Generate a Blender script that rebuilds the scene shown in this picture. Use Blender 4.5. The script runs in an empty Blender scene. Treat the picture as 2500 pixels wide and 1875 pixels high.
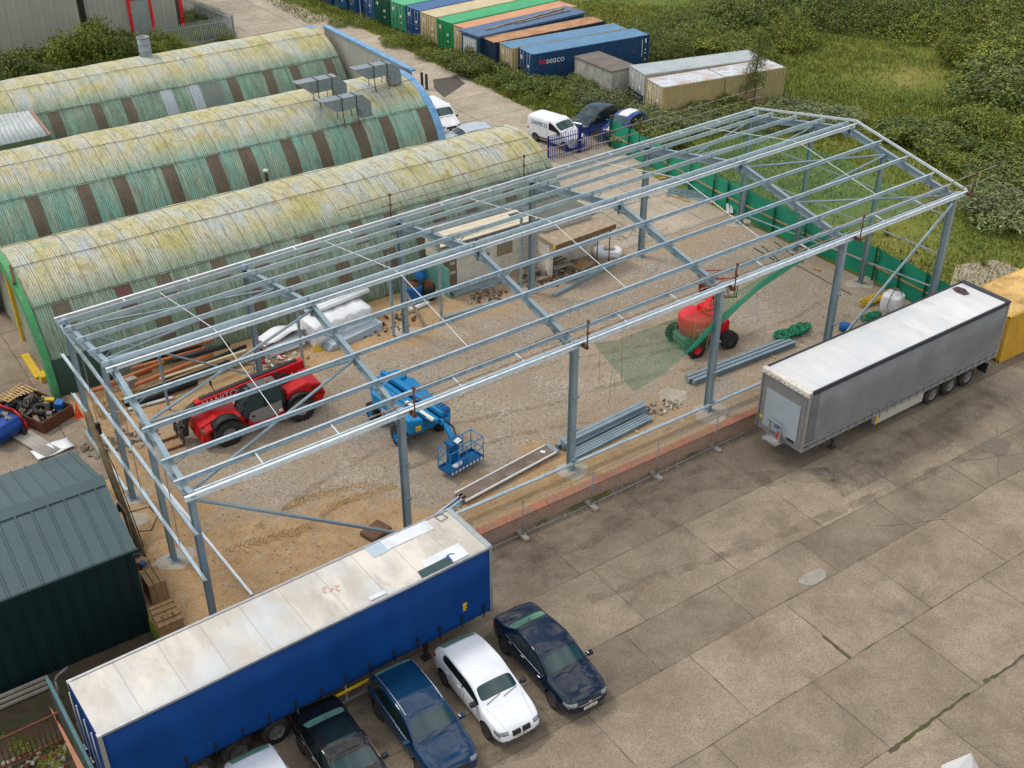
import bpy, bmesh, math, random
import numpy as np
from mathutils import Vector, Matrix, Euler
random.seed(7); rng = np.random.default_rng(7)
S = bpy.context.scene
C = S.collection
PI = math.pi
# ------------------------------------------------------------------ camera
CAMP = (2.80471683, -8.19696947, -30.3819500, 28.9775458, .968434604, .568353680, -.00152956438)
F_, CX, CY, CZ, YAW, PIT, ROL = CAMP
_fw = Vector((math.cos(YAW)*math.cos(PIT), math.sin(YAW)*math.cos(PIT), -math.sin(PIT)))
_ri = Vector((math.sin(YAW), -math.cos(YAW), 0)); _up = _ri.cross(_fw)
_r2 = math.cos(ROL)*_ri + math.sin(ROL)*_up; _u2 = -math.sin(ROL)*_ri + math.cos(ROL)*_up
cd = bpy.data.cameras.new('camera'); cam = bpy.data.objects.new('camera', cd); C.objects.link(cam)
cam.matrix_world = Matrix(((_r2.x, _u2.x, -_fw.x, CX), (_r2.y, _u2.y, -_fw.y, CY), (_r2.z, _u2.z, -_fw.z, CZ), (0, 0, 0, 1)))
cd.sensor_width = 36; cd.lens = F_*1000/2500*36; cd.clip_start = .5; cd.clip_end = 2000
S.camera = cam
def ray(u, v):
    return _fw + _r2*((u-1250)/(F_*1000)) - _u2*((v-937.5)/(F_*1000))
def G(u, v, z=0.):      # point of the photograph (2500 px wide) on the level z
    d = ray(u, v); t = (z-CZ)/d.z; return Vector((CX+t*d.x, CY+t*d.y, z))
def GX(u, v, x):
    d = ray(u, v); t = (x-CX)/d.x; return Vector((x, CY+t*d.y, CZ+t*d.z))
def GY(u, v, y):
    d = ray(u, v); t = (y-CY)/d.y; return Vector((CX+t*d.x, y, CZ+t*d.z))
# ------------------------------------------------------------------ light
SUN_EL, SUN_AZ = math.radians(56), math.radians(118)     # azimuth: direction the sun stands in, from +x towards +y
W = bpy.data.worlds.new('World'); S.world = W; W.use_nodes = True
wt = W.node_tree; wn = wt.nodes; wl = wt.links
bg = wn['Background']; bg.inputs[1].default_value = .15
sky = wn.new('ShaderNodeTexSky'); sky.sky_type = 'NISHITA'; sky.sun_disc = False
sky.sun_elevation = SUN_EL; sky.sun_rotation = PI/2-SUN_AZ; sky.air_density = 1.3; sky.dust_density = 1.5
tc = wn.new('ShaderNodeTexCoord'); mp = wn.new('ShaderNodeMapping'); mp.inputs['Scale'].default_value = (1.5, 1.5, 2.4)
wl.new(tc.outputs['Generated'], mp.inputs[0])
cn = wn.new('ShaderNodeTexNoise'); cn.inputs['Scale'].default_value = 1.6; cn.inputs['Detail'].default_value = 9; cn.inputs['Roughness'].default_value = .62
cn.inputs['Distortion'].default_value = .4
wl.new(mp.outputs[0], cn.inputs['Vector'])
cr = wn.new('ShaderNodeValToRGB'); cr.color_ramp.elements[0].position = .455; cr.color_ramp.elements[1].position = .53
wl.new(cn.outputs[0], cr.inputs[0])
c2 = wn.new('ShaderNodeTexNoise'); c2.inputs['Scale'].default_value = 4; c2.inputs['Detail'].default_value = 6
wl.new(mp.outputs[0], c2.inputs['Vector'])
r2 = wn.new('ShaderNodeValToRGB'); r2.color_ramp.elements[0].position = .3; r2.color_ramp.elements[1].position = .72
r2.color_ramp.elements[0].color = (3.2, 3.2, 3.4, 1); r2.color_ramp.elements[1].color = (16.0, 15.4, 14.6, 1)
wl.new(c2.outputs[0], r2.inputs[0])
mx = wn.new('ShaderNodeMix'); mx.data_type = 'RGBA'
wl.new(cr.outputs[0], mx.inputs[0]); wl.new(sky.outputs[0], mx.inputs[6]); wl.new(r2.outputs[0], mx.inputs[7])
wl.new(mx.outputs[2], bg.inputs[0])
sd = bpy.data.lights.new('sun', 'SUN'); sd.energy = 1.7; sd.angle = math.radians(14); sd.color = (1, .92, .80)
so = bpy.data.objects.new('sun', sd); C.objects.link(so)
so.rotation_euler = Vector((math.cos(SUN_AZ)*math.cos(SUN_EL), math.sin(SUN_AZ)*math.cos(SUN_EL), math.sin(SUN_EL))).to_track_quat('Z', 'Y').to_euler()
S.view_settings.view_transform = 'Standard'; S.view_settings.look = 'None'; S.view_settings.exposure = .02; S.view_settings.gamma = 1
S.render.engine = 'CYCLES'
# ------------------------------------------------------------------ object helpers
def tag(o, label=None, cat=None, group=None, kind=None):
    if label: o['label'] = label
    if cat: o['category'] = cat
    if group: o['group'] = group
    if kind: o['kind'] = kind
    return o
def thing(name, label, cat, loc=(0, 0, 0), rz=0, group=None):
    o = bpy.data.objects.new(name, None); C.objects.link(o); o.empty_display_size = .2
    o.location = loc; o.rotation_euler = (0, 0, rz)
    return tag(o, label, cat, group)
def copy_tree(o, parent=None):
    c = o.copy(); C.objects.link(c); c.parent = parent
    for ch in list(o.children): copy_tree(ch, c)
    return c
class MB:
    def __init__(s): s.v = []; s.f = []; s.m = []; s.sm = []; s.c = []
    def cut(s): s.c.append((len(s.v), len(s.f))); return s      # the next piece is a part of its own
    def each(s, name, mats, parent=None, **k):
        cs = s.c+[(len(s.v), len(s.f))]; r = []
        for (v0, f0), (v1, f1) in zip(cs, cs[1:]):
            if f1 > f0:
                q = MB(); q.v = s.v[v0:v1]; q.f = [[i-v0 for i in f] for f in s.f[f0:f1]]; q.m = s.m[f0:f1]; q.sm = s.sm[f0:f1]; r.append(q.build(name, mats, parent, **k))
        return r
    def add(s, vs, fs, m=0, smooth=False):
        b = len(s.v); s.v += [tuple(p) for p in vs]
        for f in fs: s.f.append([b+i for i in f]); s.m.append(m); s.sm.append(smooth)
        return s
    def bx(s, x0, x1, y0, y1, z0, z1, m=0):
        return s.add([(x0,y0,z0),(x1,y0,z0),(x1,y1,z0),(x0,y1,z0),(x0,y0,z1),(x1,y0,z1),(x1,y1,z1),(x0,y1,z1)],
              [(0,3,2,1),(4,5,6,7),(0,1,5,4),(1,2,6,5),(2,3,7,6),(3,0,4,7)], m)
    def box(s, c, d, R=None, m=0):
        x, y, z = d[0]/2, d[1]/2, d[2]/2; c = Vector(c)
        vs = [Vector(p) for p in ((-x,-y,-z),(x,-y,-z),(x,y,-z),(-x,y,-z),(-x,-y,z),(x,-y,z),(x,y,z),(-x,y,z))]
        if R is not None:
            if not isinstance(R, Matrix): R = Euler(R).to_matrix()
            vs = [R @ p for p in vs]
        return s.add([p+c for p in vs], [(0,3,2,1),(4,5,6,7),(0,1,5,4),(1,2,6,5),(2,3,7,6),(3,0,4,7)], m)
    def beam(s, p, q, prof, up=(0,0,1), m=0, smooth=False):
        p = Vector(p); q = Vector(q); d = (q-p).normalized(); sd = d.cross(Vector(up))
        if sd.length < 1e-4: sd = d.cross(Vector((1,0,0)))
        sd.normalize(); u = sd.cross(d); n = len(prof)
        vs = [p+sd*a+u*b for a, b in prof]+[q+sd*a+u*b for a, b in prof]
        s.add(vs, [(i, (i+1) % n, n+(i+1) % n, n+i) for i in range(n)], m, smooth)
        return s.add(vs, [tuple(range(n-1, -1, -1)), tuple(range(n, 2*n))], m)
    def bar(s, p, q, w, h=None, up=(0,0,1), m=0):
        h = h or w; return s.beam(p, q, [(-w/2,-h/2),(w/2,-h/2),(w/2,h/2),(-w/2,h/2)], up, m)
    def tube(s, p, q, r, n=10, m=0, r2=None):
        p = Vector(p); q = Vector(q); d = (q-p).normalized(); a = d.orthogonal().normalized(); b = d.cross(a); r2 = r if r2 is None else r2
        cs = [(math.cos(2*PI*i/n), math.sin(2*PI*i/n)) for i in range(n)]
        vs = [p+a*(c*r)+b*(t*r) for c, t in cs]+[q+a*(c*r2)+b*(t*r2) for c, t in cs]
        s.add(vs, [(i, (i+1) % n, n+(i+1) % n, n+i) for i in range(n)], m, True)
        return s.add(vs, [tuple(range(n-1, -1, -1)), tuple(range(n, 2*n))], m)
    def path(s, pts, r, n=6, m=0):
        for a, b in zip(pts, pts[1:]):
            if (Vector(a)-Vector(b)).length > 1e-4: s.tube(a, b, r, n, m)
        return s
    def prism(s, poly, x0, x1, axis='x', m=0):   # poly in the two other axes
        n = len(poly)
        f = {'x': lambda a, b, t: (t, a, b), 'y': lambda a, b, t: (a, t, b), 'z': lambda a, b, t: (a, b, t)}[axis]
        vs = [f(a, b, x0) for a, b in poly]+[f(a, b, x1) for a, b in poly]
        return s.add(vs, [tuple(range(n-1, -1, -1)), tuple(range(n, 2*n))]+[(i, (i+1) % n, n+(i+1) % n, n+i) for i in range(n)], m)
    def lathe(s, c, axis, prof, n=24, m=0, smooth=True):   # prof: (distance along axis, radius)
        c = Vector(c); ax = Vector(axis).normalized(); a = ax.orthogonal().normalized(); b = ax.cross(a); k = len(prof); vs = []
        for i in range(n):
            t = 2*PI*i/n; e = a*math.cos(t)+b*math.sin(t)
            vs += [c+ax*h+e*r for h, r in prof]
        fs = [(i*k+j, i*k+j+1, ((i+1) % n)*k+j+1, ((i+1) % n)*k+j) for i in range(n) for j in range(k-1)]
        return s.add(vs, fs, m, smooth)
    def disc(s, c, axis, r, n=20, m=0, th=.01):
        return s.lathe(c, axis, [(0, .0001), (0, r), (th, r), (th, .0001)], n, m, False)
    def grid(s, P, m=0, smooth=True, close=False):   # P[i][j] points
        r = len(P); k = len(P[0])
        return s.add([p for row in P for p in row], [(i*k+j, i*k+(j+1) % k, ((i+1) % r)*k+(j+1) % k, ((i+1) % r)*k+j) for i in range(r-1) for j in range(k if close else k-1)], m, smooth)
    def build(s, name, mats, parent=None, loc=None, bevel=0, solid=0, fixn=True, sub=0):
        me = bpy.data.meshes.new(name); me.from_pydata(s.v, [], s.f)
        mats = mats if isinstance(mats, (list, tuple)) else [mats]
        for q in mats: me.materials.append(q)
        me.polygons.foreach_set('material_index', s.m); me.polygons.foreach_set('use_smooth', s.sm)
        if fixn:
            bm = bmesh.new(); bm.from_mesh(me); bmesh.ops.remove_doubles(bm, verts=bm.verts, dist=1e-5)
            bmesh.ops.recalc_face_normals(bm, faces=bm.faces); bm.to_mesh(me); bm.free()
        o = bpy.data.objects.new(name, me); C.objects.link(o); o.parent = parent
        if loc is not None: o.location = loc
        if solid: q = o.modifiers.new('s', 'SOLIDIFY'); q.thickness = solid; q.offset = 0
        if bevel: q = o.modifiers.new('b', 'BEVEL'); q.width = bevel; q.segments = 2; q.limit_method = 'ANGLE'; q.angle_limit = .6
        if sub: q = o.modifiers.new('u', 'SUBSURF'); q.levels = sub; q.render_levels = sub
        return o
def npmesh(name, V, Fq, mats, parent=None, midx=None, uv=None, smooth=False):
    V = np.asarray(V, np.float32); Fq = np.asarray(Fq, np.int32); k = Fq.shape[1]
    me = bpy.data.meshes.new(name); me.vertices.add(len(V)); me.vertices.foreach_set('co', V.ravel())
    me.loops.add(Fq.size); me.loops.foreach_set('vertex_index', Fq.ravel()); me.polygons.add(len(Fq))
    me.polygons.foreach_set('loop_start', np.arange(len(Fq), dtype=np.int32)*k)
    me.polygons.foreach_set('loop_total', np.full(len(Fq), k, np.int32))
    for q in (mats if isinstance(mats, (list, tuple)) else [mats]): me.materials.append(q)
    if midx is not None: me.polygons.foreach_set('material_index', np.asarray(midx, np.int32))
    if uv is not None:
        l = me.uv_layers.new(name='UVMap'); l.data.foreach_set('uv', np.asarray(uv, np.float32)[Fq.ravel()].ravel())
    me.polygons.foreach_set('use_smooth', np.full(len(Fq), smooth)); me.update(calc_edges=True)
    o = bpy.data.objects.new(name, me); C.objects.link(o); o.parent = parent; return o
_R = {}
def text(name, s, size, M, mat, parent=None, ext=.002, sx=1):
    cu = bpy.data.curves.new(name, 'FONT'); cu.body = s; cu.size = size; cu.extrude = ext; cu.align_x = 'CENTER'; cu.align_y = 'CENTER'
    t = bpy.data.objects.new('tmp', cu); me = bpy.data.meshes.new_from_object(t); bpy.data.objects.remove(t)
    me.materials.clear(); me.materials.append(mat)
    for v in me.vertices: v.co = M @ Vector((v.co.x*sx, v.co.y, v.co.z))
    me.name = name; o = bpy.data.objects.new(name, me); C.objects.link(o); o.parent = parent; return o
def frame_m(o, x, y):      # text frame: origin, reading direction, up direction
    x = Vector(x).normalized(); y = Vector(y).normalized(); z = x.cross(y)
    return Matrix(((x.x, y.x, z.x, o[0]), (x.y, y.y, z.y, o[1]), (x.z, y.z, z.z, o[2]), (0, 0, 0, 1)))
# ------------------------------------------------------------------ materials
class NT:
    def __init__(s, name):
        s.mat = bpy.data.materials.new(name); s.mat.use_nodes = True; s.t = s.mat.node_tree; s.b = s.t.nodes['Principled BSDF']
        s.out = s.t.nodes['Material Output']; s.tc = s.t.nodes.new('ShaderNodeTexCoord')
    def n(s, typ, ins=None, **kw):
        d = s.t.nodes.new('ShaderNode'+typ)
        for k, v in kw.items(): setattr(d, k, v)
        for k, v in (ins or {}).items(): s.set(d.inputs[k], v)
        return d
    def set(s, sock, v):
        if isinstance(v, bpy.types.NodeSocket): s.t.links.new(v, sock)
        elif isinstance(v, bpy.types.Node): s.t.links.new(v.outputs[0], sock)
        else:
            if hasattr(sock.default_value, '__len__') and not hasattr(v, '__len__'): v = (v,)*len(sock.default_value)
            if hasattr(v, '__len__') and len(v) == 3 and len(sock.default_value) == 4: v = (*v, 1)
            sock.default_value = v
    def obj(s): return s.tc.outputs['Object']
    def uv(s): return s.tc.outputs['UV']
    def map(s, vec, sc=(1,1,1), loc=(0,0,0), rot=(0,0,0)): return s.n('Mapping', {0: vec, 1: loc, 2: rot, 3: sc}).outputs[0]
    def noise(s, vec, sc=5, det=4, ro=.55, dist=0): return s.n('TexNoise', {'Vector': vec, 'Scale': sc, 'Detail': det, 'Roughness': ro, 'Distortion': dist}).outputs[0]
    def vor(s, vec, sc=5, out='Color', feat='F1'): return s.n('TexVoronoi', {'Vector': vec, 'Scale': sc}, feature=feat).outputs[out]
    def ramp(s, f, *st):
        r = s.n('ValToRGB', {0: f}); e = r.color_ramp.elements
        while len(e) < len(st): e.new(.5)
        for q, (p, c) in zip(e, st):
            q.position = p; q.color = (c, c, c, 1) if not hasattr(c, '__len__') else (*c, 1)
        return r.outputs[0]
    def mix(s, f, a, b, mode='MIX'):
        d = s.n('Mix', data_type='RGBA', blend_type=mode); s.set(d.inputs[0], f); s.set(d.inputs[6], a); s.set(d.inputs[7], b); return d.outputs[2]
    def math(s, op, a, b=0., c=0.): return s.n('Math', {0: a, 1: b, 2: c}, operation=op).outputs[0]
    def sep(s, v): return s.n('SeparateXYZ', {0: v}).outputs
    def bump(s, h, st=.3, d=.02): return s.n('Bump', {'Strength': st, 'Distance': d, 'Height': h}).outputs[0]
    def fin(s, col, rough=.7, metal=0., normal=None, **kw):
        s.set(s.b.inputs['Base Color'], col); s.set(s.b.inputs['Roughness'], rough); s.set(s.b.inputs['Metallic'], metal)
        if normal is not None: s.set(s.b.inputs['Normal'], normal)
        for k, v in kw.items(): s.set(s.b.inputs[k.replace('_', ' ')], v)
        return s.mat
def mat(name, col, rough=.6, metal=0., var=.15, sc=3, dirt=None, dsc=1.5, dpos=(.5, .75), bump=0, bsc=30, **kw):
    t = NT(name); o = t.obj(); n1 = t.noise(o, sc, 6)
    k = t.ramp(n1, (.25, 1-var), (.75, 1+var)); c = t.mix(1., tuple(col), k, 'MULTIPLY')
    t2 = t.noise(o, sc*14, 3); c = t.mix(1., c, t.ramp(t2, (.3, 1-var*.7), (.7, 1+var*.7)), 'MULTIPLY')
    if dirt: c = t.mix(t.ramp(t.noise(t.map(o, loc=(3, 1, 7)), dsc, 8, .65), (dpos[0], 0), (dpos[1], 1)), c, dirt)
    nm = t.bump(t.noise(o, bsc, 5), bump, .02) if bump else None
    r = t.ramp(n1, (.2, max(0, rough-.1)), (.8, min(1, rough+.1))); kw.setdefault('Specular_IOR_Level', .3)
    return t.fin(c, r, metal, nm, **kw)
M = {}
M['steel'] = mat('painted_steel', (.235, .31, .35), .45, .25, .14, 1.2, (.31, .39, .43), 2.2, (.5, .9))
M['galv'] = mat('galvanised_steel', (.46, .56, .61), .30, .6, .15, 2.0, (.54, .64, .69), 5, (.45, .7))
M['galv2'] = mat('galvanised_edge', (.70, .76, .79), .30, .5, .1, 3)
M['scaf'] = mat('scaffold_tube', (.30, .27, .22), .6, .3, .25, 4, (.2, .1, .05), 3, (.45, .6))
M['rust'] = mat('rusty_iron', (.14, .055, .028), .85, .1, .4, 6, (.05, .025, .02), 8)
M['blk'] = mat('black_plastic', (.018, .019, .02), .5, 0, .2, 5)
M['rub'] = mat('tyre_rubber', (.022, .021, .02), .85, 0, .3, 10, (.09, .075, .055), 6, (.45, .8))
M['white'] = mat('white_paint', (.66, .67, .67), .45, 0, .05, 2, (.5, .47, .42), 2, (.55, .9))
M['wplas'] = mat('white_sheeting', (.7, .72, .74), .35, 0, .08, 3, (.45, .42, .36), 2, (.55, .9), .5, 6)
M['grey'] = mat('grey_metal', (.25, .26, .27), .5, .2, .15, 4)
M['alu'] = mat('aluminium', (.45, .46, .47), .35, .7, .12, 5)
M['rim'] = mat('alloy_rim', (.2, .2, .21), .35, .8, .15, 8)
M['wood'] = mat('pale_timber', (.42, .28, .13), .8, 0, .3, 4, (.2, .13, .07), 6)
M['wood2'] = mat('grey_timber', (.22, .18, .13), .85, 0, .3, 4, (.1, .08, .06), 6)
M['redp'] = mat('red_paint', (.50, .008, .012), .35, 0, .15, 3, (.24, .012, .012), 4)
M['redp2'] = mat('faded_red_paint', (.62, .015, .025), .45, 0, .12, 2, (.62, .06, .055), 2)
M['bluep'] = mat('machine_blue_paint', (.004, .2, .46), .4, 0, .12, 2, (.02, .1, .2), 5)
M['blued'] = mat('basket_blue_paint', (.006, .10, .27), .45, 0, .15, 4, (.03, .05, .08), 5)
M['yel'] = mat('yellow_paint', (.62, .42, .02), .5, 0, .15, 4, (.3, .2, .05), 5)
M['org'] = mat('orange_pipe', (.42, .13, .045), .5, 0, .2, 3)
M['lamp'] = mat('lamp_glass', (.22, .24, .26), .12, .3, .5, 20)
M['tail'] = mat('tail_lamp', (.35, .01, .01), .15, 0, .2, 10)
M['plate'] = mat('plate_white', (.7, .7, .62), .4, 0, .03, 5)
M['chrome'] = mat('chrome', (.5, .5, .5), .35, .8, .02, 5)
M['conc'] = mat('old_concrete', (.30, .28, .24), .9, 0, .2, 1.2, (.16, .15, .12), 1.5, (.45, .8), .4, 25)
M['palec'] = mat('pale_concrete', (.40, .36, .30), .9, 0, .2, 1.2, (.3, .25, .16), 2.5, (.45, .8), .3, 25)
M['blues'] = mat('blue_fence_paint', (.01, .03, .22), .45, 0, .15, 3)
M['green_door'] = mat('green_paint', (.02, .16, .05), .7, 0, .25, 2, (.03, .07, .04), 3)
M['orange'] = mat('cone_orange', (.7, .08, .02), .5, 0, .1, 3)
M['bluet'] = mat('blue_plastic', (.005, .10, .30), .4, 0, .2, 3)
def glass(name, col=(.012, .035, .035), rough=.06):
    t = NT(name); n = t.noise(t.obj(), 3, 3)
    return t.fin(t.mix(t.ramp(n, (.35, 0.), (.7, 1.)), col, tuple(c*1.4 for c in col)), rough, 0., None, IOR=1.5)
M['glass'] = glass('tinted_glass', (.008, .035, .04))
def carpaint(name, col, fl=.25):
    t = NT(name); n = t.noise(t.obj(), 1.2, 3)
    return t.fin(t.mix(1., tuple(col), t.ramp(n, (.3, .9), (.7, 1.1)), 'MULTIPLY'), .45, 0., None, Coat_Weight=.8, Coat_Roughness=.015, Coat_IOR=1.55, Specular_IOR_Level=.05)
# ------------------------------------------------------------------ surface materials
def m_slab(name, base, dark, tone=True, sc=1.):
    t = NT(name); o = t.obj()
    st = t.vor(o, 42*sc); sp = t.n('SeparateColor', {0: st}).outputs[0]
    c = t.mix(t.ramp(t.noise(o, .35, 9, .68), (.35, 0), (.68, 1)), base, dark)
    c = t.mix(1., c, t.ramp(sp, (0, .68), (.5, 1.), (1, 1.34)), 'MULTIPLY')
    c = t.mix(1., c, t.ramp(t.noise(o, 1.1, 6, .6), (.3, .90), (.7, 1.10)), 'MULTIPLY')
    c = t.mix(t.ramp(t.noise(t.map(o, (.5, .5, 1), (9, 2, 0)), .55, 10, .72, .6), (.56, 0), (.72, .6)), c, tuple(k*.45 for k in dark))
    if tone:
        a = t.n('Attribute', attribute_name='tone').outputs['Fac']; c = t.mix(1., c, t.ramp(a, (0, .74), (1, 1.14)), 'MULTIPLY')
    return t.fin(c, .9, 0, t.bump(sp, .35, .012))
M['yard'] = m_slab('yard_concrete', (.29, .235, .17), (.175, .136, .095))
M['road'] = m_slab('road_concrete', (.42, .36, .28), (.31, .26, .195), True, .8)
def m_site():
    t = NT('crushed_stone'); o = t.obj()
    v1 = t.n('SeparateColor', {0: t.vor(o, 17)}).outputs; v2 = t.n('SeparateColor', {0: t.vor(t.map(o, loc=(5, 3, 0)), 46)}).outputs
    stone = t.ramp(v1[0], (0, (.21, .17, .125)), (.35, (.29, .235, .17)), (.7, (.36, .305, .235)), (1, (.46, .41, .34)))
    fine = t.ramp(v2[1], (0, (.18, .135, .09)), (.5, (.31, .24, .165)), (1, (.43, .355, .26)))
    g = t.mix(t.ramp(t.noise(o, .5, 7, .65), (.38, 0), (.62, 1)), stone, fine)
    gm = t.ramp(t.noise(t.map(o, loc=(20, 4, 0)), .28, 7, .62), (.54, 0), (.72, .8))
    g = t.mix(gm, g, t.mix(1., (.27, .255, .235), t.ramp(v1[1], (0, .5), (1, 1.5)), 'MULTIPLY'))
    sand = t.mix(t.ramp(t.noise(o, 1.3, 8, .7), (.3, 0), (.7, 1)), (.33, .19, .075), (.46, .32, .17))
    sand = t.mix(1., sand, t.ramp(t.noise(o, 9, 5, .7), (.25, .7), (.75, 1.25)), 'MULTIPLY')
    x, y, z = t.sep(o)
    nz = t.math('MULTIPLY_ADD', t.noise(t.map(o, loc=(1, 8, 0)), .33, 7, .65), 9., -4.5)
    fy = t.math('SUBTRACT', t.math('ADD', y, nz), 1.3); a = t.ramp(t.math('MULTIPLY_ADD', fy, -.5, .7), (.35, 0), (.75, 1))
    fx = t.math('SUBTRACT', t.math('ADD', x, nz), 2.4); b = t.ramp(t.math('MULTIPLY_ADD', fx, -.4, .5), (.3, 0), (.8, 1))
    fb = t.math('ADD', y, t.math('MULTIPLY', nz, .5)); d = t.ramp(t.math('MULTIPLY_ADD', fb, .6, -7.4), (.3, 0), (.7, 1))
    fd = t.math('ADD', t.math('MULTIPLY', x, .55), t.math('ADD', y, nz)); e = t.ramp(t.math('MULTIPLY_ADD', fd, -.28, 2.6), (.4, 0), (.8, .95))
    sel = t.math('MAXIMUM', t.math('MAXIMUM', a, b), t.math('MAXIMUM', d, e))
    right = t.ramp(t.math('MULTIPLY_ADD', x, -.06, 1.5), (.0, .25), (.5, 1)); sel = t.math('MULTIPLY', sel, right)
    sel = t.math('MULTIPLY', sel, t.ramp(t.noise(o, 2.2, 8, .75), (.28, .25), (.52, 1)))
    c = t.mix(sel, g, sand)
    c = t.mix(t.ramp(t.noise(t.map(o, loc=(3, 30, 0)), .8, 8, .7), (.55, 0), (.75, .45)), c, (.13, .09, .055))
    h = t.math('ADD', v1[0], t.math('MULTIPLY', t.noise(o, 6, 6, .7), 1.2))
    return t.fin(c, .95, 0, t.bump(h, .55, .04))
M['site'] = m_site()
def m_grass():
    t = NT('rough_grass'); o = t.obj()
    a = t.noise(o, .12, 9, .65); b = t.noise(o, 1.1, 8, .7)
    c = t.ramp(a, (.3, (.062, .10, .006)), (.47, (.10, .135, .009)), (.6, (.155, .16, .018)), (.75, (.23, .20, .05)))
    c = t.mix(1., c, t.ramp(b, (.25, .7), (.75, 1.3)), 'MULTIPLY')
    c = t.mix(1., c, t.ramp(t.noise(o, 7, 5, .7), (.25, .6), (.75, 1.4)), 'MULTIPLY')
    c = t.mix(t.ramp(t.noise(t.map(o, loc=(40, 7, 0)), .22, 9, .7), (.60, 0), (.70, .75)), c, (.26, .21, .14))
    return t.fin(c, .95, 0, t.bump(b, .9, .15))
M['grass'] = m_grass()
def m_leaf(name, *cols, tr=.25):
    t = NT(name); g = t.n('NewGeometry').outputs['Random Per Island']
    c = t.ramp(g, *[(i/(len(cols)-1), q) for i, q in enumerate(cols)])
    c = t.mix(1., c, t.ramp(t.noise(t.obj(), .8, 4), (.3, .7), (.7, 1.35)), 'MULTIPLY')
    return t.fin(c, .6, 0)
M['leaf_dark'] = m_leaf('bramble_leaves', (.020, .042, .004), (.055, .090, .007), (.11, .15, .010), (.21, .23, .025))
M['leaf_yel'] = m_leaf('yellow_green_leaves', (.035, .065, .004), (.10, .135, .007), (.17, .20, .010), (.27, .27, .025))
M['leaf_grey'] = m_leaf('grey_green_leaves', (.035, .06, .015), (.085, .12, .025), (.15, .18, .055), (.26, .28, .13))
M['blade'] = m_leaf('grass_blades', (.06, .105, .007), (.11, .155, .010), (.18, .20, .022), (.32, .28, .08))
M['bark'] = mat('bark', (.12, .09, .06), .9, 0, .3, 6)
def m_soil():
    t = NT('dark_soil'); o = t.obj(); n = t.noise(o, 2, 9, .7)
    return t.fin(t.ramp(n, (.3, (.03, .022, .014)), (.5, (.07, .05, .03)), (.62, (.03, .05, .012)), (.75, (.10, .08, .05))), .95, 0, t.bump(n, .8, .08))
M['soil'] = m_soil()
def m_brick(name, a, b, mort, sc=1., rot=(PI/2, 0, 0), off=.5, bw=.225, rh=.075, dirt=.75):
    t = NT(name); o = t.map(t.obj(), rot=rot)
    br = t.n('TexBrick', {'Vector': o, 'Color1': a, 'Color2': b, 'Mortar': mort, 'Scale': sc, 'Mortar Size': .012, 'Brick Width': bw, 'Row Height': rh, 'Bias': -.1}, offset=off)
    c = t.mix(t.ramp(t.noise(t.obj(), 1.6, 8, .7), (.42, 0), (.66, dirt)), br.outputs[0], (.19, .16, .12))
    c = t.mix(1., c, t.ramp(t.noise(t.obj(), 12, 4), (.3, .7), (.7, 1.3)), 'MULTIPLY')
    return t.fin(c, .9, 0, t.bump(br.outputs[1], -.5, .01))
M['brick'] = m_brick('old_brickwork', (.40, .17, .09), (.24, .13, .09), (.38, .33, .27), dirt=.45)
M['coping'] = m_brick('red_coping_bricks', (.44, .145, .08), (.33, .10, .055), (.26, .15, .10), rot=(0, 0, 0), off=0, bw=.075, rh=.34)
M['block'] = m_brick('painted_blocks', (.72, .67, .58), (.68, .63, .53), (.62, .57, .48), bw=.45, rh=.225, dirt=.3)
# ------------------------------------------------------------------ ground, yard, road
gp = MB().bx(-600, 900, -600, 900, -1.2, -.70).build('ground', M['grass']); tag(gp, kind='structure')
def hmap(x, y):
    return np.clip((x-60)/15, 0, 1)*(.35*np.sin(x*.21+y*.13)+.25*np.sin(x*.5-y*.31+1)+.12*np.sin(x*1.3+y*1.1))*.7
def field(name, x0, x1, y0, y1, st, bump=True):
    nx = max(2, int((x1-x0)/st)+1); ny = max(2, int((y1-y0)/st)+1)
    X, Y = np.meshgrid(np.linspace(x0, x1, nx), np.linspace(y0, y1, ny), indexing='ij')
    Z = hmap(X, Y) if bump else X*0
    V = np.stack([X, Y, Z], -1).reshape(-1, 3); i = np.arange(nx*ny).reshape(nx, ny)
    Fq = np.stack([i[:-1, :-1], i[1:, :-1], i[1:, 1:], i[:-1, 1:]], -1).reshape(-1, 4)
    b = len(V); V = np.vstack([V, [[x0, y0, -.75], [x1, y0, -.75], [x0, y1, -.75], [x1, y1, -.75]]])
    Fq = np.vstack([Fq, [[i[0, 0], b, b+1, i[-1, 0]], [i[0, 0], i[0, -1], b+2, b], [i[-1, 0], b+1, b+3, i[-1, -1]]]])
    return npmesh(name, V, Fq, M['grass'], smooth=True)
for q in (field('field', 39.4, 260, -1.3, 260, 1.5), field('ground_verge', -1.9, 39.4, -1.12, 260, 40, False), field('ground_verge', -120, -1.9, 1.72, 260, 60, False)):
    tag(q, kind='structure')
sg = MB().bx(-1.85, 39.35, -1.12, 17.9, .004, .010).build('site_ground', M['site']); tag(sg, kind='structure')
RT = {-1.0: .12, -4.7: .55, -8.05: .2, -10.2: .75, -13.5: .45, -16.9: .7, -20.3: .5}
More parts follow.
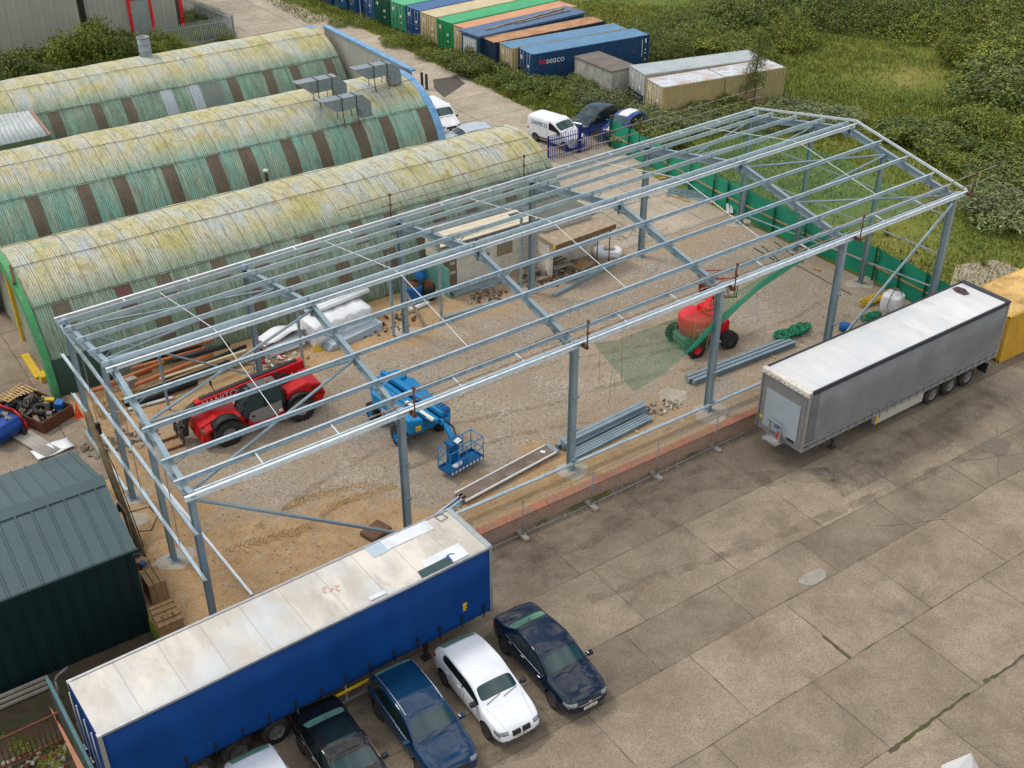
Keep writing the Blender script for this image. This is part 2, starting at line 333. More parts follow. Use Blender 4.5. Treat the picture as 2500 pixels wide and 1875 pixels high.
def slabs(name, rows, z, matl, th=.01):
    V, Fq, T = [], [], []; J = MB()
    for y0, y1, xs, joints in rows:
        for a, b in zip(xs, xs[1:]):
            k = len(V); ya, yb = (y0, y1)
            V += [(a, ya, z), (b, ya, z), (b, yb, z), (a, yb, z)]; Fq.append((k, k+1, k+2, k+3)); T += [min(1, max(0, (RT.get(round(y0, 2), .5) if name == 'yard' else .5)+random.uniform(-.28, .28)))]*4
    o = npmesh(name, V, Fq, matl); at = o.data.attributes.new('tone', 'FLOAT', 'POINT'); at.data.foreach_set('value', T)
    return tag(o, kind='structure')
M['joint'] = mat('joint_dirt', (.115, .095, .066), .95, 0, .3, 2, (.035, .06, .012), .5, (.56, .66))
M['crack'] = mat('crack_dirt', (.10, .085, .065), .95, 0, .3, 2)
def joints(name, segs, z, w, matl, parent, wob=.02, st=.35):
    V, Fq = [], []
    for (x0, y0), (x1, y1) in segs:
        L = math.hypot(x1-x0, y1-y0); n = max(2, int(L/st)); dx, dy = (x1-x0)/L, (y1-y0)/L; off = 0
        for i in range(n+1):
            t = L*i/n; off = off*.7+random.uniform(-wob, wob); ww = w*random.uniform(.4, 1.5)/2
            cx, cy = x0+dx*t-dy*off, y0+dy*t+dx*off
            V += [(cx-dy*ww, cy+dx*ww, z), (cx+dy*ww, cy-dx*ww, z)]
            if i < n: k = len(V); Fq.append((k-2, k-1, k+1, k))
    o = npmesh(name, V, Fq, matl, parent); return o
yr = [(-1.0, -4.7, [-5.4, -1, 3.6, 8.3, 12.6, 17.2, 21.9, 26.4, 31, 35.6, 40.2, 60]), (-4.7, -8.05, [-5.4, -.5, 4., 8.5, 13.1, 17.7, 22.3, 26.9, 31.5, 36, 40.6, 60]),
      (-8.05, -10.2, [-5.4, -1.2, 3.2, 7.5, 11.95, 16.4, 20.8, 25.3, 29.8, 34.2, 60]), (-10.2, -13.5, [-5.4, -.4, 4., 8.6, 13.14, 17.8, 22.1, 26.6, 31, 35.5, 60]),
      (-13.5, -16.9, [-5.4, 2, 6.5, 11.2, 15.8, 20.4, 25, 29.6, 60]), (-16.9, -20.3, [-5.4, 4, 8.8, 13.3, 18, 22.6, 60]), (-20.3, -40, [-5.4, 60])]
yd = slabs('yard', [(a, b, x, 0) for a, b, x in yr], -.65, M['yard'])
sg2 = [((-5.4, y), (60, y)) for y in (-4.72, -8.05, -10.2, -13.5, -16.9, -20.3)]
for a, b, xs in yr:
    sg2 += [((x+.02, a), (x-.02, b)) for x in xs[1:-1]]
joints('slab_joint', sg2, -.645, .034, M['joint'], yd)
# wider mossy stretches of joint and old cracks
joints('mossy_joint', [((15.6, -16.95), (19.8, -16.85)), ((20.6, -16.85), (23.5, -16.9)), ((17.75, -12.2), (17.72, -13.5))], -.641, .11, mat('moss', (.055, .07, .014), .95, 0, .4, 6, (.09, .075, .05), 1.2, (.42, .55)), yd, .03, .15)
joints('yard_crack', [((8.6, -13.3), (9.4, -15.2)), ((9.4, -15.2), (11.1, -16.8)), ((24, -9.2), (26.8, -10.6)), ((30.5, -8.3), (33.4, -9.6)), ((31, -10), (34, -7.6)), ((12.4, -2.6), (13.6, -4.6))], -.642, .02, M['crack'], yd, .08)
pt = MB(); pts = [(19.75+.62*math.cos(a)*(1+.12*math.sin(3*a)), -9.88+.36*math.sin(a)*(1+.15*math.cos(2*a))) for a in [i*PI/9 for i in range(18)]]
pt.prism(pts, -.65, -.637, 'z').build('concrete_patch', M['conc'], yd)
MB().prism([(31.9, -8.15), (33.3, -8.0), (33.6, -8.75), (32.4, -9.2)], -.65, -.638, 'z').build('iron_cover', mat('iron_cover', (.16, .135, .105), .8, .1, .2, 6), yd)
rr = []
for i, y in enumerate(np.arange(28.6, 100, 4.7)):
    xr = 40.4 if y < 60 else 40.4-(y-60)*.12; xl = 28. if y < 62 else 29.7
    rr.append((y, y+4.7, [xl, 31.2, 35.8+(y-28)*.0, xr+random.uniform(-.15, .2)], 0))
rd = slabs('road', rr, .012, M['road'])
joints('slab_joint', [((31.2, 28.6), (31.2, 98)), ((35.8, 28.6), (35.8, 98))]+[((28.5, y), (40.1, y)) for y in np.arange(28.6, 98, 4.7)], .016, .05, M['joint'], rd)
joints('road_crack', [((36, 60), (38, 63)), ((38, 63), (40, 62.4)), ((33, 70), (36, 72)), ((36, 47.6), (37.5, 45.2)), ((36.5, 41), (37.6, 39))], .018, .03, M['crack'], rd, .12)
MB().prism([(36.4, 43.6), (39.6, 45.6), (39.9, 47.6), (38.0, 47.9), (36.9, 45.9)], .012, .02, 'z').build('tarmac_patch', mat('dark_tarmac', (.085, .075, .062), .9, 0, .3, 3), rd)
oc = slabs('old_slab', [(15.4, 19.9, [29.6, 33, 37.4, 39.1], 0), (19.9, 24.2, [28.8, 32.4, 36.3, 39.3], 0), (24.2, 28.55, [28.8, 33.5, 37.2, 40.3], 0)], .03, M['road'])
MB().prism([(29.6, 15.4), (39.1, 15.4), (39.1, 15.2), (29.6, 15.1)], .0, .028, 'z').build('slab_edge', M['conc'], oc)
cs = [((29, 19.9), (39.2, 19.9)), ((29, 24.2), (40, 24.2)), ((33, 15.4), (33, 19.9)), ((37.4, 15.4), (37.4, 19.9)), ((32.4, 19.9), (32.4, 24.2)), ((36.3, 19.9), (36.3, 24.2)), ((33.5, 24.2), (33.5, 28.5)), ((37.2, 24.2), (37.2, 28.5))]
joints('slab_joint', cs, .034, .05, M['joint'], oc)
cc = []
for _ in range(26):
    x, y = random.uniform(29.8, 34.5), random.uniform(15.6, 21)
    for k in range(3):
        a = random.uniform(0, 6.28); x2, y2 = x+math.cos(a)*1.1, y+math.sin(a)*.9
        if 29.7 < x2 < 38 and 15.5 < y2 < 24: cc.append(((x, y), (x2, y2))); x, y = x2, y2
joints('slab_crack', cc, .036, .03, M['crack'], oc, .06)
lc = slabs('hut_forecourt', [(y, y+5, [-14, -9.3, -4.6, -1.0, -.02], 0) for y in np.arange(10.5, 60, 5)], .012, M['yard'])
joints('slab_joint', [((x, 10.5), (x, 50)) for x in (-9.3, -4.6, -1.0)]+[((-14, y), (-.1, y)) for y in np.arange(15.5, 50, 5)], .016, .045, M['joint'], lc)
sb = MB().bx(-14, -5.41, -12, 1.6, -.65, -.63).bx(-5.41, -1.9, -.99, 1.64, -.652, -.632).build('soil_bed', M['soil']); tag(sb, kind='structure')
# ragged pads of pale concrete round the column feet, tyre-marked sand ridges
pd = MB()
for x, y, r in ((0, 4.11, .75), (0, 8.69, .7), (0, 0, .6), (7.94, 0, .6), (15.8, 0, .75), (23.55, -.1, .95), (31.14, 0, .8), (38.86, 4.66, .8), (38.86, 9.44, .5), (38.86, 14.1, .75), (23.55, 14.1, .5), (15.8, 14.1, .7), (-.6, 7.2, .7), (23.0, 1.9, .8)):
    k = [(x+r*(1+.2*math.sin(2.3*a+x)+.1*math.cos(4*a))*math.cos(a), y+r*.8*(1+.2*math.cos(3*a+y))*math.sin(a)) for a in [i*PI/8 for i in range(16)]]
    pd.prism([(a, max(-1.1, b)) for a, b in k], .0, .018+.001*len(pd.f)/40, 'z')
pd.build('concrete_pad', M['palec'], sg)
def m_stain(name, col, amt, sc=2.):
    t = NT(name); a = t.ramp(t.noise(t.obj(), sc, 8, .7), (.42, 0), (.62, amt)); t.fin(col, .95); t.set(t.b.inputs['Alpha'], a); return t.mat
def streak(name, pts, z, w, matl, parent):
    V, Fq = [], []; P = [Vector((*p, 0)) for p in pts]; n = 0
    for i in range(len(P)-1):
        for k in range(8):
            p = P[i].lerp(P[i+1], k/8); d = (P[i+1]-P[i]).normalized(); ww = w*random.uniform(.6, 1.1)/2
            V += [(p.x-d.y*ww, p.y+d.x*ww, z), (p.x+d.y*ww, p.y-d.x*ww, z)]; n += 1
            if n > 1: Fq.append((2*n-4, 2*n-3, 2*n-1, 2*n-2))
    return npmesh(name, V, Fq, matl, parent)
ms = m_stain('rut_dirt', (.17, .12, .07), .3, 1.6); ms2 = m_stain('yard_grime', (.09, .07, .05), .28, 1.2)
for k, (o, w) in enumerate((((3, 2.2), .35), ((3.2, 4.0), .35), ((14, 6), .3), ((14.2, 7.7), .3), ((20, 3), .4), ((20.3, 4.9), .4))):
    streak('wheel_rut', [(o[0]+j*3.2, o[1]+1.6*math.sin(j*.7+k//2)+.15*j) for j in range(6)], .021+.001*k, w, ms, sg)
for k, pts in enumerate((((9, -2.4), (14, -3.2), (20, -3.0), (26, -6.2)), ((9, -2.0), (15, -2.2), (22, -2.3)), ((12, -6), (20, -7.4), (30, -8.2), (38, -8.8)), ((24.5, -6.2), (31, -6.4), (38, -5.6)), ((1, -5.6), (5, -6.2), (10, -5.8)), ((2, -9.6), (6, -10.2), (10, -9.8)))):
    streak('grime_streak', pts, -.6475+.0005*k, (1.2, .6, .5, 1.8, 1.6, .9)[k], ms2, yd)
rk = MB()
for u0, v0, u1, v1, n in ((625, 1330, 760, 1285, 16), (800, 1240, 965, 1185, 22), (720, 1225, 900, 1180, 16), (560, 1345, 700, 1300, 12), (690, 1245, 790, 1200, 10)):
    a = G(u0, v0); b = G(u1, v1); d = (b-a).normalized(); s_ = Vector((-d.y, d.x, 0))
    for i in range(n):
        c = a.lerp(b, i/n); 
        for sgn in (-1, 1):
            e = c+d*random.uniform(.1, .2)+s_*sgn*random.uniform(.14, .26); w = random.uniform(.02, .045)
            rk.add([c+s_*sgn*.03-d*w+Vector((0,0,.012)), c+s_*sgn*.03+d*w+Vector((0,0,.012)), e+d*w+Vector((0,0,.012)), e-d*w+Vector((0,0,.012)), c+s_*sgn*.03+Vector((0,0,.055)), e+Vector((0,0,.05))],
                   [(0, 3, 5, 4), (1, 4, 5, 2), (3, 2, 5), (0, 4, 1)])
rk.build('tyre_track', mat('sand_ridge', (.43, .29, .14), .95, 0, .3, 3), sg)
# loose stones over the crushed stone: nobody could count them
def rocks(name, N, box, s0, s1, matl, parent=None, z=.01, reject=None):
    P = np.column_stack([rng.uniform(box[0], box[1], N), rng.uniform(box[2], box[3], N), np.full(N, z)])
    s = s0+(s1-s0)*rng.random(N)**3
    base = np.array([(1, 0, 0), (-.4, .9, 0), (-.6, -.8, 0), (.1, .1, .7), (.5, .6, .25), (.3, -.7, .3)]); 
    tri = np.array([(0, 4, 3), (4, 1, 3), (1, 2, 3), (2, 5, 3), (5, 0, 3), (0, 1, 4), (2, 0, 5)])
    a = rng.uniform(0, 6.28, N); R = np.stack([np.cos(a), -np.sin(a), 0*a, np.sin(a), np.cos(a), 0*a, 0*a, 0*a, 0*a+1], -1).reshape(N, 3, 3)
    B = base[None]*rng.uniform(.6, 1.3, (N, 6, 3)); V = np.einsum('nij,nkj->nki', R, B)*s[:, None, None]+P[:, None]
    Fq = tri[None]+(np.arange(N)*6)[:, None, None]
    return npmesh(name, V.reshape(-1, 3), Fq.reshape(-1, 3), matl, parent)
M['stone'] = m_leaf('loose_stones', (.15, .12, .09), (.26, .21, .15), (.34, .29, .22), (.43, .38, .31))
tag(rocks('gravel', 26000, (-1.6, 39.2, -.9, 17.6), .014, .06, M['stone']), 'loose grey and brown stones scattered over the building site', 'gravel', kind='stuff')
# ------------------------------------------------------------------ vegetation
def leaves(blobs, N, size, flat=.5):
    """leaf-sized quads through the outer volume of a set of blobs (x, y, z, rx, rz)"""
    B = np.array(blobs, float); w = B[:, 3]**2; w /= w.sum(); k = rng.choice(len(B), N, p=w)
    d = rng.normal(size=(N, 3)); d /= np.linalg.norm(d, axis=1)[:, None]; d[:, 2] = np.where(d[:, 2] < -.25, -d[:, 2]*.5, d[:, 2])
    lump = 1+.16*np.sin(d[:, 0]*7+k)+.14*np.sin(d[:, 1]*9+2*k)+.1*np.sin(d[:, 2]*11+3*k)
    r = (rng.random(N)**.33*.45+.6)*lump
    P = B[k, :3]+d*np.stack([B[k, 3]*r, B[k, 3]*r, B[k, 4]*r], -1); P[:, 2] = np.maximum(P[:, 2], .03)
    n = d*.6+rng.normal(size=(N, 3))*.6+np.array([0, 0, flat]); n /= np.linalg.norm(n, axis=1)[:, None]
    a = np.cross(n, rng.normal(size=(N, 3))); a /= np.linalg.norm(a, axis=1)[:, None]; b = np.cross(n, a)
    s = size*rng.uniform(.55, 1.35, N)[:, None]
    V = np.stack([P-a*s, P-b*s*.45+n*s*.1, P+a*s, P+b*s*.45+n*s*.1], 1)
    return V.reshape(-1, 3), np.arange(N*4).reshape(-1, 4)
def bush_mesh(seed, nb, N, size, matl, rx=1., rz=.8):
    global rng; rng = np.random.default_rng(seed)
    bl = [(rng.uniform(-.75, .75), rng.uniform(-.75, .75), rng.uniform(.15, .65)*rz, rng.uniform(.22, .52)*rx, rng.uniform(.25, .6)*rz) for _ in range(nb+6)]
    V, Fq = leaves(bl, N, size); o = npmesh('foliage', V, Fq, matl); return o
def stem_mesh(n=6, h=.8, sp=.5, r=.02):
    m = MB()
    for i in range(n):
        a = 2*PI*i/n+random.random(); m.tube((0, 0, 0), (sp*math.cos(a)*random.uniform(.3, 1), sp*math.sin(a)*random.uniform(.3, 1), h*random.uniform(.6, 1)), r, 5, 0, r*.3)
    return m.build('stem', M['bark'])
PROTO = {}
for i, (k, lm) in enumerate((('d', 'leaf_dark'), ('y', 'leaf_yel'), ('g', 'leaf_grey'))):
    f = bush_mesh(40+i, 11, 15000, .034, M[lm]); s_ = stem_mesh(); PROTO[k] = [f, s_, 0]
def bush(name, label, u, v, r, h, kind, cat='bush', group=None, z=0, yw=0):
    p = G(u, v, z); t = thing(name, label, cat, (p.x, p.y, z), yw or random.uniform(0, 6), group)
    f, s_, used = PROTO[kind]
    if not used: ff, ss = f, s_; PROTO[kind][2] = 1
    else: ff, ss = f.copy(), s_.copy(); C.objects.link(ff); C.objects.link(ss)
    ff.parent = t; ss.parent = t; ff.scale = (r, r, h); ss.scale = (r, r, h); return t
BL = [ # name, label, u, v, radius, height, kind
 ('shrub', 'bushy green shrub by the left frame edge, in front of the grey clad warehouse', 20, 195, 2.6, 3.0, 'd'),
 ('shrub', 'low green shrub left of the two tall ones in front of the grey warehouse', 105, 190, 2.2, 2.2, 'd'),
 ('shrub', 'tallest green shrub before the grey warehouse, left of the red door frame', 205, 172, 2.7, 4.3, 'y'),
 ('shrub', 'big green shrub directly beneath the red framed door of the warehouse', 285, 158, 2.6, 4.2, 'd'),
 ('shrub', 'small green shrub between the red framed door and the grey palisade fence', 400, 140, 1.7, 2.6, 'y'),
 ('shrub', 'green shrub hiding the foot of the wall right of the chimney pipe', 345, 150, 1.8, 2.4, 'd'),
 ('shrub', 'dark green shrub inside the palisade fence by the warehouse corner', 505, 55, 2.0, 1.6, 'd'),
 ('shrub', 'green shrub behind the front palisade fence panel', 520, 90, 1.7, 1.4, 'y'),
 ('bramble_bush', 'dark leafy bush in front of the blue cabin and the rusty roofed container', 1150, 172, 2.6, 2.0, 'd'),
 ('bramble_bush', 'leafy bush at the foot of the cream container doors', 1205, 182, 1.8, 1.7, 'd'),
 ('bramble_bush', 'dark bramble bush below the red and white lettering of the long blue container', 1295, 222, 2.3, 1.6, 'd'),
 ('bramble_bush', 'bramble bush between the blue container and the grey concrete box', 1385, 225, 2.2, 1.5, 'd'),
 ('bramble_bush', 'bramble bush at the foot of the weathered concrete box', 1455, 245, 2.0, 1.1, 'g'),
 ('bramble_bush', 'pale flecked bramble bush in front of the cream container with rusty patches', 1640, 305, 2.8, 1.3, 'g'),
 ('bramble_bush', 'bramble bush behind the green netted fence, right of the blue car', 1585, 345, 2.6, 1.4, 'd'),
 ('bramble_bush', 'dark bramble mound beneath the drooping birch tree', 1770, 290, 2.9, 1.6, 'd'),
 ('bramble_bush', 'wide bramble mound just beyond the far gable of the steel frame', 1985, 300, 3.2, 1.5, 'g'),
 ('bramble_bush', 'round dark bramble mound in the grass right of the far gable apex', 2255, 355, 3.4, 2.1, 'd'),
 ('gorse_bush', 'yellow green bush right of the round bramble mound', 2390, 350, 3.0, 3.2, 'y'),
 ('gorse_bush', 'low yellow green bush in front of the round bramble mound', 2320, 390, 2.4, 1.6, 'y'),
 ('bramble_bush', 'big bramble bank by the right frame edge, level with the scaffold tube ends', 2470, 440, 3.8, 2.0, 'd'),
 ('bramble_bush', 'pale flowering bramble bank below the scaffold tube ends', 2470, 530, 3.4, 1.7, 'g'),
 ('bramble_bush', 'large dark bush at the right frame edge, above the path through the grass', 2440, 245, 5.0, 3.6, 'd'),
 ('bramble_bush', 'dark bush rising left of the large one at the right frame edge', 2490, 170, 4.5, 3.6, 'y'),
 ('gorse_bush', 'small pointed green bush standing alone in the grass field', 2318, 150, 2.2, 2.8, 'y'),
 ('bramble_bush', 'dark round bush among the brambles behind the long blue container', 1800, 80, 3.2, 3.6, 'd'),
 ('gorse_bush', 'light green bush between the brambles and the grass field, below the long hedge', 1925, 105, 2.6, 3.0, 'y'),
 ('gorse_bush', 'yellow green bush in the brambles left of the birch tree', 1730, 115, 3.0, 2.2, 'y'),
 ('gorse_bush', 'light green bush in front of the grey roofed container, above the grass', 1830, 130, 2.8, 2.0, 'y'),
]
for b in BL: bush(*b)
# thickets nobody could divide into bushes
def thicket(name, label, pts, N, size, matl, r0, r1, h0, h1):
    bl = []
    for u, v, n, su, sv in pts:
        for _ in range(n):
            p = G(u+random.uniform(-su, su), v+random.uniform(-sv, sv)); bl.append((p.x, p.y, random.uniform(.1, .3), random.uniform(r0, r1), random.uniform(h0, h1)))
    V, Fq = leaves(bl, N, size); return tag(npmesh(name, V, Fq, matl), label, 'thicket', kind='stuff')
thicket('hedge_thicket', 'dark dense hedge running along the top right of the grass field', [(1900, 35, 8, 30, 14), (2020, 55, 10, 60, 14), (2150, 68, 12, 80, 12), (2290, 55, 10, 80, 14), (2400, 45, 9, 60, 16), (2480, 60, 8, 40, 16)], 130000, .10, M['leaf_dark'], 1.8, 3.2, 1.8, 3.6)
thicket('scrub_thicket', 'lighter scrub growing behind the dark hedge at the top right corner', [(2100, 5, 12, 260, 12), (2350, 8, 16, 180, 18), (2440, 90, 8, 60, 16), (2250, 95, 5, 60, 8)], 90000, .10, M['leaf_yel'], 1.8, 3.4, 1.4, 3.2)
thicket('bramble_thicket', 'sprawling brambles behind the long blue container and the grey roofed container', [(1660, 100, 16, 80, 26), (1740, 70, 10, 60, 22), (1590, 130, 7, 30, 15), (1840, 90, 8, 50, 24), (1700, 130, 7, 90, 9)], 110000, .075, M['leaf_dark'], 1.3, 2.4, .8, 1.7)
thicket('bramble_thicket', 'brambles spreading between the green fence and the cream container', [(1660, 290, 9, 90, 16), (1760, 310, 8, 70, 14), (1560, 320, 4, 20, 10), (1860, 300, 7, 60, 12), (1480, 255, 4, 50, 8)], 60000, .065, M['leaf_grey'], 1.0, 1.9, .5, 1.1)
thicket('weed_thicket', 'tall weeds along the verge at the foot of the container doors', [(860, 60, 4, 40, 6), (1000, 105, 7, 60, 8), (1100, 150, 8, 60, 10), (1230, 200, 8, 50, 10), (1350, 240, 8, 70, 10), (1200, 190, 5, 60, 8)], 50000, .055, M['leaf_yel'], .6, 1.3, .3, .7)
# grass blades
def blades(name, label, N, boxes, h0, h1):
    P = []
    tot = sum((b[1]-b[0])*(b[3]-b[2])*b[4] for b in boxes)
    for b in boxes:
        n = int(N*(b[1]-b[0])*(b[3]-b[2])*b[4]/tot); P.append(np.column_stack([rng.uniform(b[0], b[1], n), rng.uniform(b[2], b[3], n)]))
    P = np.vstack(P); k = np.sin(P[:, 0]*.35+1.3*np.sin(P[:, 1]*.21))+np.sin(P[:, 1]*.4+np.sin(P[:, 0]*.3))+rng.normal(size=len(P))*.7
    P = P[k > -1.0]; N = len(P); a = rng.uniform(0, 6.28, N); w = rng.uniform(.02, .055, N); h = rng.uniform(h0, h1, N); z = hmap(P[:, 0], P[:, 1])
    l = rng.normal(size=(N, 2))*.4*h[:, None]
    V = np.stack([np.column_stack([P[:, 0]-np.cos(a)*w, P[:, 1]-np.sin(a)*w, z]), np.column_stack([P[:, 0]+np.cos(a)*w, P[:, 1]+np.sin(a)*w, z]), np.column_stack([P[:, 0]+l[:, 0], P[:, 1]+l[:, 1], z+h])], 1)
    return tag(npmesh(name, V.reshape(-1, 3), np.arange(3*N).reshape(-1, 3), M['blade']), label, 'grass', kind='stuff')
blades('grass', 'rough tufty grass covering the field beyond the fence', 300000, [(40.2, 75, -4, 60, 1.6), (58, 120, 20, 110, .7)], .07, .30)
blades('verge_grass', 'grass verge between the concrete road and the row of containers', 40000, [(40.5, 47, 28, 90, 1), (37, 41, 68, 95, .5)], .08, .35)
# birch
t = thing('birch_tree', 'slender drooping birch growing in front of the cream container with rusty roof', 'tree', tuple(G(1838, 262)))
tr = MB(); tr.path([(0, 0, 0), (.1, .05, 1.2), (-.05, .1, 2.6), (.1, .1, 4.0), (0, .2, 5.6)], .07, 7)
for i in range(16):
    a = random.uniform(0, 6.28); z = 1.6+i*.25; r = .9-.03*i; p = (0, .1, z); q = (math.cos(a)*r*.6, math.sin(a)*r*.6, z+.35); e = (math.cos(a)*r, math.sin(a)*r, z-.5)
    tr.path([p, q, e], .015, 5)
tr.build('trunk', M['bark'], t)
bl = [(random.uniform(-.5, .5)*(1.5-z*.16), random.uniform(-.5, .5)*(1.5-z*.16), z, .55, .7) for z in np.linspace(1.2, 5.4, 16)]
V, Fq = leaves(bl, 8000, .045, 0); npmesh('crown', V, Fq, M['leaf_dark'], t)
# palm-leaved weeds at single spots
for u, v, lab in ((2165, 575, 'tuft of upright green weeds on bare soil between two gable columns'), (2400, 650, 'green weed tuft on the bare ground behind the green fence'), (390, 1235, None)):
    if lab is None: continue
    p = G(u, v); m = MB()
    for i in range(90):
        a = random.uniform(0, 6.28); r = random.uniform(.1, .6); h = random.uniform(.3, .8); w = .03
        m.add([(math.cos(a+w)*.1, math.sin(a+w)*.1, 0), (math.cos(a-w*6)*.1, math.sin(a-w*6)*.1, 0), (r*math.cos(a), r*math.sin(a), h)], [(0, 1, 2)])
    t = m.build('weed_tuft', M['leaf_yel'], None, p, fixn=False); tag(t, lab, 'weed')
# ------------------------------------------------------------------ arched sheet-metal huts
def m_hut(name, seed, rusty, turq):
    t = NT(name); uv = t.uv(); u, v, _ = t.sep(uv)      # u metres along the hut, v metres round the arc from the front foot
    q = t.n('CombineXYZ', {0: u, 1: v, 2: float(seed)}).outputs[0]
    s1 = t.noise(t.map(q, (1.0, .55, 1)), .75, 9, .68, .3); s2 = t.noise(t.map(q, (1, .5, 1), (11, 3, 2)), 1.5, 9, .7)
    cream = t.ramp(s1, (.30, (.38, .45, .48)), (.42, (.44, .46, .40)), (.52, (.48, .45, .28)), (.62, (.42, .385, .15)), (.74, (.33, .31, .12)))
    fine = t.noise(t.map(q, (3.2, 1.6, 1), (21, 5, 2)), 1.6, 8, .75); cream = t.mix(1., cream, t.ramp(fine, (.25, .72), (.5, 1.0), (.75, 1.2)), 'MULTIPLY')
    cream = t.mix(t.ramp(s2, (.52, 0), (.66, .75)), cream, (.24, .33, .26))
    green = t.mix(t.ramp(s2, (.35, 0), (.62, 1)), t.mix(turq, (.22, .29, .20), (.17, .41, .33)), t.mix(turq, (.14, .19, .13), (.25, .33, .25)))
    green = t.mix(t.ramp(t.noise(t.map(q, (2.2, .35, 1), (5, 5, 5)), 1.2, 8, .7), (.50, 0), (.68, .8)), green, (.42, .44, .32))
    green = t.mix(1., green, t.ramp(t.noise(t.map(q, (4.5, .7, 1), (1, 5, 2)), 1.6, 7, .75), (.25, .6), (.75, 1.4)), 'MULTIPLY')
    R = 5.1; vm = t.math('ABSOLUTE', t.math('SUBTRACT', v, R*PI/2))      # distance from the crown
    edge = t.math('ADD', vm, t.math('MULTIPLY_ADD', s1, 1.5, -.75))
    zone = t.ramp(t.math('MULTIPLY_ADD', edge, .5, -1.2), (.05, 0), (.62, 1)) # 0 crown, 1 side
    c = t.mix(zone, cream, green)
    # rust runs down every few corrugations
    runs = t.noise(t.map(q, (7.5, .8, 1)), 1.0, 4, .6); sp = t.noise(t.map(q, (9, 2.6, 1), (2, 2, 2)), 1.3, 3, .6)
    rm = t.math('MULTIPLY', t.ramp(runs, (.50, 0), (.58, 1)), t.ramp(sp, (.44, 0), (.56, 1)))
    c = t.mix(t.math('MULTIPLY', t.math('MULTIPLY', rm, .7), rusty), c, (.19, .10, .065))
    c = t.mix(t.math('MULTIPLY', t.ramp(t.noise(t.map(q, (5, .45, 1), (7, 1, 1)), 1.2, 4), (.55, 0), (.7, 1)), .45), c, (.13, .16, .15))
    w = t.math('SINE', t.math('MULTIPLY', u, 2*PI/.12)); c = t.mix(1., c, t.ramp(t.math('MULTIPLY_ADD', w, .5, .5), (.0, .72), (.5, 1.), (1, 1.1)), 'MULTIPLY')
    # side laps of the sheets
    fr = t.math('FRACT', t.math('MULTIPLY', u, 1/.66)); l = t.math('LESS_THAN', fr, .045); c = t.mix(t.math('MULTIPLY', l, .65), c, (.07, .075, .06))
    return t.fin(c, .75, .05)
def m_dark_sheet(name, a, b):
    t = NT(name); uv = t.uv(); u, v, _ = t.sep(uv); q = t.n('CombineXYZ', {0: u, 1: v, 2: 1.}).outputs[0]
    c = t.mix(t.ramp(t.noise(t.map(q, (2, .5, 1)), 1.5, 8, .7), (.35, 0), (.65, 1)), a, b)
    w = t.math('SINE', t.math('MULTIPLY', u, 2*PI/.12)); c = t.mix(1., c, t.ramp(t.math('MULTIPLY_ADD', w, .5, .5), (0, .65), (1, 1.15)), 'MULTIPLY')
    return t.fin(c, .7)
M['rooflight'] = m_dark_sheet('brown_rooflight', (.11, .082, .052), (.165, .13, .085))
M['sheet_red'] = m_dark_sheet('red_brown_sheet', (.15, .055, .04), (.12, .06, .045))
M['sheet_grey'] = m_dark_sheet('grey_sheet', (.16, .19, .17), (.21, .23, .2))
M['sheet_pale'] = m_dark_sheet('pale_sheet', (.38, .43, .47), (.45, .48, .52))
M['lap'] = mat('dark_lap_line', (.05, .05, .04), .9)  # dark colour of the thin lines along the sheet laps
M['blue_trim'] = mat('blue_flashing', (.09, .27, .50), .55, 0, .2, 1, (.25, .38, .52), 2, (.4, .7))
M['green_trim'] = mat('green_flashing', (.05, .25, .09), .6, 0, .15, 1, (.12, .33, .17), 2)
HR, HTH, HY0, HD = 5.1, .01, 23.006, 13.129
def hpt(n, x, a, r):
    o = Vector((-math.sin(HTH), math.cos(HTH), 0))*(HY0+HD*n); ax = Vector((math.cos(HTH), math.sin(HTH), 0)); nn = Vector((-math.sin(HTH), math.cos(HTH), 0))
    return o+ax*x-nn*(r*math.cos(a))+Vector((0, 0, r*math.sin(a)))
def arc_sheet(name, n, x0, x1, a0, a1, matl, parent, dr=0., amp=.02, pitch=.12, na=None):
    nx = max(3, int((x1-x0)/pitch*4)+1); na = na or max(3, int((a1-a0)/PI*56)); xs = np.linspace(x0, x1, nx); as_ = np.linspace(a0, a1, na)
    X, A = np.meshgrid(xs, as_, indexing='ij'); Rr = HR+dr+amp*np.sin(2*PI*X/pitch)
    o = np.array([-math.sin(HTH), math.cos(HTH)])*(HY0+HD*n); ax = np.array([math.cos(HTH), math.sin(HTH)]); nn = np.array([-math.sin(HTH), math.cos(HTH)])
    sag = .03*np.sin(X*.9)+.02*np.sin(X*2.3+n)
    Rr = Rr+sag*.6
    V = np.stack([o[0]+ax[0]*X-nn[0]*Rr*np.cos(A), o[1]+ax[1]*X-nn[1]*Rr*np.cos(A), Rr*np.sin(A)], -1).reshape(-1, 3)
    i = np.arange(nx*na).reshape(nx, na); Fq = np.stack([i[:-1, :-1], i[1:, :-1], i[1:, 1:], i[:-1, 1:]], -1).reshape(-1, 4)
    UV = np.stack([X, A*5.1], -1).reshape(-1, 2)
    return npmesh(name, V, Fq, matl, parent, uv=UV, smooth=True)
A1, A2 = math.radians(76), math.radians(48.8)
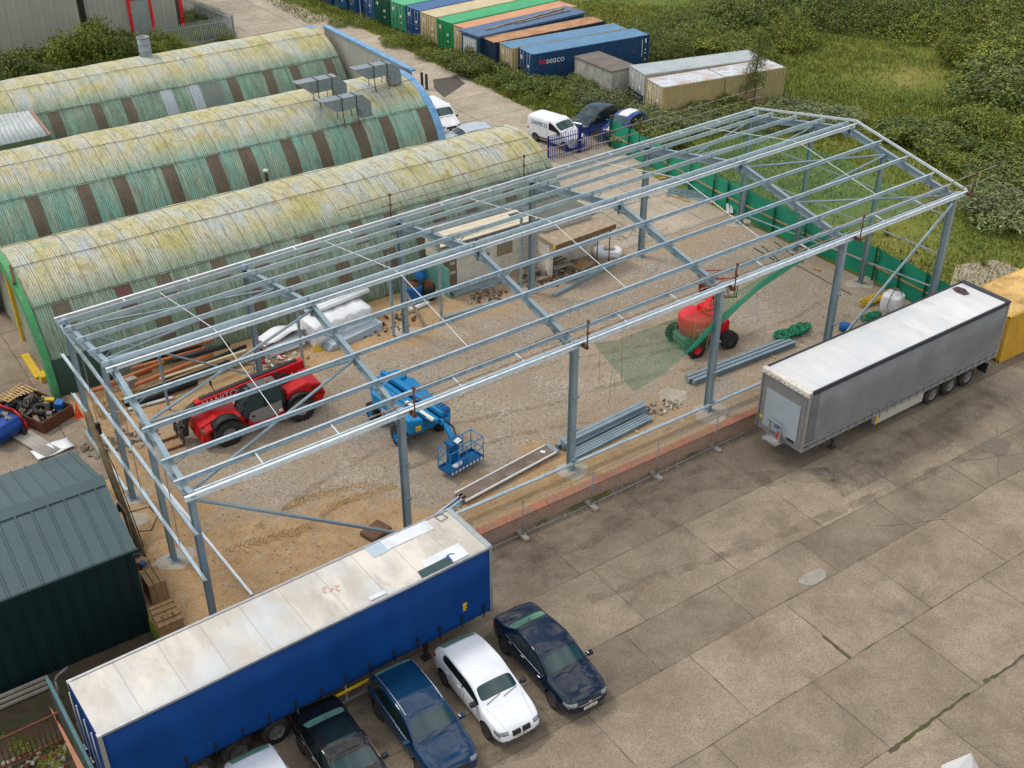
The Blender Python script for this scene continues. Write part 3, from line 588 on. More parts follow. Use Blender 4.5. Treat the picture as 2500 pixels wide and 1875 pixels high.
def hut(n, label, x0, x1, matl, lights, loc):
    t = thing('arched_hut', label, 'hut', loc)
    def W_(o):
        o.location = -Vector(loc); return o
    W_(arc_sheet('crown_sheet', n, x0, x1, A2-.01, PI-A2, matl, t, .03))
    W_(arc_sheet('side_sheet', n, x0, x1, 0, A2+.02, matl, t, 0)); W_(arc_sheet('side_sheet', n, x0, x1, PI-A2-.02, PI, matl, t, 0))
    for a in (A1, A2, PI-A1):
        m = MB()
        pts = [hpt(n, x, a+random.uniform(-.0025, .0025), HR+.085+.02*math.sin(x)) for x in np.arange(x0, x1+.1, .35)]
        m.path(pts, .014, 4); W_(m.build('lap_joint', M['lap'], t, fixn=False))
    for (a, b, mm, lo, hi) in lights:
        W_(arc_sheet('rooflight' if mm is M['rooflight'] else 'repair_sheet', n, a, b, lo, hi, mm, t, .012))
    return t, W_
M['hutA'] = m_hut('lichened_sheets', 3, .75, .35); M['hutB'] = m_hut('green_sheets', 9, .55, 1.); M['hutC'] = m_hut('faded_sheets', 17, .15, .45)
def ang(px, n):  # nothing but the x of a pixel on the hut
    u, v = px; th = HTH; d = ray(u, v); nn = Vector((-math.sin(th), math.cos(th), 0)); ax = Vector((math.cos(th), math.sin(th), 0)); o = nn*(HY0+HD*n)
    c = Vector((CX, CY, CZ))-o; p = Vector((c.dot(nn), c.z)); w = Vector((d.dot(nn), d.z)); A = w.dot(w); B = 2*p.dot(w); Cc = p.dot(p)-(HR)**2; D = max(0, B*B-4*A*Cc)
    return (c+d*((-B-math.sqrt(D))/2/A)).dot(ax)
lowA = A2+.0
LB = [(0, 64), (60, 138), (184, 219), (272, 309), (390, 424), (498, 531), (577, 609), (679, 717), (756, 791), (853, 885), (918, 949), (1011, 1046)]
def lights_from(pairs, n, v_of, lo, w=.0):
    r = []
    for a, b in pairs:
        r.append((ang((a, v_of(a)), n), ang((b, v_of(b)), n), M['rooflight'], lo, A2-.01))
    return r
vB = lambda u: 500-.218*u*1.0 if False else np.interp(u, [0, 57, 350, 700, 1049], [501, 487, 417, 335, 256])
vC = lambda u: np.interp(u, [0, 350, 700, 837], [282, 225, 168, 136])
vA = lambda u: np.interp(u, [120, 696, 1300, 1360], [747, 586, 414, 398])
hB, WB = hut(1, 'middle arched hut of turquoise green sheets with three metal ducts on its crown', -1, 29.45, M['hutB'], lights_from([(60, 92), (184, 216), (272, 304), (390, 422), (498, 530), (577, 609), (680, 708), (757, 785), (853, 880), (920, 946), (1013, 1040)], 1, vB, .12), (14, HY0+HD, 0))
hC, WC = hut(2, 'rear arched hut with faded cream crown and a round chimney pipe', -1, 29.45, M['hutC'], lights_from([(108, 137), (214, 240), (290, 315), (551, 575), (640, 662), (706, 728), (788, 808)], 2, vC, .12)+
     [(ang((388, 222), 2), ang((415, 216), 2), M['sheet_pale'], .12, A2-.01), (ang((460, 212), 2), ang((482, 207), 2), M['sheet_pale'], .12, A2-.01), (ang((487, 207), 2), ang((535, 197), 2), M['sheet_grey'], .12, A2-.01),
      (ang((370, 170), 2), ang((415, 165), 2), M['sheet_pale'], math.radians(60), math.radians(72))], (14, HY0+HD*2, 0))
lt = [(124, 166, 'r'), (277, 316, 'r2'), (376, 412, 'r'), (510, 545, 'r'), (605, 640, 'r'), (730, 762, 'r'), (848, 880, 'r'), (933, 963, 'r'), (1035, 1068, 'r'), (1115, 1144, 'r'), (1213, 1240, 'r'), (1283, 1306, 'r')]
hA, WA = hut(0, 'front arched hut of yellow lichened corrugated sheets beside the steel frame', -.15, 29.45, M['hutA'],
    [(ang((a, vA(a)), 0), ang((b, vA(b)), 0), M['sheet_red'] if k == 'r2' else M['rooflight'], .60, A2-.01) for a, b, k in lt]+
    [(ang((a, vA(a)), 0)+1.3, ang((b, vA(b)), 0)+1.3, M['rooflight'], .24, .50) for a, b, k in lt[1:]]+
    [(-.1, 1.5, M['sheet_grey'], A2-.02, A1), (.0, 1.0, M['sheet_pale'], A1, 1.75), (-.1, 2.6, m_dark_sheet('dark_green_sheet', (.02, .055, .04), (.035, .075, .05)), 0, .36)], (14, HY0, 0))
M['clad'] = mat('weathered_cladding', (.30, .30, .24), .8, 0, .15, 1, (.18, .2, .13), 2, (.4, .7))
def end_wall(n, x, matl, t, W_, thick=.06):
    m = MB(); P = [hpt(n, x, a, HR-.06) for a in np.linspace(0, PI, 30)]; Q = [hpt(n, x+thick, a, HR-.06) for a in np.linspace(0, PI, 30)]
    k = len(P); m.add(P+Q, [tuple(range(k)), tuple(range(2*k-1, k-1, -1))]+[(i, i+1, k+i+1, k+i) for i in range(k-1)]); return W_(m.build('end_wall', matl, t))
def verge(n, x, w, matl, t, W_, a0=0, a1=PI, dr=.06):
    rows = [[hpt(n, x, a, HR+dr), hpt(n, x+w, a, HR+dr+.02), hpt(n, x+w, a, HR-.15)] for a in np.linspace(a0, a1, 36)]
    W_(MB().grid(rows, smooth=False).build('verge_flashing', matl, t, solid=.02, fixn=False))
end_wall(0, .1, M['clad'], hA, WA); end_wall(0, 29.3, M['clad'], hA, WA)
rows = [[hpt(0, -.34, a, HR-.45), hpt(0, -.32, a, HR+.05), hpt(0, -.05, a, HR+.09)] for a in np.linspace(0, PI, 40)]
WA(MB().grid(rows, smooth=False).build('verge_flashing', M['green_trim'], hA, solid=.03, fixn=False))
end_wall(1, 29.3, M['clad'], hB, WB); verge(1, 29.0, .5, M['blue_trim'], hB, WB); end_wall(2, 29.3, M['clad'], hC, WC); verge(2, 29.1, .4, M['blue_trim'], hC, WC, PI*.5, PI)
# near end of the front hut: door posts and leaves
m = MB(); f = lambda a, h: hpt(0, -.25, 0, 0)
yy = HY0
m.bar((-.2, yy+1.3, 0), (-.2, yy+1.3, 4.0), .3, .18); m.bar((-.2, yy-2.9, 0), (-.2, yy-2.9, 3.1), .12, .16); m.bx(-.75, -.4, yy-2.9, yy-.4, .02, .12); m.bx(-.6, -.3, yy-3.4, yy-2.75, .02, .3)
WA(m.build('door_post', M['yel'], hA))
WA(MB().bx(-.12, .02, yy+1.5, yy+3.6, 0, 3.2).build('door_opening', M['blk'], hA)); 
WA(MB().bx(-.1, .0, yy-2.8, yy-2.4, 0, 2.6).build('door_gap', M['blk'], hA))
WA(MB().bar((-.5, yy-2.3, 4.75), (-.3, yy-1.1, 5.1), .1, .14).build('rusty_bracket', M['rust'], hA))
# link walls between the far ends, with blue flashing
def link(name, label, y0, y1, z0, z1, cat='wall'):
    t = thing(name, label, cat, (29.62, y0, 0)); L = y1-y0; m = MB(); pr = []
    n = int(L/.12)
    rows = [[(-.02+.02*(i % 2)+(.0), L*i/n, 0), (-.02+.02*(i % 2), L*i/n, z0+(z1-z0)*i/n)] for i in range(n+1)]
    m.grid(rows, smooth=False).build('corrugated_sheet', M['sheetlink'], t, solid=.02, fixn=False)
    MB().add([(-.12, 0, z0), (.3, 0, z0), (.3, L, z1), (-.12, L, z1), (-.12, 0, z0+.12), (.3, 0, z0+.12), (.3, L, z1+.12), (-.12, L, z1+.12)], [(0, 3, 2, 1), (4, 5, 6, 7), (0, 1, 5, 4), (1, 2, 6, 5), (2, 3, 7, 6), (3, 0, 4, 7)]).build('blue_flashing', M['blue_trim'], t)
    return t
M['sheetlink'] = mat('pale_corrugated', (.36, .35, .30), .7, 0, .12, 1.5)
link('parapet_wall', 'pale corrugated parapet wall with blue coping joining the rear hut to the middle hut', HY0+HD+.3, HY0+2*HD+.2, 5.1, 5.15)
# things standing on the huts
def duct(label, x, y, z, kind):
    s = .82; p = (x, y, z); t = thing('roof_duct', label, 'duct', tuple(p), HTH, 'metal ducts on the middle hut')
    m = MB(); h = .95; w = .95; z0 = .75
    # intake hood with raked mouth, straight run, elbow down
    m.prism([(-2.6, z0+h), (-1.45, z0), (-.95, z0), (-.95, z0+h)], -w/2, w/2, 'y')
    m.prism([(-.93, z0), (.25, z0), (.25, z0+h), (-.93, z0+h)], -w/2, w/2, 'y')
    if kind == 'round':
        a = [(.27+1.25*math.sin(k), z0-.3+1.25*math.cos(k)) for k in np.linspace(0, PI/2, 9)]; poly = [(.27, z0-.3+1.25)]+a[1:]+[(1.52, -.1), (.6, -.1), (.55, z0-.1), (.27, z0)]
    else: poly = [(.27, z0), (.27, z0+h), (.75, z0+h), (1.5, z0+.25), (1.5, -.15), (.65, -.15), (.65, z0-.35)]
    m.prism(poly, -w/2, w/2, 'y'); m.build('duct_body', M['ductm'], t, bevel=.015)
    f = MB()
    for x0 in (-.94, .26): f.cut(); f.prism([(x0-.03, z0-.04), (x0+.03, z0-.04), (x0+.03, z0+h+.04), (x0-.03, z0+h+.04)], -w/2-.04, w/2+.04, 'y')
    f.each('flange', M['blkm'], t)
    l = MB()
    for x0 in (-.94, .26):
        for y in (-w/2, w/2): l.cut(); l.bar((x0, y, z0), (x0+.05, y*1.25, -.55 if y < 0 else -.2), .05)
    l.each('support_leg', M['rust'], t)
    t.scale = (s, s, s); return t
M['ductm'] = mat('duct_steel', (.21, .25, .27), .45, .3, .2, 2.5, (.3, .34, .36), 4, (.45, .8)); M['blkm'] = mat('dark_metal', (.05, .045, .04), .7)
duct('ribbed grey duct on the hut crown with a rounded elbow, farthest of the three', 26.65, 35.2, 5.12, 'round')
duct('grey duct with an angular elbow, leftmost of the three ducts on the hut crown', 22.45, 34.75, 5.1, 'sq')
duct('grey duct with an angular elbow lowest on the hut side, nearest the front hut', 22.75, 32.15, 4.6, 'sq')
t = thing('chimney_pipe', 'short round grey chimney pipe standing on the rear hut', 'chimney', tuple(hpt(2, ang((371, 148), 2), math.radians(97), HR-.1)))
MB().lathe((0, 0, 0), (0, 0, 1), [(0, .42), (1.5, .42), (1.5, .38), (.9, .36), (.9, .001)], 24).build('pipe', M['ductm'], t)
f = MB()
for z in (.5, 1., 1.44): f.cut(); f.lathe((0, 0, z), (0, 0, 1), [(0, .42), (.0, .45), (.05, .45), (.05, .42)], 24)
f.each('seam_band', M['grey'], t)
t = thing('vent_cowl', 'small white capped vent pipe on the turquoise side of the middle hut', 'vent', tuple(hpt(1, ang((649, 430), 1), math.radians(22), HR)))
MB().tube((0, 0, -.1), (-.05, -.05, .75), .09).build('pipe', M['rust'], t); MB().lathe((-.05, -.05, .7), (0, 0, 1), [(0, .1), (.03, .17), (.14, .16), (.2, .001)], 14).build('cap', M['white'], t)
# twin posts by the road
for k, (u, v) in enumerate(((1031, 215), (1042, 219))):
    p = G(u, v); o = MB().bar((0, 0, 0), (0, 0, 1.25), .16).build('iron_post', M['blkm'], None, p); tag(o, ('left' if k == 0 else 'right')+' one of two dark iron posts at the end of the middle hut', 'post', 'pair of dark posts by the road')
# lean-to roof and boxes beside the rear hut (left)
t = thing('lean_to_shed', 'small shed with a pale corrugated roof between the middle and rear huts', 'shed', tuple(G(60, 345, 0)))
a = G(0, 281, 4.6); 
m = MB(); rows = []
P0, P1, P2, P3 = [G(u, v, z)-t.location for u, v, z in ((-140, 300, 4.3), (75, 270, 4.3), (122, 330, 3.5), (-140, 385, 3.5))]
n = 60
for i in range(n+1):
    k = i/n; a = P0.lerp(P1, k); b = P3.lerp(P2, k); z = .035*math.sin(i*PI/1.5); rows.append([a+Vector((0, 0, z)), b+Vector((0, 0, z))])
m.grid(rows).build('corrugated_roof', mat('zinc_sheet', (.42, .46, .46), .5, .2, .12, 2, (.3, .32, .3), 3), t, solid=.02, fixn=False)
m = MB().add([tuple(P3.lerp(P2, .0)), tuple(P2), (P2.x, P2.y, 0), (P3.x, P3.y, 0)], [(0, 1, 2, 3)]); m.add([tuple(P1), tuple(P2), (P2.x, P2.y, 0), (P1.x, P1.y, 0)], [(0, 1, 2, 3)]); m.build('wall', mat('mossy_green_wall', (.10, .14, .08), .9, 0, .2, 2), t, solid=.03, fixn=False)
e = MB().bar(P1+Vector((0, 0, .05)), P2+Vector((0, 0, .05)), .16, .04); e.build('rusty_edge', mat('rust_flaked', (.35, .2, .14), .8, 0, .4, 8), t)
# ------------------------------------------------------------------ big warehouse, palisade fences
M['pal0'] = mat('grey_pipe', (.33, .36, .36), .6)
M['wclad'] = mat('grey_profiled_cladding', (.33, .325, .29), .65, 0, .06, .6)
t = thing('warehouse', 'big warehouse of grey vertical cladding with a red framed door at the top left', 'warehouse', (27.4, 74.5, 0))
def cladding(name, x0, x1, h, parent, matl, y=0, pitch=.3, d=.035, axis='x'):
    V = []; n = int((x1-x0)/pitch); m = MB(); rows = []
    for i in range(n):
        for k, dd in ((0, 0), (.55, 0), (.65, d), (.9, d)):
            x = x0+(i+k)*pitch; p = (x, y-dd) if axis == 'x' else (y+dd, x); rows.append([(p[0], p[1], 0), (p[0], p[1], h)])
    return m.grid(rows, smooth=False).build(name, matl, parent, solid=.01, fixn=False)
wA = cladding('front_wall', -42, -8.5, 9, t, M['wclad'], .06, 1.0, .09); wB_ = cladding('front_wall', -8.4, 0, 9, t, M['wclad'], 0, 1.0, .09)
cladding('side_wall', 0, 30, 9, t, M['wclad'], 0, 1.0, .09, 'y')
MB().bx(-42, .2, -.1, 30, 9, 9.3).build('roof', M['grey'], t)
m = MB(); m.bx(-.18, .12, -.2, .1, .0, 9); m.build('corner_trim', M['redp2'], t)
MB().tube((-8.45, -.12, 0), (-8.45, -.12, 9), .08).build('downpipe', M['pal0'], t)
dd = MB().bx(-4.6, -2.95, -.16, -.06, 0, 2.9).build('door', mat('grey_door', (.25, .28, .27), .6, 0, .15, 2), t)
m = MB(); m.bx(-4.85, -4.6, -.2, -.05, 0, 3.1); m.bx(-2.95, -2.7, -.2, -.05, 0, 3.1); m.bx(-4.85, -2.7, -.21, -.04, 2.9, 3.12); m.build('door_frame', M['redp2'], t)
def palisade(name, label, p, q, h, matl, spacing=.16, gap=None, every=2.75, rails=(.3,), cat='fence'):
    p = Vector(p); q = Vector(q); L = (q-p).length; rz = math.atan2(q.y-p.y, q.x-p.x); t = thing(name, label, cat, tuple(p), rz); m = MB(); n = int(L/spacing)
    for i in range(n+1):
        x = i*L/n; m.add([(x-.035, -.03, .05), (x+.035, -.03, .05), (x, -.055, .05), (x-.035, -.03, h-.12), (x+.035, -.03, h-.12), (x, -.055, h-.12), (x-.025, -.07, h), (x+.025, -.07, h)],
             [(0, 3, 5, 2), (2, 5, 4, 1), (0, 1, 4, 3), (3, 6, 5), (5, 7, 4), (3, 4, 7, 6), (5, 6, 7)])
    m.build('pales', matl, t, fixn=False)
    r = MB()
    for z in (.28, h-.42): r.bar((0, .01, z), (L, .01, z), .05, .05)
    r.build('rail', matl, t)
    k = int(L/every)
    for i in range(k+1):
        x = min(L, i*L/max(1, k)); MB().bar((x, .07, 0), (x, .07, h-.1), .1, .06).build('post', matl, t)
    return t
M['pal'] = mat('grey_palisade', (.30, .34, .36), .55, .2, .12, 3)
palisade('palisade_fence', 'front run of grey palisade fence by the warehouse, ending at the road', (20.5, 67.6, 0), (29.6, 67.75, 0), 2.1, M['pal'])
palisade('palisade_fence', 'grey palisade fence running back along the road past the warehouse corner', (29.65, 67.9, 0), (27.7, 84, 0), 2.1, M['pal'])
palisade('palisade_gate', 'dark blue palisade gate leaf hinged beside the front hut', (35.3, 28.5, 0), (37.95, 28.5, 0), 1.85, M['blues'], .145, cat='gate')
palisade('palisade_gate', 'dark blue palisade gate leaf closing against the green netted fence', (38.0, 28.5, 0), (40.45, 28.5, 0), 1.85, M['blues'], .145, cat='gate')
o = MB().bar((0, 0, 0), (0, 0, 2.15), .2).build('gate_post', M['blkm'], None, (40.6, 28.5, 0)); tag(o, 'thick black gate post between the blue gate and the green netting', 'post')
o = MB().bar((0, 0, 0), (0, 0, 2.0), .16).build('gate_post', M['blues'], None, (37.97, 28.62, 0)); tag(o, 'blue post where the two blue gate leaves meet', 'post')
# ------------------------------------------------------------------ small buildings behind the frame
t = thing('block_store', 'long low cream painted block store with pale roof planks, against the front hut', 'outbuilding', (19.6, 16.7, 0))
MB().bx(0, 5.7, 0, 1.5, 0, 2.75).build('wall', M['block'], t)
MB().bx(1.0, 1.08, -.02, 0, .1, 2.2).build('door_jamb', M['white'], t)
MB().bx(.15, .98, -.05, 0.02, 0, 2.1).build('door', mat('brown_board', (.19, .15, .10), .8, 0, .2, 2), t)
m = MB()
for x0, z0 in ((.55, 1.45), (.22, .85), (.56, .9), (.2, .25), (.45, 1.9)): m.cut(); m.bx(x0, x0+.32, -.062, -.051, z0, z0+.16)
m.each('door_patch', mat('cream_patch', (.5, .44, .34), .8), t)
MB().bx(3.6, 4.6, -.03, 0, 1.1, 2.15).build('window_board', mat('window_board', (.28, .22, .15), .8, 0, .2, 4), t)
MB().bar((2.9, -.05, 1.35), (3.05, -.05, 1.5), .1, .12).build('fuse_box', M['grey'], t)
rf = MB(); rf.add([(-.3, -.45, 2.72), (6.1, -.45, 2.72), (6.1, 1.5, 3.2), (-.3, 1.5, 3.2), (-.3, -.45, 2.8), (6.1, -.45, 2.8), (6.1, 1.5, 3.28), (-.3, 1.5, 3.28)], [(0, 3, 2, 1), (4, 5, 6, 7), (0, 1, 5, 4), (1, 2, 6, 5), (2, 3, 7, 6), (3, 0, 4, 7)])
ro = rf.build('roof', mat('felt_roof', (.12, .13, .15), .8, 0, .2, 2), t)
m = MB()
for k, (y, w, L) in enumerate(((-.4, .22, 6.2), (-.15, .2, 6.1), (.3, .25, 4.9), (.55, .2, 5.6), (.95, .3, 5.4))): m.cut(); m.box((L/2-.2, y+w/2, 2.86+(y+.45)*.246), (L, w, .05), (.246, 0, random.uniform(-.01, .01)))
m.each('roof_plank', mat('cream_planks', (.62, .55, .42), .8, 0, .12, 2), ro)
m = MB()
for i in range(5): m.cut(); m.bx(.9+i*1.15, 1.0+i*1.15, -.4, -.02, 2.55, 2.7)
m.each('roof_bracket', M['blkm'], t)
MB().bx(-.06, 0.0, -.9, 1.4, 0, 1.7).build('side_board', mat('turquoise_board', (.12, .32, .27), .7, 0, .15, 2), t)
t = thing('flat_roofed_annexe', 'flat grey felt roofed annexe behind the concrete canopy', 'outbuilding', (25.5, 15.7, 0))
MB().bx(0, 3.4, .0, 2.5, 0, 2.55).build('wall', M['block'], t); MB().bx(-.15, 3.6, -.1, 2.7, 2.55, 2.68).build('roof', mat('olive_felt_roof', (.13, .14, .12), .9, 0, .2, .8, (.09, .1, .085), 1), t)
t = thing('concrete_canopy', 'thick concrete canopy slab over rubble, with a timber fascia and a yellow mark', 'canopy', (25.1, 14.25, 0))
MB().add([(0, -.3, 2.1), (4.3, .0, 2.1), (4.3, 1.25, 2.1), (0, 1.35, 2.1), (0, -.3, 2.33), (4.3, .0, 2.33), (4.3, 1.25, 2.33), (0, 1.35, 2.33)], [(0, 3, 2, 1), (4, 5, 6, 7), (0, 1, 5, 4), (1, 2, 6, 5), (2, 3, 7, 6), (3, 0, 4, 7)]).build('slab', mat('exposed_aggregate', (.34, .27, .19), .95, 0, .3, 3, None, 2, (.5, .7), .5, 30), t)
MB().bar((-.03, -.33, 2.2), (4.33, -.03, 2.2), .05, .28).build('fascia', mat('dark_fascia', (.17, .115, .065), .8, 0, .2, 3), t); MB().bx(-.09, -.02, -.36, -.2, 2.1, 2.3).build('yellow_mark', M['yel'], t)
MB().bx(0.05, .3, .3, 1.3, 0, 2.1).build('block_wall', M['block'], t)
for x, y in ((4.1, .15), (3.2, .1)): MB().tube((x, y, 0), (x, y, 2.1), .03).build('post', M['rust'], t)
# dark green shed (left foreground)
M['shed'] = mat('dark_green_steel', (.008, .026, .028), .45, .1, .12, .8); M['shedr'] = mat('slate_green_roof', (.065, .105, .115), .5, .15, .1, .6)
t = thing('steel_shed', 'dark green profiled steel shed with a slate green pitched roof, bottom left', 'shed', (-1.86, 1.66, 0))
def seamed(name, pts, nseam, parent, matl, off=.05, first=.3):    # pts: a->b along the seams' spacing, a->d along the seams
    a, b, c, d = [Vector(p) for p in pts]; nrm = (b-a).cross(d-a).normalized(); m = MB()
    m.add([a, b, c, d, a-nrm*.04, b-nrm*.04, c-nrm*.04, d-nrm*.04], [(0, 1, 2, 3), (7, 6, 5, 4), (0, 4, 5, 1), (1, 5, 6, 2), (2, 6, 7, 3), (3, 7, 4, 0)])
    o = m.build(name, matl, parent); k = MB()
    for i in range(nseam):
        u = (first+i)/nseam; k.cut(); p = a.lerp(b, u); q = d.lerp(c, u); k.beam(p+nrm*.0, q+nrm*.0, [(-.05, 0), (.05, 0), (.025, off), (-.025, off)], tuple(nrm))
    k.each('seam', matl, o); return o
Ls = 13; ze = 3.2; zr = 4.4
seamed('roof', [(-Ls, -.1, ze), (.1, -.1, ze), (.1, 2.87, zr), (-Ls, 2.87, zr)], 24, t, M['shedr']); seamed('roof', [(.1, 7.3, ze-.3), (-Ls, 7.3, ze-.3), (-Ls, 2.87, zr), (.1, 2.87, zr)], 24, t, M['shedr'])
m = MB(); m.prism([(2.5, zr-.09), (2.87, zr+.09), (3.24, zr-.13), (2.87, zr+.03)], -Ls, .14, 'x'); m.build('ridge_cap', M['shedr'], t)
m = MB(); m.prism([(0, -.65), (7.25, -.0), (7.25, ze-.36), (2.87, zr-.05), (0, ze-.04)], -Ls+.1, .0, 'x'); m.build('wall', M['shed'], t)
k = MB()
for i in range(25): x = -.25-i*.52; k.cut(); k.bar((x, -.02, -.65), (x, -.02, ze-.08), .07, .05)
k.each('wall_rib', M['shed'], t); MB().bar((-Ls, -.14, ze-.02), (.14, -.14, ze-.02), .1, .1).build('gutter', M['shed'], t)
MB().tube((-.05, -.2, ze-.1), (.25, .3, 2.6), .06).build('downpipe', M['shed'], t)
# ------------------------------------------------------------------ steel portal frame
FX = [0, 7.943, 15.802, 23.548, 31.139, 38.859]; WD = 14.13; SL = (7.26-5.89)/7.06; MID = WD/2
def ze(x): return 5.89+.0266*x
def zr_(x, y): return ze(x)+SL*(y if y <= MID else WD-y)       # top of the purlins
nF = Vector((0, -SL, 1)).normalized(); nB = Vector((0, SL, 1)).normalized()
def ISEC(d, b, tf=.016, tw=.011): return [(-b/2, -d/2), (b/2, -d/2), (b/2, -d/2+tf), (tw/2, -d/2+tf), (tw/2, d/2-tf), (b/2, d/2-tf), (b/2, d/2), (-b/2, d/2), (-b/2, d/2-tf), (-tw/2, d/2-tf), (-tw/2, -d/2+tf), (-b/2, -d/2+tf)]
def CSEC(h=.2, f=.07, t=.006, s=1, lip=.02):
    return [(-t*s, 0), (f*s, 0), (f*s, -lip), ((f-t)*s, -lip), ((f-t)*s, -t), (0, -t), (0, -h+t), ((f-t)*s, -h+t), ((f-t)*s, -h+lip), (f*s, -h+lip), (f*s, -h), (-t*s, -h)]
def ZSEC(h=.2, f=.085, t=.005, s=1, lip=.018): # bottom flange to +side*s, top flange to the other; hangs below its line
    P = [(f*s, -h+lip), (f*s, -h), (-t/2*s, -h), (-t/2*s, -t), (-f*s, -t), (-f*s, -lip), (-f*s-.003*s, -lip), (-f*s-.003*s, 0), (t/2*s, 0), (t/2*s, -h+t), (f*s-.004*s, -h+t), (f*s-.004*s, -h+lip)]
    return P
fr = thing('portal_building', 'large unclad portal frame of blue grey steel columns, rafters and galvanised purlins', 'steel building', (19.4, 7.06, 0))
OFF = Vector((19.4, 7.06, 0))
def FB(m, name, matl, parent=fr, **k):
    m.v = [(a-OFF.x, b-OFF.y, c) for a, b, c in m.v] if parent is fr or parent is not None else m.v
    return m.build(name, matl, parent, fixn=False, **k)
def FE(m, name, matl, parent):
    m.v = [(a-OFF.x, b-OFF.y, c) for a, b, c in m.v]; m.each(name, matl, parent, fixn=False)
colD, colB = .34, .2
def column(x, y, top, base=True, d=colD, b=colB, cleat=0):
    m = MB().beam((x, y, .03), (x, y, top), ISEC(b, d, .015, .012) if False else [(q[1], q[0]) for q in ISEC(d, b)], (1, 0, 0)); c = FB(m, 'column', M['steel'])
    p = MB().bx(x-.2, x+.2, y-.26, y+.26, .0, .03)
    for sx in (-.14, .14):
        for sy in (-.2, .2): p.tube((x+sx, y+sy, .03), (x+sx, y+sy, .09), .018, 6)
    FB(p, 'base_plate', M['steel'], c)
    if cleat:
        k = MB()
        for z in (2.1, 3.7, .6): k.bx(x-.1, x+.1, y-cleat*(d/2+.12), y-cleat*d/2, z, z+.012); k.bx(x+.09, x+.1, y-cleat*(d/2+.12), y-cleat*d/2, z-.1, z)
        FB(k, 'cleat', M['steel'], c)
    return c
for i, x in enumerate(FX):
    for y, cl in ((.19, 1), (WD-.19, -1)):
        column(x, y, zr_(x, .19)-.3, cleat=0 if (i in (0, 5)) else 1)
for x, ys in ((0, (4.11, 8.69)), (38.859, (4.66, 9.44))):
    for y in ys: column(x, y, zr_(x, y)-.5, d=.2, b=.2)
for x in FX:      # rafters with haunches
    for y0, y1, n_ in ((.0, MID-.004, nF), (WD, MID+.004, nB)):
        D = .34; o = -.2-D/2-.01
        p = Vector((x, y0, zr_(x, y0)))+n_*o; q = Vector((x, y1, zr_(x, MID)))+n_*o
        r = FB(MB().beam(p, q, ISEC(D, .19), tuple(n_)), 'rafter', M['steel'])
        sg = 1 if y1 > y0 else -1
        h = MB(); a = Vector((x, y0+sg*.36, zr_(x, y0+sg*.36)))+n_*(o-D/2); b = Vector((x, y0+sg*1.5, zr_(x, y0+sg*1.5)))+n_*(o-D/2); c = Vector((x, y0+sg*.36, a.z-.33))
        dx = Vector((.006, 0, 0)); w = Vector((.09, 0, 0))
        h.add([a-dx, b-dx, c-dx, a+dx, b+dx, c+dx], [(0, 1, 2), (5, 4, 3), (0, 3, 4, 1), (1, 4, 5, 2), (2, 5, 3, 0)]); h.add([b-w, b+w, c+w, c-w, b-w+Vector((0, 0, -.012)), b+w+Vector((0, 0, -.012)), c+w+Vector((0, 0, -.012)), c-w+Vector((0, 0, -.012))], [(0, 1, 2, 3), (7, 6, 5, 4), (0, 4, 5, 1), (2, 6, 7, 3)])
        FB(h, 'haunch', M['steel'], r)
        a = Vector((x, y1-sg*.004, p.z)); k = MB(); zt = zr_(x, MID)-.22
        k.prism([(y1-sg*.012, zt-.58), (y1-sg*.012, zt), (y1, zt), (y1, zt-.58)], x-.1, x+.1, 'x'); k.prism([(y1-sg*.55, zt-.45), (y1-sg*.01, zt-.36), (y1-sg*.01, zt-.56)], x-.006, x+.006, 'x'); FB(k, 'apex_plate', M['steel'], r)
        st = MB()   # cleats carrying the purlins, and the eave stub
        for yy in ((.7, 1.77, 3.45, 5.12, 6.9) if sg > 0 else (7.4, 9.1, 10.9, 12.65, 13.75)):
            c0 = Vector((x, yy, zr_(x, yy))); st.cut(); st.beam(c0+n_*-.2, c0+n_*-.03, [(-.004-.006, -.07), (.004-.006, -.07), (.004-.006, .07), (-.004-.006, .07)], (1, 0, 0))
        FE(st, 'purlin_cleat', M['steel'], r)
        e = MB().bar((x, y0+sg*.02, zr_(x, 0)-.14), (x, y0-sg*.16, zr_(x, 0)-.14), .16, .012); e.bar((x, y0+sg*.1, zr_(x, 0)-.27), (x, y0+sg*.1, zr_(x, 0)-.05), .2, .2, (1, 0, 0)); FB(e, 'eave_stub', M['steel'], r)
XA, XB = -.33, 39.15
def pline(name, y, n_, s, mt, xa=XA, xb=XB, dz=0, prof=None):
    p = Vector((xa, y, zr_(xa, y)+dz)); q = Vector((xb, y, zr_(xb, y)+dz)); m = MB().beam(p, q, prof or CSEC(s=s), tuple(n_)); o = FB(m, name, mt)
    k = MB()        # sleeves and bolts at the frames
    for x in FX[1:-1]:
        a = Vector((x-.32, y, zr_(x-.32, y)+dz)); b = Vector((x+.32, y, zr_(x+.32, y)+dz)); sd = Vector((0, -1, 0))*(.004)
        k.cut(); k.beam(a+n_*-.02+sd, b+n_*-.02+sd, [(-.003, -.16), (.003, -.16), (.003, 0), (-.003, 0)], tuple(n_))
        for dx in (-.25, -.2, .2, .25): c = Vector((x+dx, y, zr_(x+dx, y)+dz)); k.tube(c, c+n_*.03, .008, 5)
    FE(k, 'sleeve', M['galv'], o); return o
for y in (.7, 1.77, 3.45, 5.12, 6.9): pline('purlin', y, nF, 1, M['galv2'] if y == 6.9 else M['galv'])
for y in (7.4, 9.1, 10.9, 12.65, 13.75): pline('purlin', y, nB, -1, M['galv'])
CS = [(-.02, -.22), (.05, -.22), (.05, -.2), (-.005, -.205), (-.005, -.02), (.09, -.03), (.09, 0), (-.02, 0)]
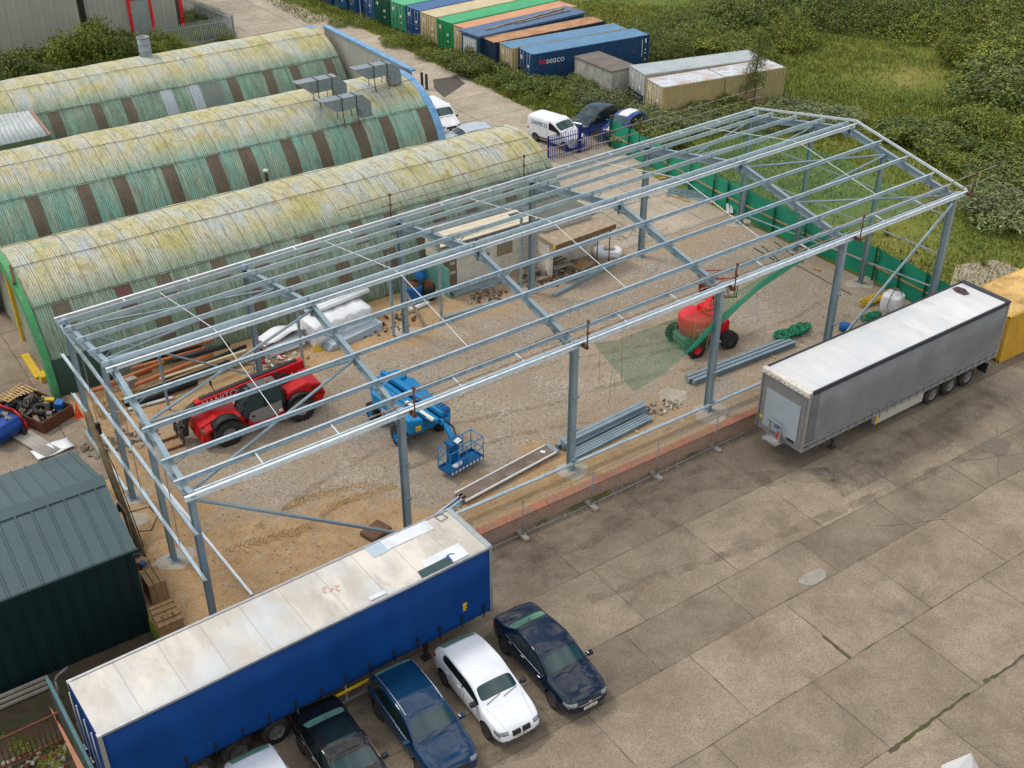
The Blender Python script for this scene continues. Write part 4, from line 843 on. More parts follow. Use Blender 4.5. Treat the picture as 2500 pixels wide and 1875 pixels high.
up = Vector((0, 0, 1)); pline('eave_beam', -.14, up, 1, M['galv2'], xa=-.3, xb=39.3, dz=.03, prof=CS); pline('eave_beam', WD+.16, up, 1, M['galv2'], dz=.0, xb=39.3, prof=[(-a, b) for a, b in reversed(CS)])
pline('eave_rail', -.02, up, 1, M['galv'], xa=.1, xb=39.0, dz=.01, prof=[(-.04, -.06), (.04, -.06), (.04, 0), (-.04, 0)])
for i in range(5):      # anti-sag rods and eave struts
    xm = (FX[i]+FX[i+1])/2; m = MB()
    ys = (.7, 1.77, 3.45, 5.12, 6.9, 7.4, 9.1, 10.9, 12.65, 13.75)
    for k in range(1, len(ys)-1):
        a, b = ys[k], ys[k+1]; m.cut(); m.tube((xm, a, zr_(xm, a)-.07), (xm, b, zr_(xm, b)-.07), .016, 6)
    FE(m, 'sag_rod', M['white'], fr) if i in (0, 4) else FB(m, 'sag_rods', M['white'])
    for t_ in (.32, .68):
        xx = FX[i]+(FX[i+1]-FX[i])*t_; FB(MB().bar((xx, .68, zr_(xx, .7)-.1), (xx, -.12, zr_(xx, 0)-.06), .05, .05), 'eave_strut', M['galv2']); FB(MB().bar((xx, 13.78, zr_(xx, 13.75)-.1), (xx, WD+.13, zr_(xx, WD)-.06), .05, .05), 'eave_strut', M['galv2'])
    for x in FX[i:i+1]+([FX[5]] if i == 4 else []):    # knee stays
        m = MB()
        for y, n_, s in ((1.77, nF, 1), (5.12, nF, 1), (9.1, nB, 1), (12.65, nB, 1)):
            c0 = Vector((x, y, zr_(x, y)))
            for sx in (-.55, .55):
                if 0 <= x+sx <= 39: m.cut(); m.bar(c0+Vector((sx, 0, 0))-n_*.2, c0-n_*.55, .03, .03)
        FE(m, 'rafter_stay', M['steel'], fr)
def zb(x, y): return zr_(x, y)-.42
def brace(p, q, r=.055): FB(MB().tube(p, q, r, 10), 'brace', M['steel'])
x0, x1 = FX[0], FX[1]
for (a, b) in (((x0, .4), (x1, 3.6)), ((x1, 3.6), (x0, 4.1)), ((x0, 4.1), (x1, 6.95)), ((x1, 7.2), (x0, 8.7)), ((x0, 8.7), (x1, 10.6)), ((x1, 10.6), (x0, 13.7))): brace((*a, zb(*a)), (*b, zb(*b)))
x0, x1 = FX[5], FX[4]
for (a, b) in (((x0, .4), (x1, 3.6)), ((x1, 3.6), (x0, 4.5)), ((x0, 4.5), (x1, 6.95)), ((x1, 7.2), (x0, 9.4)), ((x0, 9.4), (x1, 10.6)), ((x1, 10.6), (x0, 13.7))): brace((*a, zb(*a)), (*b, zb(*b)))
brace((0.1, .1, 5.45), (7.85, .1, .25), .07); brace((38.75, .1, 6.3), (31.25, .1, .3), .07)
brace((.1, 14.0, 5.3), (7.8, 14.0, .3), .05); 
def rail(p, q, mt=M['galv'], s=1, name='side_rail', upv=(-1, 0, 0)): FB(MB().beam(p, q, [(a*.9, b*.9+.1) for a, b in ZSEC(s=s, h=.24 if name == 'base_rail' else .17)], upv), name, mt)
rail((-.12, 14.5, 5.45), (-.12, .3, 5.62)); rail((-.16, 15.3, 3.6), (-.16, -.35, 4.38)); rail((-.16, 15.0, 1.75), (-.16, -.3, 2.33)); rail((-.16, 14.4, .1), (-.16, 8.75, .42))
m = MB()
for y in (11.4, 6.3, 2.2): m.cut(); m.tube((-.16, y, 5.5), (-.16, y, 4.05), .016, 6); m.cut(); m.tube((-.16, y, 4.0), (-.16, y, 2.1), .016, 6)
FE(m, 'sag_rod', M['grey'], fr)
for z0, z1 in ((5.1, 5.45), (3.05, 3.4), (.55, 1.55)): rail((39.05, 14.0, z0), (39.05, .2, z1), upv=(1, 0, 0))
rail((7.6, -.1, .42), (15.8, -.1, .46), name='base_rail', upv=(0, -1, 0)); rail((15.8, -.1, .46), (23.6, -.1, .48), name='base_rail', upv=(0, -1, 0)); rail((23.6, -.1, .48), (31.2, -.1, .55), name='base_rail', upv=(0, -1, 0))
for y0, y1 in ((-.16, MID), (MID, WD+.16)):
    FB(MB().bar((39.28, y0, zr_(39.28, max(0, min(WD, y0)))+.02), (39.28, y1, zr_(39.28, max(0, min(WD, y1)))+.02), .06, .12, tuple(nF if y0 < 1 else nB)), 'verge_angle', M['galv2'])
# slender posts of the rear wall with cleats, tied to a head rail
for u, v, h in ((1078, 785, 4.9), (1272, 706, 4.9), (962, 827, 4.6), (742, 905, 3.2), (1180, 735, .0), (640, 925, 4.7), (415, 1010, 3.4)):
    if h == 0: continue
    p = GY(u, v, 14.05); m = MB().bar((p.x, 14.05, 0), (p.x, 14.05, h), .14, .1, (1, 0, 0))
    for z in (1.4, 2.9): m.bx(p.x-.05, p.x+.05, 13.86, 14.0, z, z+.01)
    FB(m, 'wall_post', M['steel'])
rail((3.0, 14.2, 3.3), (7.8, 14.2, 3.45), upv=(0, 1, 0)); rail((16, 14.2, 4.9), (23.4, 14.2, 5.0), upv=(0, 1, 0)); rail((8, 14.2, 4.7), (15.7, 14.2, 4.8), upv=(0, 1, 0))
# edge protection tubes
def guard(label, y, xs, x0, x1, xl, cat='guard rail'):
    t = thing('guard_rail', label, cat, (x0, y, ze(x0)))
    def L(p): return (p[0]-x0, p[1]-y, p[2]-ze(x0))
    MB().tube(L((x0, y, ze(x0)+.98)), L((x1, y, ze(x1)+.98)), .028, 8).build('top_tube', M['scaf'], t); MB().tube(L((xl, y, ze(xl)+.48)), L((x1, y, ze(x1)+.45)), .028, 8).build('mid_tube', M['scaf'], t)
    for x in xs:
        m = MB().tube(L((x, y, ze(x)-.15)), L((x, y, ze(x)+1.08)), .028, 8); m.box(L((x, y, ze(x)+.98)), (.11, .1, .1)); m.box(L((x, y, ze(x)+.47)), (.11, .1, .1)); m.box(L((x, y+(.12 if y < 5 else -.12), ze(x)-.18)), (.12, .3, .14)); m.build('post', M['rust'], t)
guard('scaffold tube guard rail with rusty posts along the front eave', -.42, [8.2, 15.95, 23.75, 31.45, 39.35], 8.2, 40.9, 6.1)
guard('scaffold tube guard rail along the rear eave over the front hut', 14.55, [15.7, 23.45, 31.05, 38.8], 13.0, 40.05, 13.6)
# ------------------------------------------------------------------ nets
def m_net(name, col, cells, fill, a_min=.0):
    t = NT(name); uv = t.uv(); x, y, _ = t.sep(uv)
    def ln(s): return t.math('LESS_THAN', t.math('FRACT', t.math('MULTIPLY', s, cells)), fill)
    a = t.math('MAXIMUM', ln(x), ln(y)); a = t.math('MAXIMUM', a, a_min)
    m = t.fin(col, .7); s = t.b.inputs['Alpha']; t.set(s, a); return m
M['net'] = m_net('green_net', (.010, .15, .07), 8., .14, .0); M['neth'] = m_net('hanging_green_net', (.012, .24, .11), 10., .22, .0); M['netd'] = m_net('gathered_green_net', (.01, .30, .17), 14., .4, .2)
def net(name, label, P, nu, nv, matl, sag=.0, cell=(1, 1)):   # P(s,t)->Vector
    V, UV = [], []
    for i in range(nu+1):
        for j in range(nv+1):
            p = P(i/nu, j/nv); V.append(tuple(p)); UV.append((i/nu*cell[0], j/nv*cell[1]))
    i = np.arange((nu+1)*(nv+1)).reshape(nu+1, nv+1); Fq = np.stack([i[:-1, :-1], i[1:, :-1], i[1:, 1:], i[:-1, 1:]], -1).reshape(-1, 4)
    o = npmesh(name, V, Fq, matl, None, uv=UV, smooth=True)
    return tag(o, label, 'safety net') if label else o
net('safety_net', 'green safety net slung under the purlins of the farthest bay', lambda s, t: Vector((31.4+7.3*s, 1.2+12.3*t, 5.75+.1*s-.55*math.sin(PI*s)*math.sin(PI*t)+.1*math.sin(9*s+5*t)+ (SL*.9)*min(12.3*t, 12.3*(1-t))*.6)), 24, 30, M['net'], cell=(7.3, 12.3))
lo = [GY(u, v, .35) for u, v in ((1450, 838), (1475, 872), (1512, 915), (1547, 958), (1600, 925), (1655, 885), (1700, 842), (1740, 805), (1800, 745), (1853, 700), (1936, 645), (2010, 605))]
hi = [Vector((p.x+(0 if k else 0), -.05, ze(p.x)-.15)) for k, p in enumerate(lo)]
hi = [GY(u, v, .1) for u, v in ((1455, 835), (1500, 832), (1545, 815), (1590, 800), (1650, 778), (1690, 765), (1720, 752), (1750, 738), (1800, 715), (1853, 685), (1936, 640), (2010, 603))]
def curve(pts, t):
    k = t*(len(pts)-1); i = min(int(k), len(pts)-2); return pts[i].lerp(pts[i+1], k-i)
net('safety_net', 'green safety net hanging in a triangle from the front eave beside the red lift', lambda s, t: curve(hi, s).lerp(curve(lo, s), t)+Vector((0, .5*math.sin(PI*t)*math.sin(PI*s), 0)), 40, 20, M['neth'], cell=(14, 3.4))
def rope_pts(a, b): return [GY(u, v, .3) for u, v in (a, b)]
rp = [GY(u, v, .35) for u, v in ((1668, 868), (1700, 838), (1740, 800), (1800, 745), (1853, 700), (1936, 645), (2010, 603), (2085, 590))]
def tw(s, t):
    c = curve(rp, s); r = (.15*(1-s)**.5+.05)*min(1, .15+s*5)+.02*math.sin(23*s)*min(1, s*4); a = t*2*PI+s*5; return c+Vector((.1*math.sin(17*s), math.cos(a)*r*.5, math.sin(a)*r*(1+.3*math.sin(a*3+11*s))+.05*math.sin(13*s)*(1-s)))
net('gathered_net', 'bunched roll of green netting drooping from the front eave to the red lift', tw, 60, 14, M['netd'], cell=(9, 1.2))
m = MB()
for u, v, u2, v2 in ((1700, 770, 1690, 860), (1650, 790, 1645, 850), (1465, 850, 1462, 930), (1500, 870, 1485, 985), (1735, 800, 1722, 860), (1520, 760, 1518, 940)):
    a, b = GY(u, v, .4), GY(u2, v2, .4); m.tube(a, b, .011, 4)
tag(m.build('hanging_cord', M['wood'], None), 'thin pale cords dangling from the safety net at the front eave', 'cord')
M['mesh_g'] = m_net('green_windbreak', (.006, .26, .15), 30., .8, .9)
def mesh_fence(label, pts, h, parts=1):
    t = thing('netted_fence', label, 'fence', tuple(pts[0])); O = Vector(pts[0]); m = MB()
    for k, (a, b) in enumerate(zip(pts, pts[1:])):
        a = Vector(a); b = Vector(b); n = max(2, int((b-a).length/.35)); V = []; UV = []
        nn = Vector((-(b-a).y, (b-a).x, 0)).normalized()
        for i in range(n+1):
            for j in range(7):
                p = a.lerp(b, i/n)+nn*(.05*math.sin(i*1.1+k)+.03*math.sin(j*1.7+i*.6)); z = h*j/6-(.05*math.sin(PI*((i*.35) % 2.4)/2.4) if j == 6 else 0); V.append((p.x-O.x, p.y-O.y, z)); UV.append((i*.35, z))
        i_ = np.arange((n+1)*7).reshape(n+1, 7); Fq = np.stack([i_[:-1, :-1], i_[1:, :-1], i_[1:, 1:], i_[:-1, 1:]], -1).reshape(-1, 4)
        npmesh('green_mesh', V, Fq, M['mesh_g'], t, uv=UV, smooth=True)
        q = int((b-a).length/2.6)+1
        for i in range(q):
            p = a.lerp(b, i/q)-O; MB().bar(p+nn*-.09, p+nn*-.09+Vector((0, 0, h+.08)), .09, .09).build('post', M['green_post'], t)
        MB().bar(a-O+nn*-.06+Vector((0, 0, h*.45)), b-O+nn*-.06+Vector((0, 0, h*.45)), .04, .1).build('rail', M['wood'], t)
    return t
M['green_post'] = mat('dark_green_post', (.006, .09, .055), .7)
mesh_fence('long fence of bright green netting running past the far gable from the blue gate', [(40.55, 28.4, 0), (40.2, 22.0, 0), (39.75, 17.2, 0), (39.6, 14.6, 0)], 1.9)
mesh_fence('green netted fence along the foot of the far gable', [(39.65, 14.4, 0), (39.65, 9.5, 0), (39.7, 4.5, 0), (39.4, -.7, 0)], 1.9)
# ------------------------------------------------------------------ brick wall and mesh panels
t = thing('brick_wall', 'low retaining wall of old brick with a bright red brick coping, between the two trailers', 'wall', (5.5, -1.32, -.65))
L = 20.6; MB().bx(0, L, 0, .26, 0, .66).build('wall', M['brick'], t); MB().bx(-.02, L, -.04, .34, .662, .76).build('coping', M['coping'], t)
rb = rocks('fallen_stones', 500, (7, 25.3, -1.75, -1.34), .01, .07, M['stone'], None, -.64); tag(rb, 'brick crumbs and leaves along the foot of the brick wall', 'rubble', kind='stuff')
V, Fq = leaves([(x, -1.42, -.62, .12, .12) for x in np.concatenate([np.linspace(14.6, 16.6, 26), np.linspace(21.0, 21.6, 5), np.linspace(13.0, 13.4, 3)])], 1500, .03); V[:, 2] -= .6
tag(npmesh('weeds', V, Fq, M['leaf_yel']), 'green weeds growing at the foot of the brick wall', 'weeds', kind='stuff')
def heras(label, p, q, z=-.65, h=1.95, foot=True):
    p = Vector((*p, z)); q = Vector((*q, z)); L = (q-p).length; t = thing('mesh_panel', label, 'fence panel', tuple(p), math.atan2(q.y-p.y, q.x-p.x), 'temporary mesh fence panels by the brick wall')
    MB().path([(0, 0, .1), (0, 0, h)], .032, 8).path([(L, 0, .1), (L, 0, h)], .032, 8).path([(0, 0, .15), (L, 0, .15)], .018, 8).path([(0, 0, h-.05), (L, 0, h-.05)], .018, 8).build('frame', M['grey'], t)
    V = [(0, 0, .15), (L, 0, .15), (L, 0, h-.05), (0, 0, h-.05)]; npmesh('wire_mesh', V, [(0, 1, 2, 3)], M['wire'], t, uv=[(0, 0), (L, 0), (L, h), (0, h)])
    if foot: MB().bx(-.35, .35, -.12, .12, 0, .14).build('foot', M['conc'], t, bevel=.02).rotation_euler = (0, 0, PI/2)
    return t
M['wire'] = m_net('wire_mesh', (.2, .21, .2), 12., .05, 0.)
fx = [(8.4, -1.62), (12.05, -1.66), (15.45, -1.72), (18.95, -1.68), (22.4, -1.6), (25.4, -1.55)]
nm = ('nearest the blue trailer', 'second from the blue trailer', 'in the middle of the brick wall', 'fourth from the blue trailer', 'beside the nose of the grey trailer')
for i in range(5): heras('see-through grey mesh fence panel along the brick wall, '+nm[i], fx[i], fx[i+1], h=1.75)
# ------------------------------------------------------------------ wheels
def wheel(parent, c, r, w, rimr, name='wheel', rim=None, tread=0, side=-1, n=28, spokes=10):
    c = Vector(c); t = MB().lathe((0, -w/2, 0), (0, 1, 0), [(.0, rimr), (.0, r*.86), (w*.08, r*.96), (w*.22, r), (w*.78, r), (w*.92, r*.96), (w, r*.86), (w, rimr)], n)
    if tread:
        for i in range(tread):
            a = 2*PI*i/tread
            for s in (-1, 1):
                aa = a+(PI/tread if s > 0 else 0); m = Matrix.Rotation(aa, 3, 'Y') @ Matrix.Rotation(s*.5, 3, 'Z'); t.box(Matrix.Rotation(aa, 3, 'Y') @ Vector((0, s*w*.25, r*1.0)), (r*.16, w*.5, r*.09), Matrix.Rotation(aa, 3, 'Y') @ Matrix.Rotation(s*.55, 3, 'Z'))
    o = t.build(name, M['rub'], parent, c)
    q = MB(); y = side*w*.5
    q.lathe((0, y*.96, 0), (0, side, 0), [(-w*.9, rimr), (-.0, rimr), (.004, rimr*.93), (-.05, rimr*.86), (-.07, rimr*.3), (-.03, rimr*.24), (-.02, .001)], n)
    for i in range(spokes):
        a = 2*PI*i/spokes; m = Matrix.Rotation(a, 3, 'Y'); q.box(m @ Vector((0, y*.96-side*.035, rimr*.58)), (rimr*.14, .03, rimr*.66), m)
    q.build('rim', rim or M['rim'], o); return o
# ------------------------------------------------------------------ curtain-sided trailers
ZY = -.65
def m_curtain(name, col, stripes):
    t = NT(name); o = t.obj(); x, y, z = t.sep(o)
    fr_ = t.math('FRACT', t.math('MULTIPLY', x, 1/stripes)); l = t.math('LESS_THAN', fr_, .018)
    c = t.mix(1., col, t.ramp(t.noise(o, .7, 6), (.3, .85), (.7, 1.15)), 'MULTIPLY'); c = t.mix(t.math('MULTIPLY', l, .45), c, tuple(k*.3 for k in col))
    return t.fin(c, .6, 0, Specular_IOR_Level=.15, normal=t.bump(t.noise(t.map(o, (.6, 1, 2.2)), 1.1, 3), .25, .12))
M['cur_b'] = m_curtain('blue_curtain', (.002, .042, .19), .95); M['cur_g'] = m_curtain('grey_curtain', (.19, .195, .20), 40.)
def m_roof(name, base, d1, d2, st):
    t = NT(name); o = t.obj(); n = t.noise(t.map(o, (1, .45, 1)), .9, 7, .6, .4)
    c = t.mix(t.ramp(n, (.36, 0), (.60, 1)), base, d1); c = t.mix(t.ramp(t.noise(t.map(o, (1.2, .3, 1), (4, 4, 4)), 1.6, 9, .7), (.57, 0), (.74, .75)), c, d2)
    c = t.mix(t.ramp(t.noise(t.map(o, (1, 1, 1), (9, 2, 4)), .45, 3, .6), (.5, 0), (.68, .6)), c, (.50, .55, .60))
    x, y, z = t.sep(o); w = t.math('LESS_THAN', t.math('FRACT', t.math('MULTIPLY', x, 1/st)), .02)
    c = t.mix(t.math('MULTIPLY', w, .6), c, d2)
    return t.fin(c, .5, 0, t.bump(t.noise(t.map(o, (.5, .3, 1)), 1.4, 4), .4, .15))
M['roof_b'] = m_roof('translucent_roof_sheet', (.66, .62, .55), (.46, .43, .38), (.27, .22, .16), 1.36); M['roof_g'] = m_roof('white_roof_sheet', (.68, .68, .68), (.60, .60, .60), (.42, .39, .35), .78)
def trailer(label, x, y, th, blue):
    t = thing('curtain_trailer', label, 'trailer', (x, y, ZY), th); L = 13.6; w = 2.55
    cm = M['cur_b'] if blue else M['cur_g']; zt = 4.0; zc = 1.2
    # curtains: near side (y=-w) and far side (y=0)
    for yy, s in ((-w, -1), (0, 1)):
        rows = []; nseg = 72
        for i in range(nseg+1):
            xx = .12+(L-.24)*i/nseg; wob = .020*math.sin(xx*6.6+.6*math.sin(xx))+.012*math.sin(xx*2.1)
            rows.append([(xx, yy+s*(.004+wob*.2), zt-.1), (xx, yy+s*(.02+wob), 2.9), (xx, yy+s*(.02+wob), 2.0), (xx, yy+s*(.03+wob), zc+.25), (xx, yy+s*(.035-wob), zc), (xx, yy+s*.01, zc-.06)])
        MB().grid(rows).build('curtain', cm, t, solid=.012, fixn=False)
    rows = []
    for i in range(41):
        xx = .03+(L-.06)*i/40; s_ = -.02*(1 if i % 4 == 2 else 0)-.012*math.sin(xx*3)
        rows.append([(xx, -w+.04, zt-.03)]+[(xx, yy, zt+.0+s_*(1-abs(yy+w/2)/(w/2))) for yy in np.linspace(-w+.12, -.12, 7)]+[(xx, -.04, zt-.03)])
    roof = MB().grid(rows).build('roof', M['roof_b'] if blue else M['roof_g'], t, fixn=False)
    MB().bx(.02, L-.02, -w+.06, -.06, 1.15, 1.3).build('deck', M['blkm'], t)
    rl = MB(); hh = .07 if blue else .16
    rl.bx(.0, L, -w-.03, -w+.05, zt-hh, zt+.015); rl.bx(.0, L, -.05, .03, zt-hh, zt+.015); rl.build('roof_rail', M['alu'] if blue else M['cur_dark'], t)
    ch = MB(); 
    for yy in (-w/2-.45, -w/2+.45): ch.bx(.3, L-.3, yy-.06, yy+.06, .75, 1.15)
    ch.build('chassis', M['blkm'], t)
    wx = (2.55, 3.86, 5.17) if blue else (9.05, 10.36, 11.67)
    for xx in wx:
        for yy, sd in ((-w+.24, -1), (-.24, 1)): wheel(t, (xx, yy, .52), .52, .38, .29, side=sd, n=30, spokes=10, rim=M['trim_rim'])
        MB().tube((xx, -w+.4, .52), (xx, -.4, .52), .07).build('axle', M['blkm'], t)
    mg = MB()
    for xx in wx:
        for yy in (-w+.05, -.41): 
            mg.cut(); rws = [[(xx+.62*math.cos(a), yy, .52+.62*math.sin(a)), (xx+.62*math.cos(a), yy+.36, .52+.62*math.sin(a))] for a in np.linspace(.25*PI, .75*PI, 8)]
            mg.grid(rws)
    mg.each('mudguard', M['blk'], t, solid=.015, fixn=False)
    fx_ = L if blue else 0; rx_ = 0 if blue else L; sg = 1 if blue else -1       # front end and rear end
    lx = fx_-sg*2.6
    lg = MB()
    for yy in (-w+.35, -.35): lg.cut(); lg.bar((lx, yy, .1), (lx, yy, 1.15), .13); lg.box((lx, yy, .06), (.3, .25, .1))
    lg.each('landing_leg', M['blkm'], t)
    # front wall
    fw = MB().bx(min(fx_, fx_-sg*.08), max(fx_, fx_-sg*.08), -w+.02, -.02, 1.05, zt-.02); f_ = fw.build('headboard', M['hb'] if not blue else M['alu'], t)
    cp = MB()
    for yy in (-w, 0): cp.cut(); cp.bar((fx_-sg*.06, yy+(.03 if yy < -1 else -.03), 1.05), (fx_-sg*.06, yy+(.03 if yy < -1 else -.03), zt), .16, .12)
    for yy in (-w, 0): cp.cut(); cp.bar((rx_+sg*.06, yy+(.03 if yy < -1 else -.03), 1.05), (rx_+sg*.06, yy+(.03 if yy < -1 else -.03), zt), .16, .12)
    cp.each('corner_pillar', M['alu'], t)
    dr = MB().bx(min(rx_, rx_+sg*.05), max(rx_, rx_+sg*.05), -w+.08, -w/2-.01, 1.1, zt-.08); dr.build('rear_door', M['cur_b'] if blue else M['alu'], t)
    dr = MB().bx(min(rx_, rx_+sg*.05), max(rx_, rx_+sg*.05), -w/2+.01, -.08, 1.1, zt-.08); dr.build('rear_door', M['cur_b'] if blue else M['alu'], t)
    lb = MB()
    for yy in (-w+.35, -w+.95, -.95, -.35): lb.cut(); lb.tube((rx_-sg*.06, yy, 1.1), (rx_-sg*.06, yy, zt-.12), .022, 8); lb.box((rx_-sg*.06, yy, 1.5), (.05, .25, .05))
    lb.each('locking_bar', M['alu'], t)
    MB().bar((rx_+sg*.15, -w+.1, .55), (rx_+sg*.15, -.1, .55), .1, .14).build('rear_bumper', M['alu'], t)
    rv = MB(); q_ = .06 if blue else 0; rv.bx(.05, L-.05, -w-.012, -w+.03, zc-.19+2*q_, zc-.07); rv.bx(.05, L-.05, -.03, .012, zc-.19+2*q_, zc-.07)
    rv.build('side_rave', M['cur_rave'] if not blue else M['cur_b'], t)
    st = MB()
    n = 26 if not blue else 15
    for i in range(n):
        xx = .4+(L-.8)*i/(n-1); st.cut()
        if blue:
            st.bar((xx, -w-.05, zc-.2), (xx, -w-.055, zc+.42), .035, .02, (1, 0, 0)); st.box((xx, -w-.06, zc+.3), (.09, .05, .16)); st.box((xx, -w-.06, zc+.02), (.05, .05, .12))
        else: st.bar((xx, -w-.085, zc-.16), (xx, -w-.085, zc+.2), .05, .02, (1, 0, 0)); st.box((xx, -w-.09, zc+.02), (.07, .04, .09))
    st.each('buckle_strap', M['blk'] if blue else M['grey'], t)
    if not blue:
        k = MB().bx(.05, L-.1, -w-.07, -w-.05, zc-.06, zc+.01).bx(.05, L-.1, -w-.07, -w-.05, zc+.15, zc+.22); k.build('lower_band', M['alu'], t)
    return t, roof
M['cur_dark'] = mat('dark_top_rail', (.03, .035, .045), .5); M['cur_rave'] = mat('pale_grey_band', (.3, .32, .33), .5, .1, .1, 3); M['hb'] = mat('grey_headboard', (.2, .205, .21), .5, .1, .1, 2)
M['trim_rim'] = mat('dull_steel_rim', (.26, .25, .24), .45, .5, .25, 8, (.12, .1, .08), 8)
tb, rb_ = trailer('long curtain-sided trailer with deep blue curtains and a stained white roof, in the foreground', -5.5265, -3.277, .0351, True)
# roof patches and markings of the blue trailer (front end = far end)
def on_roof(poly, name, matl, z=4.03, par=rb_, th=.008): return MB().prism(poly, z, z+th, 'z').build(name, matl, par)
M['patchw'] = mat('white_patch', (.66, .70, .74), .4, 0, .06, 2, (.4, .42, .44), 1.5, (.5, .8)); M['patchd'] = mat('dark_patch', (.035, .07, .075), .5, 0, .25, 4)
on_roof([(10.7, -.62), (12.55, -.62), (12.55, -.07), (10.7, -.07)], 'roof_patch', M['patchw'], 4.012); on_roof([(10.1, -.68), (10.72, -.68), (10.72, -.07), (10.1, -.07)], 'roof_patch', mat('pale_blue_patch', (.4, .5, .56), .5, 0, .08, 2), 4.006)
on_roof([(11.15, -2.5), (12.75, -2.45), (12.8, -1.75), (11.25, -1.78)], 'roof_patch', M['patchw'], 4.014); on_roof([(10.85, -2.5), (12.1, -2.5), (12.15, -2.12), (10.9, -2.15)], 'roof_patch', M['patchd'], 4.024)
k = MB()
for i in range(18):
    a0, a1 = .3+PI*1.3*i/18, .3+PI*1.3*(i+1)/18
    k.add([(12.2+r*math.cos(a), -2.2+r*.85*math.sin(a), 4.036) for a, r in ((a0, .13), (a1, .13), (a1, .18), (a0, .18))], [(0, 1, 2, 3)])
k.build('blue_ring_emblem', mat('emblem_blue', (.01, .06, .35), .5), rb_, fixn=False)
k = MB().path([(12.95, -.45, 4.03), (13.25, -.42, 4.03), (13.2, -.12, 4.03), (12.9, -.12, 4.03), (12.95, -.45, 4.03)], .012, 5); k.build('sealant_mark', M['blk'], rb_)
text('roof_number', '243', .42, frame_m((8.2, -1.15, 4.03), (-.92, .38, 0), (-.38, -.92, 0)), mat('faint_red_paint', (.60, .42, .36), .6), rb_)
k = MB().bx(8.95, 9.55, -2.42, -2.25, 4.02, 4.035); k.build('roof_tape', M['patchw'], rb_)
MB().bx(13.45, 13.63, -2.56, .01, 3.9, 4.06).build('front_cap', mat('grey_cap', (.32, .37, .39), .5, .1, .1, 2), tb, bevel=.03)
MB().bx(12.35, 12.6, -2.6, -2.585, 1.75, 2.1).build('warning_placard', M['yel'], tb); k = MB().bx(12.39, 12.56, -2.603, -2.6, 1.8, 1.84).bar((12.4, -2.602, 1.92), (12.55, -2.602, 2.0), .004, .03).build('placard_mark', M['blk'], tb)
MB().bar((6.0, -2.56, .84), (9.6, -2.56, .84), .05, .09).build('side_guard', M['yel'], tb); k = MB().bar((5.9, -2.56, .4), (9.6, -2.56, .4), .04, .1)
for xx in (5.95, 7.7, 9.55): k.bar((xx, -2.5, .35), (xx, -2.5, 1.1), .06)
k.build('side_guard', M['alu'], tb)
tg, rg_ = trailer('curtain-sided trailer with plain grey curtains and a white roof, backed up to the yellow container', 24.062, -2.314, .0159, False)
MB().bx(-.06, .18, -2.6, .05, 3.78, 4.06).build('roof_front_cap', mat('cream_cap', (.66, .62, .55), .5, 0, .08, 3, (.4, .35, .3), 5), tg, bevel=.05)
k = MB()
for i in range(9): k.cut(); k.disc((-.062, -2.3+.26*i, 3.88), (-1, 0, 0), .03, 8, th=.004)
k.each('rivet', M['blk'], tg)
MB().bx(-.03, -.012, -2.25, -.35, 1.3, 3.2).build('headboard_panel', mat('pale_blue_panel', (.36, .43, .48), .45, .2, .06, 2), tg)
k = MB().bar((-.25, -1.55, 1.15), (-.25, -1.55, 1.95), .07).bar((-.25, -.95, 1.15), (-.25, -.95, 1.95), .07).bar((-.25, -1.6, 1.95), (-.25, -.9, 1.95), .07).bar((-.25, -1.6, 1.15), (-.25, -.9, 1.15), .07); k.bx(-.55, -.02, -1.65, -.85, 1.05, 1.12); k.build('coupling_frame', M['alu'], tg)
MB().tube((-.2, -1.42, 1.15), (-.2, -1.42, 1.55), .06).build('extinguisher', M['redp'], tg); MB().bx(-.2, -.05, -1.35, -1.15, 1.65, 1.8).build('coupling_box', mat('slate_box', (.08, .16, .22), .5), tg)
MB().bx(-.034, -.03, -2.2, -1.75, 1.3, 1.42).build('name_plate', M['blk'], tg); MB().bx(-.03, -.012, -.32, -.12, 1.6, 1.72).build('reflector', M['yel'], tg)
MB().bx(5.0, 8.3, -2.5, -2.3, .45, 1.02).build('side_locker', mat('pale_locker', (.42, .42, .36), .5, 0, .08, 3), tg); k = MB().bx(5.0, 8.3, -2.515, -2.5, .93, 1.02); k.bx(5.0, 5.14, -2.515, -2.5, .5, .93); k.build('locker_stripe', M['yel'], tg)
text('locker_mark', 'III', .18, frame_m((5.22, -2.508, .8), (1, 0, 0), (0, 0, 1)), M['rust'], tg)
on_roof([(12.35, -.95), (12.7, -1.0), (12.95, -.55), (12.85, -.2), (12.5, -.15), (12.3, -.5)], 'burnt_stain', mat('burnt_stain', (.05, .03, .035), .8, 0, .5, 5, (.14, .08, .07), 5, (.45, .65)), 4.012, rg_, .003)
MB().bx(.1, 13.6, -2.56, .02, 4.0-.06, 4.0-.055).build('roof_liner', M['roof_g'], tg)
MB().bx(13.35, 13.62, -2.6, .05, 3.95, 4.05).build('rear_cap', M['cur_dark'], tg)
k = MB()
for yy in (-2.4, -.5): k.cut(); k.box((12.9, yy, .6), (.04, .5, .5))
k.each('mudflap', M['blk'], tg)
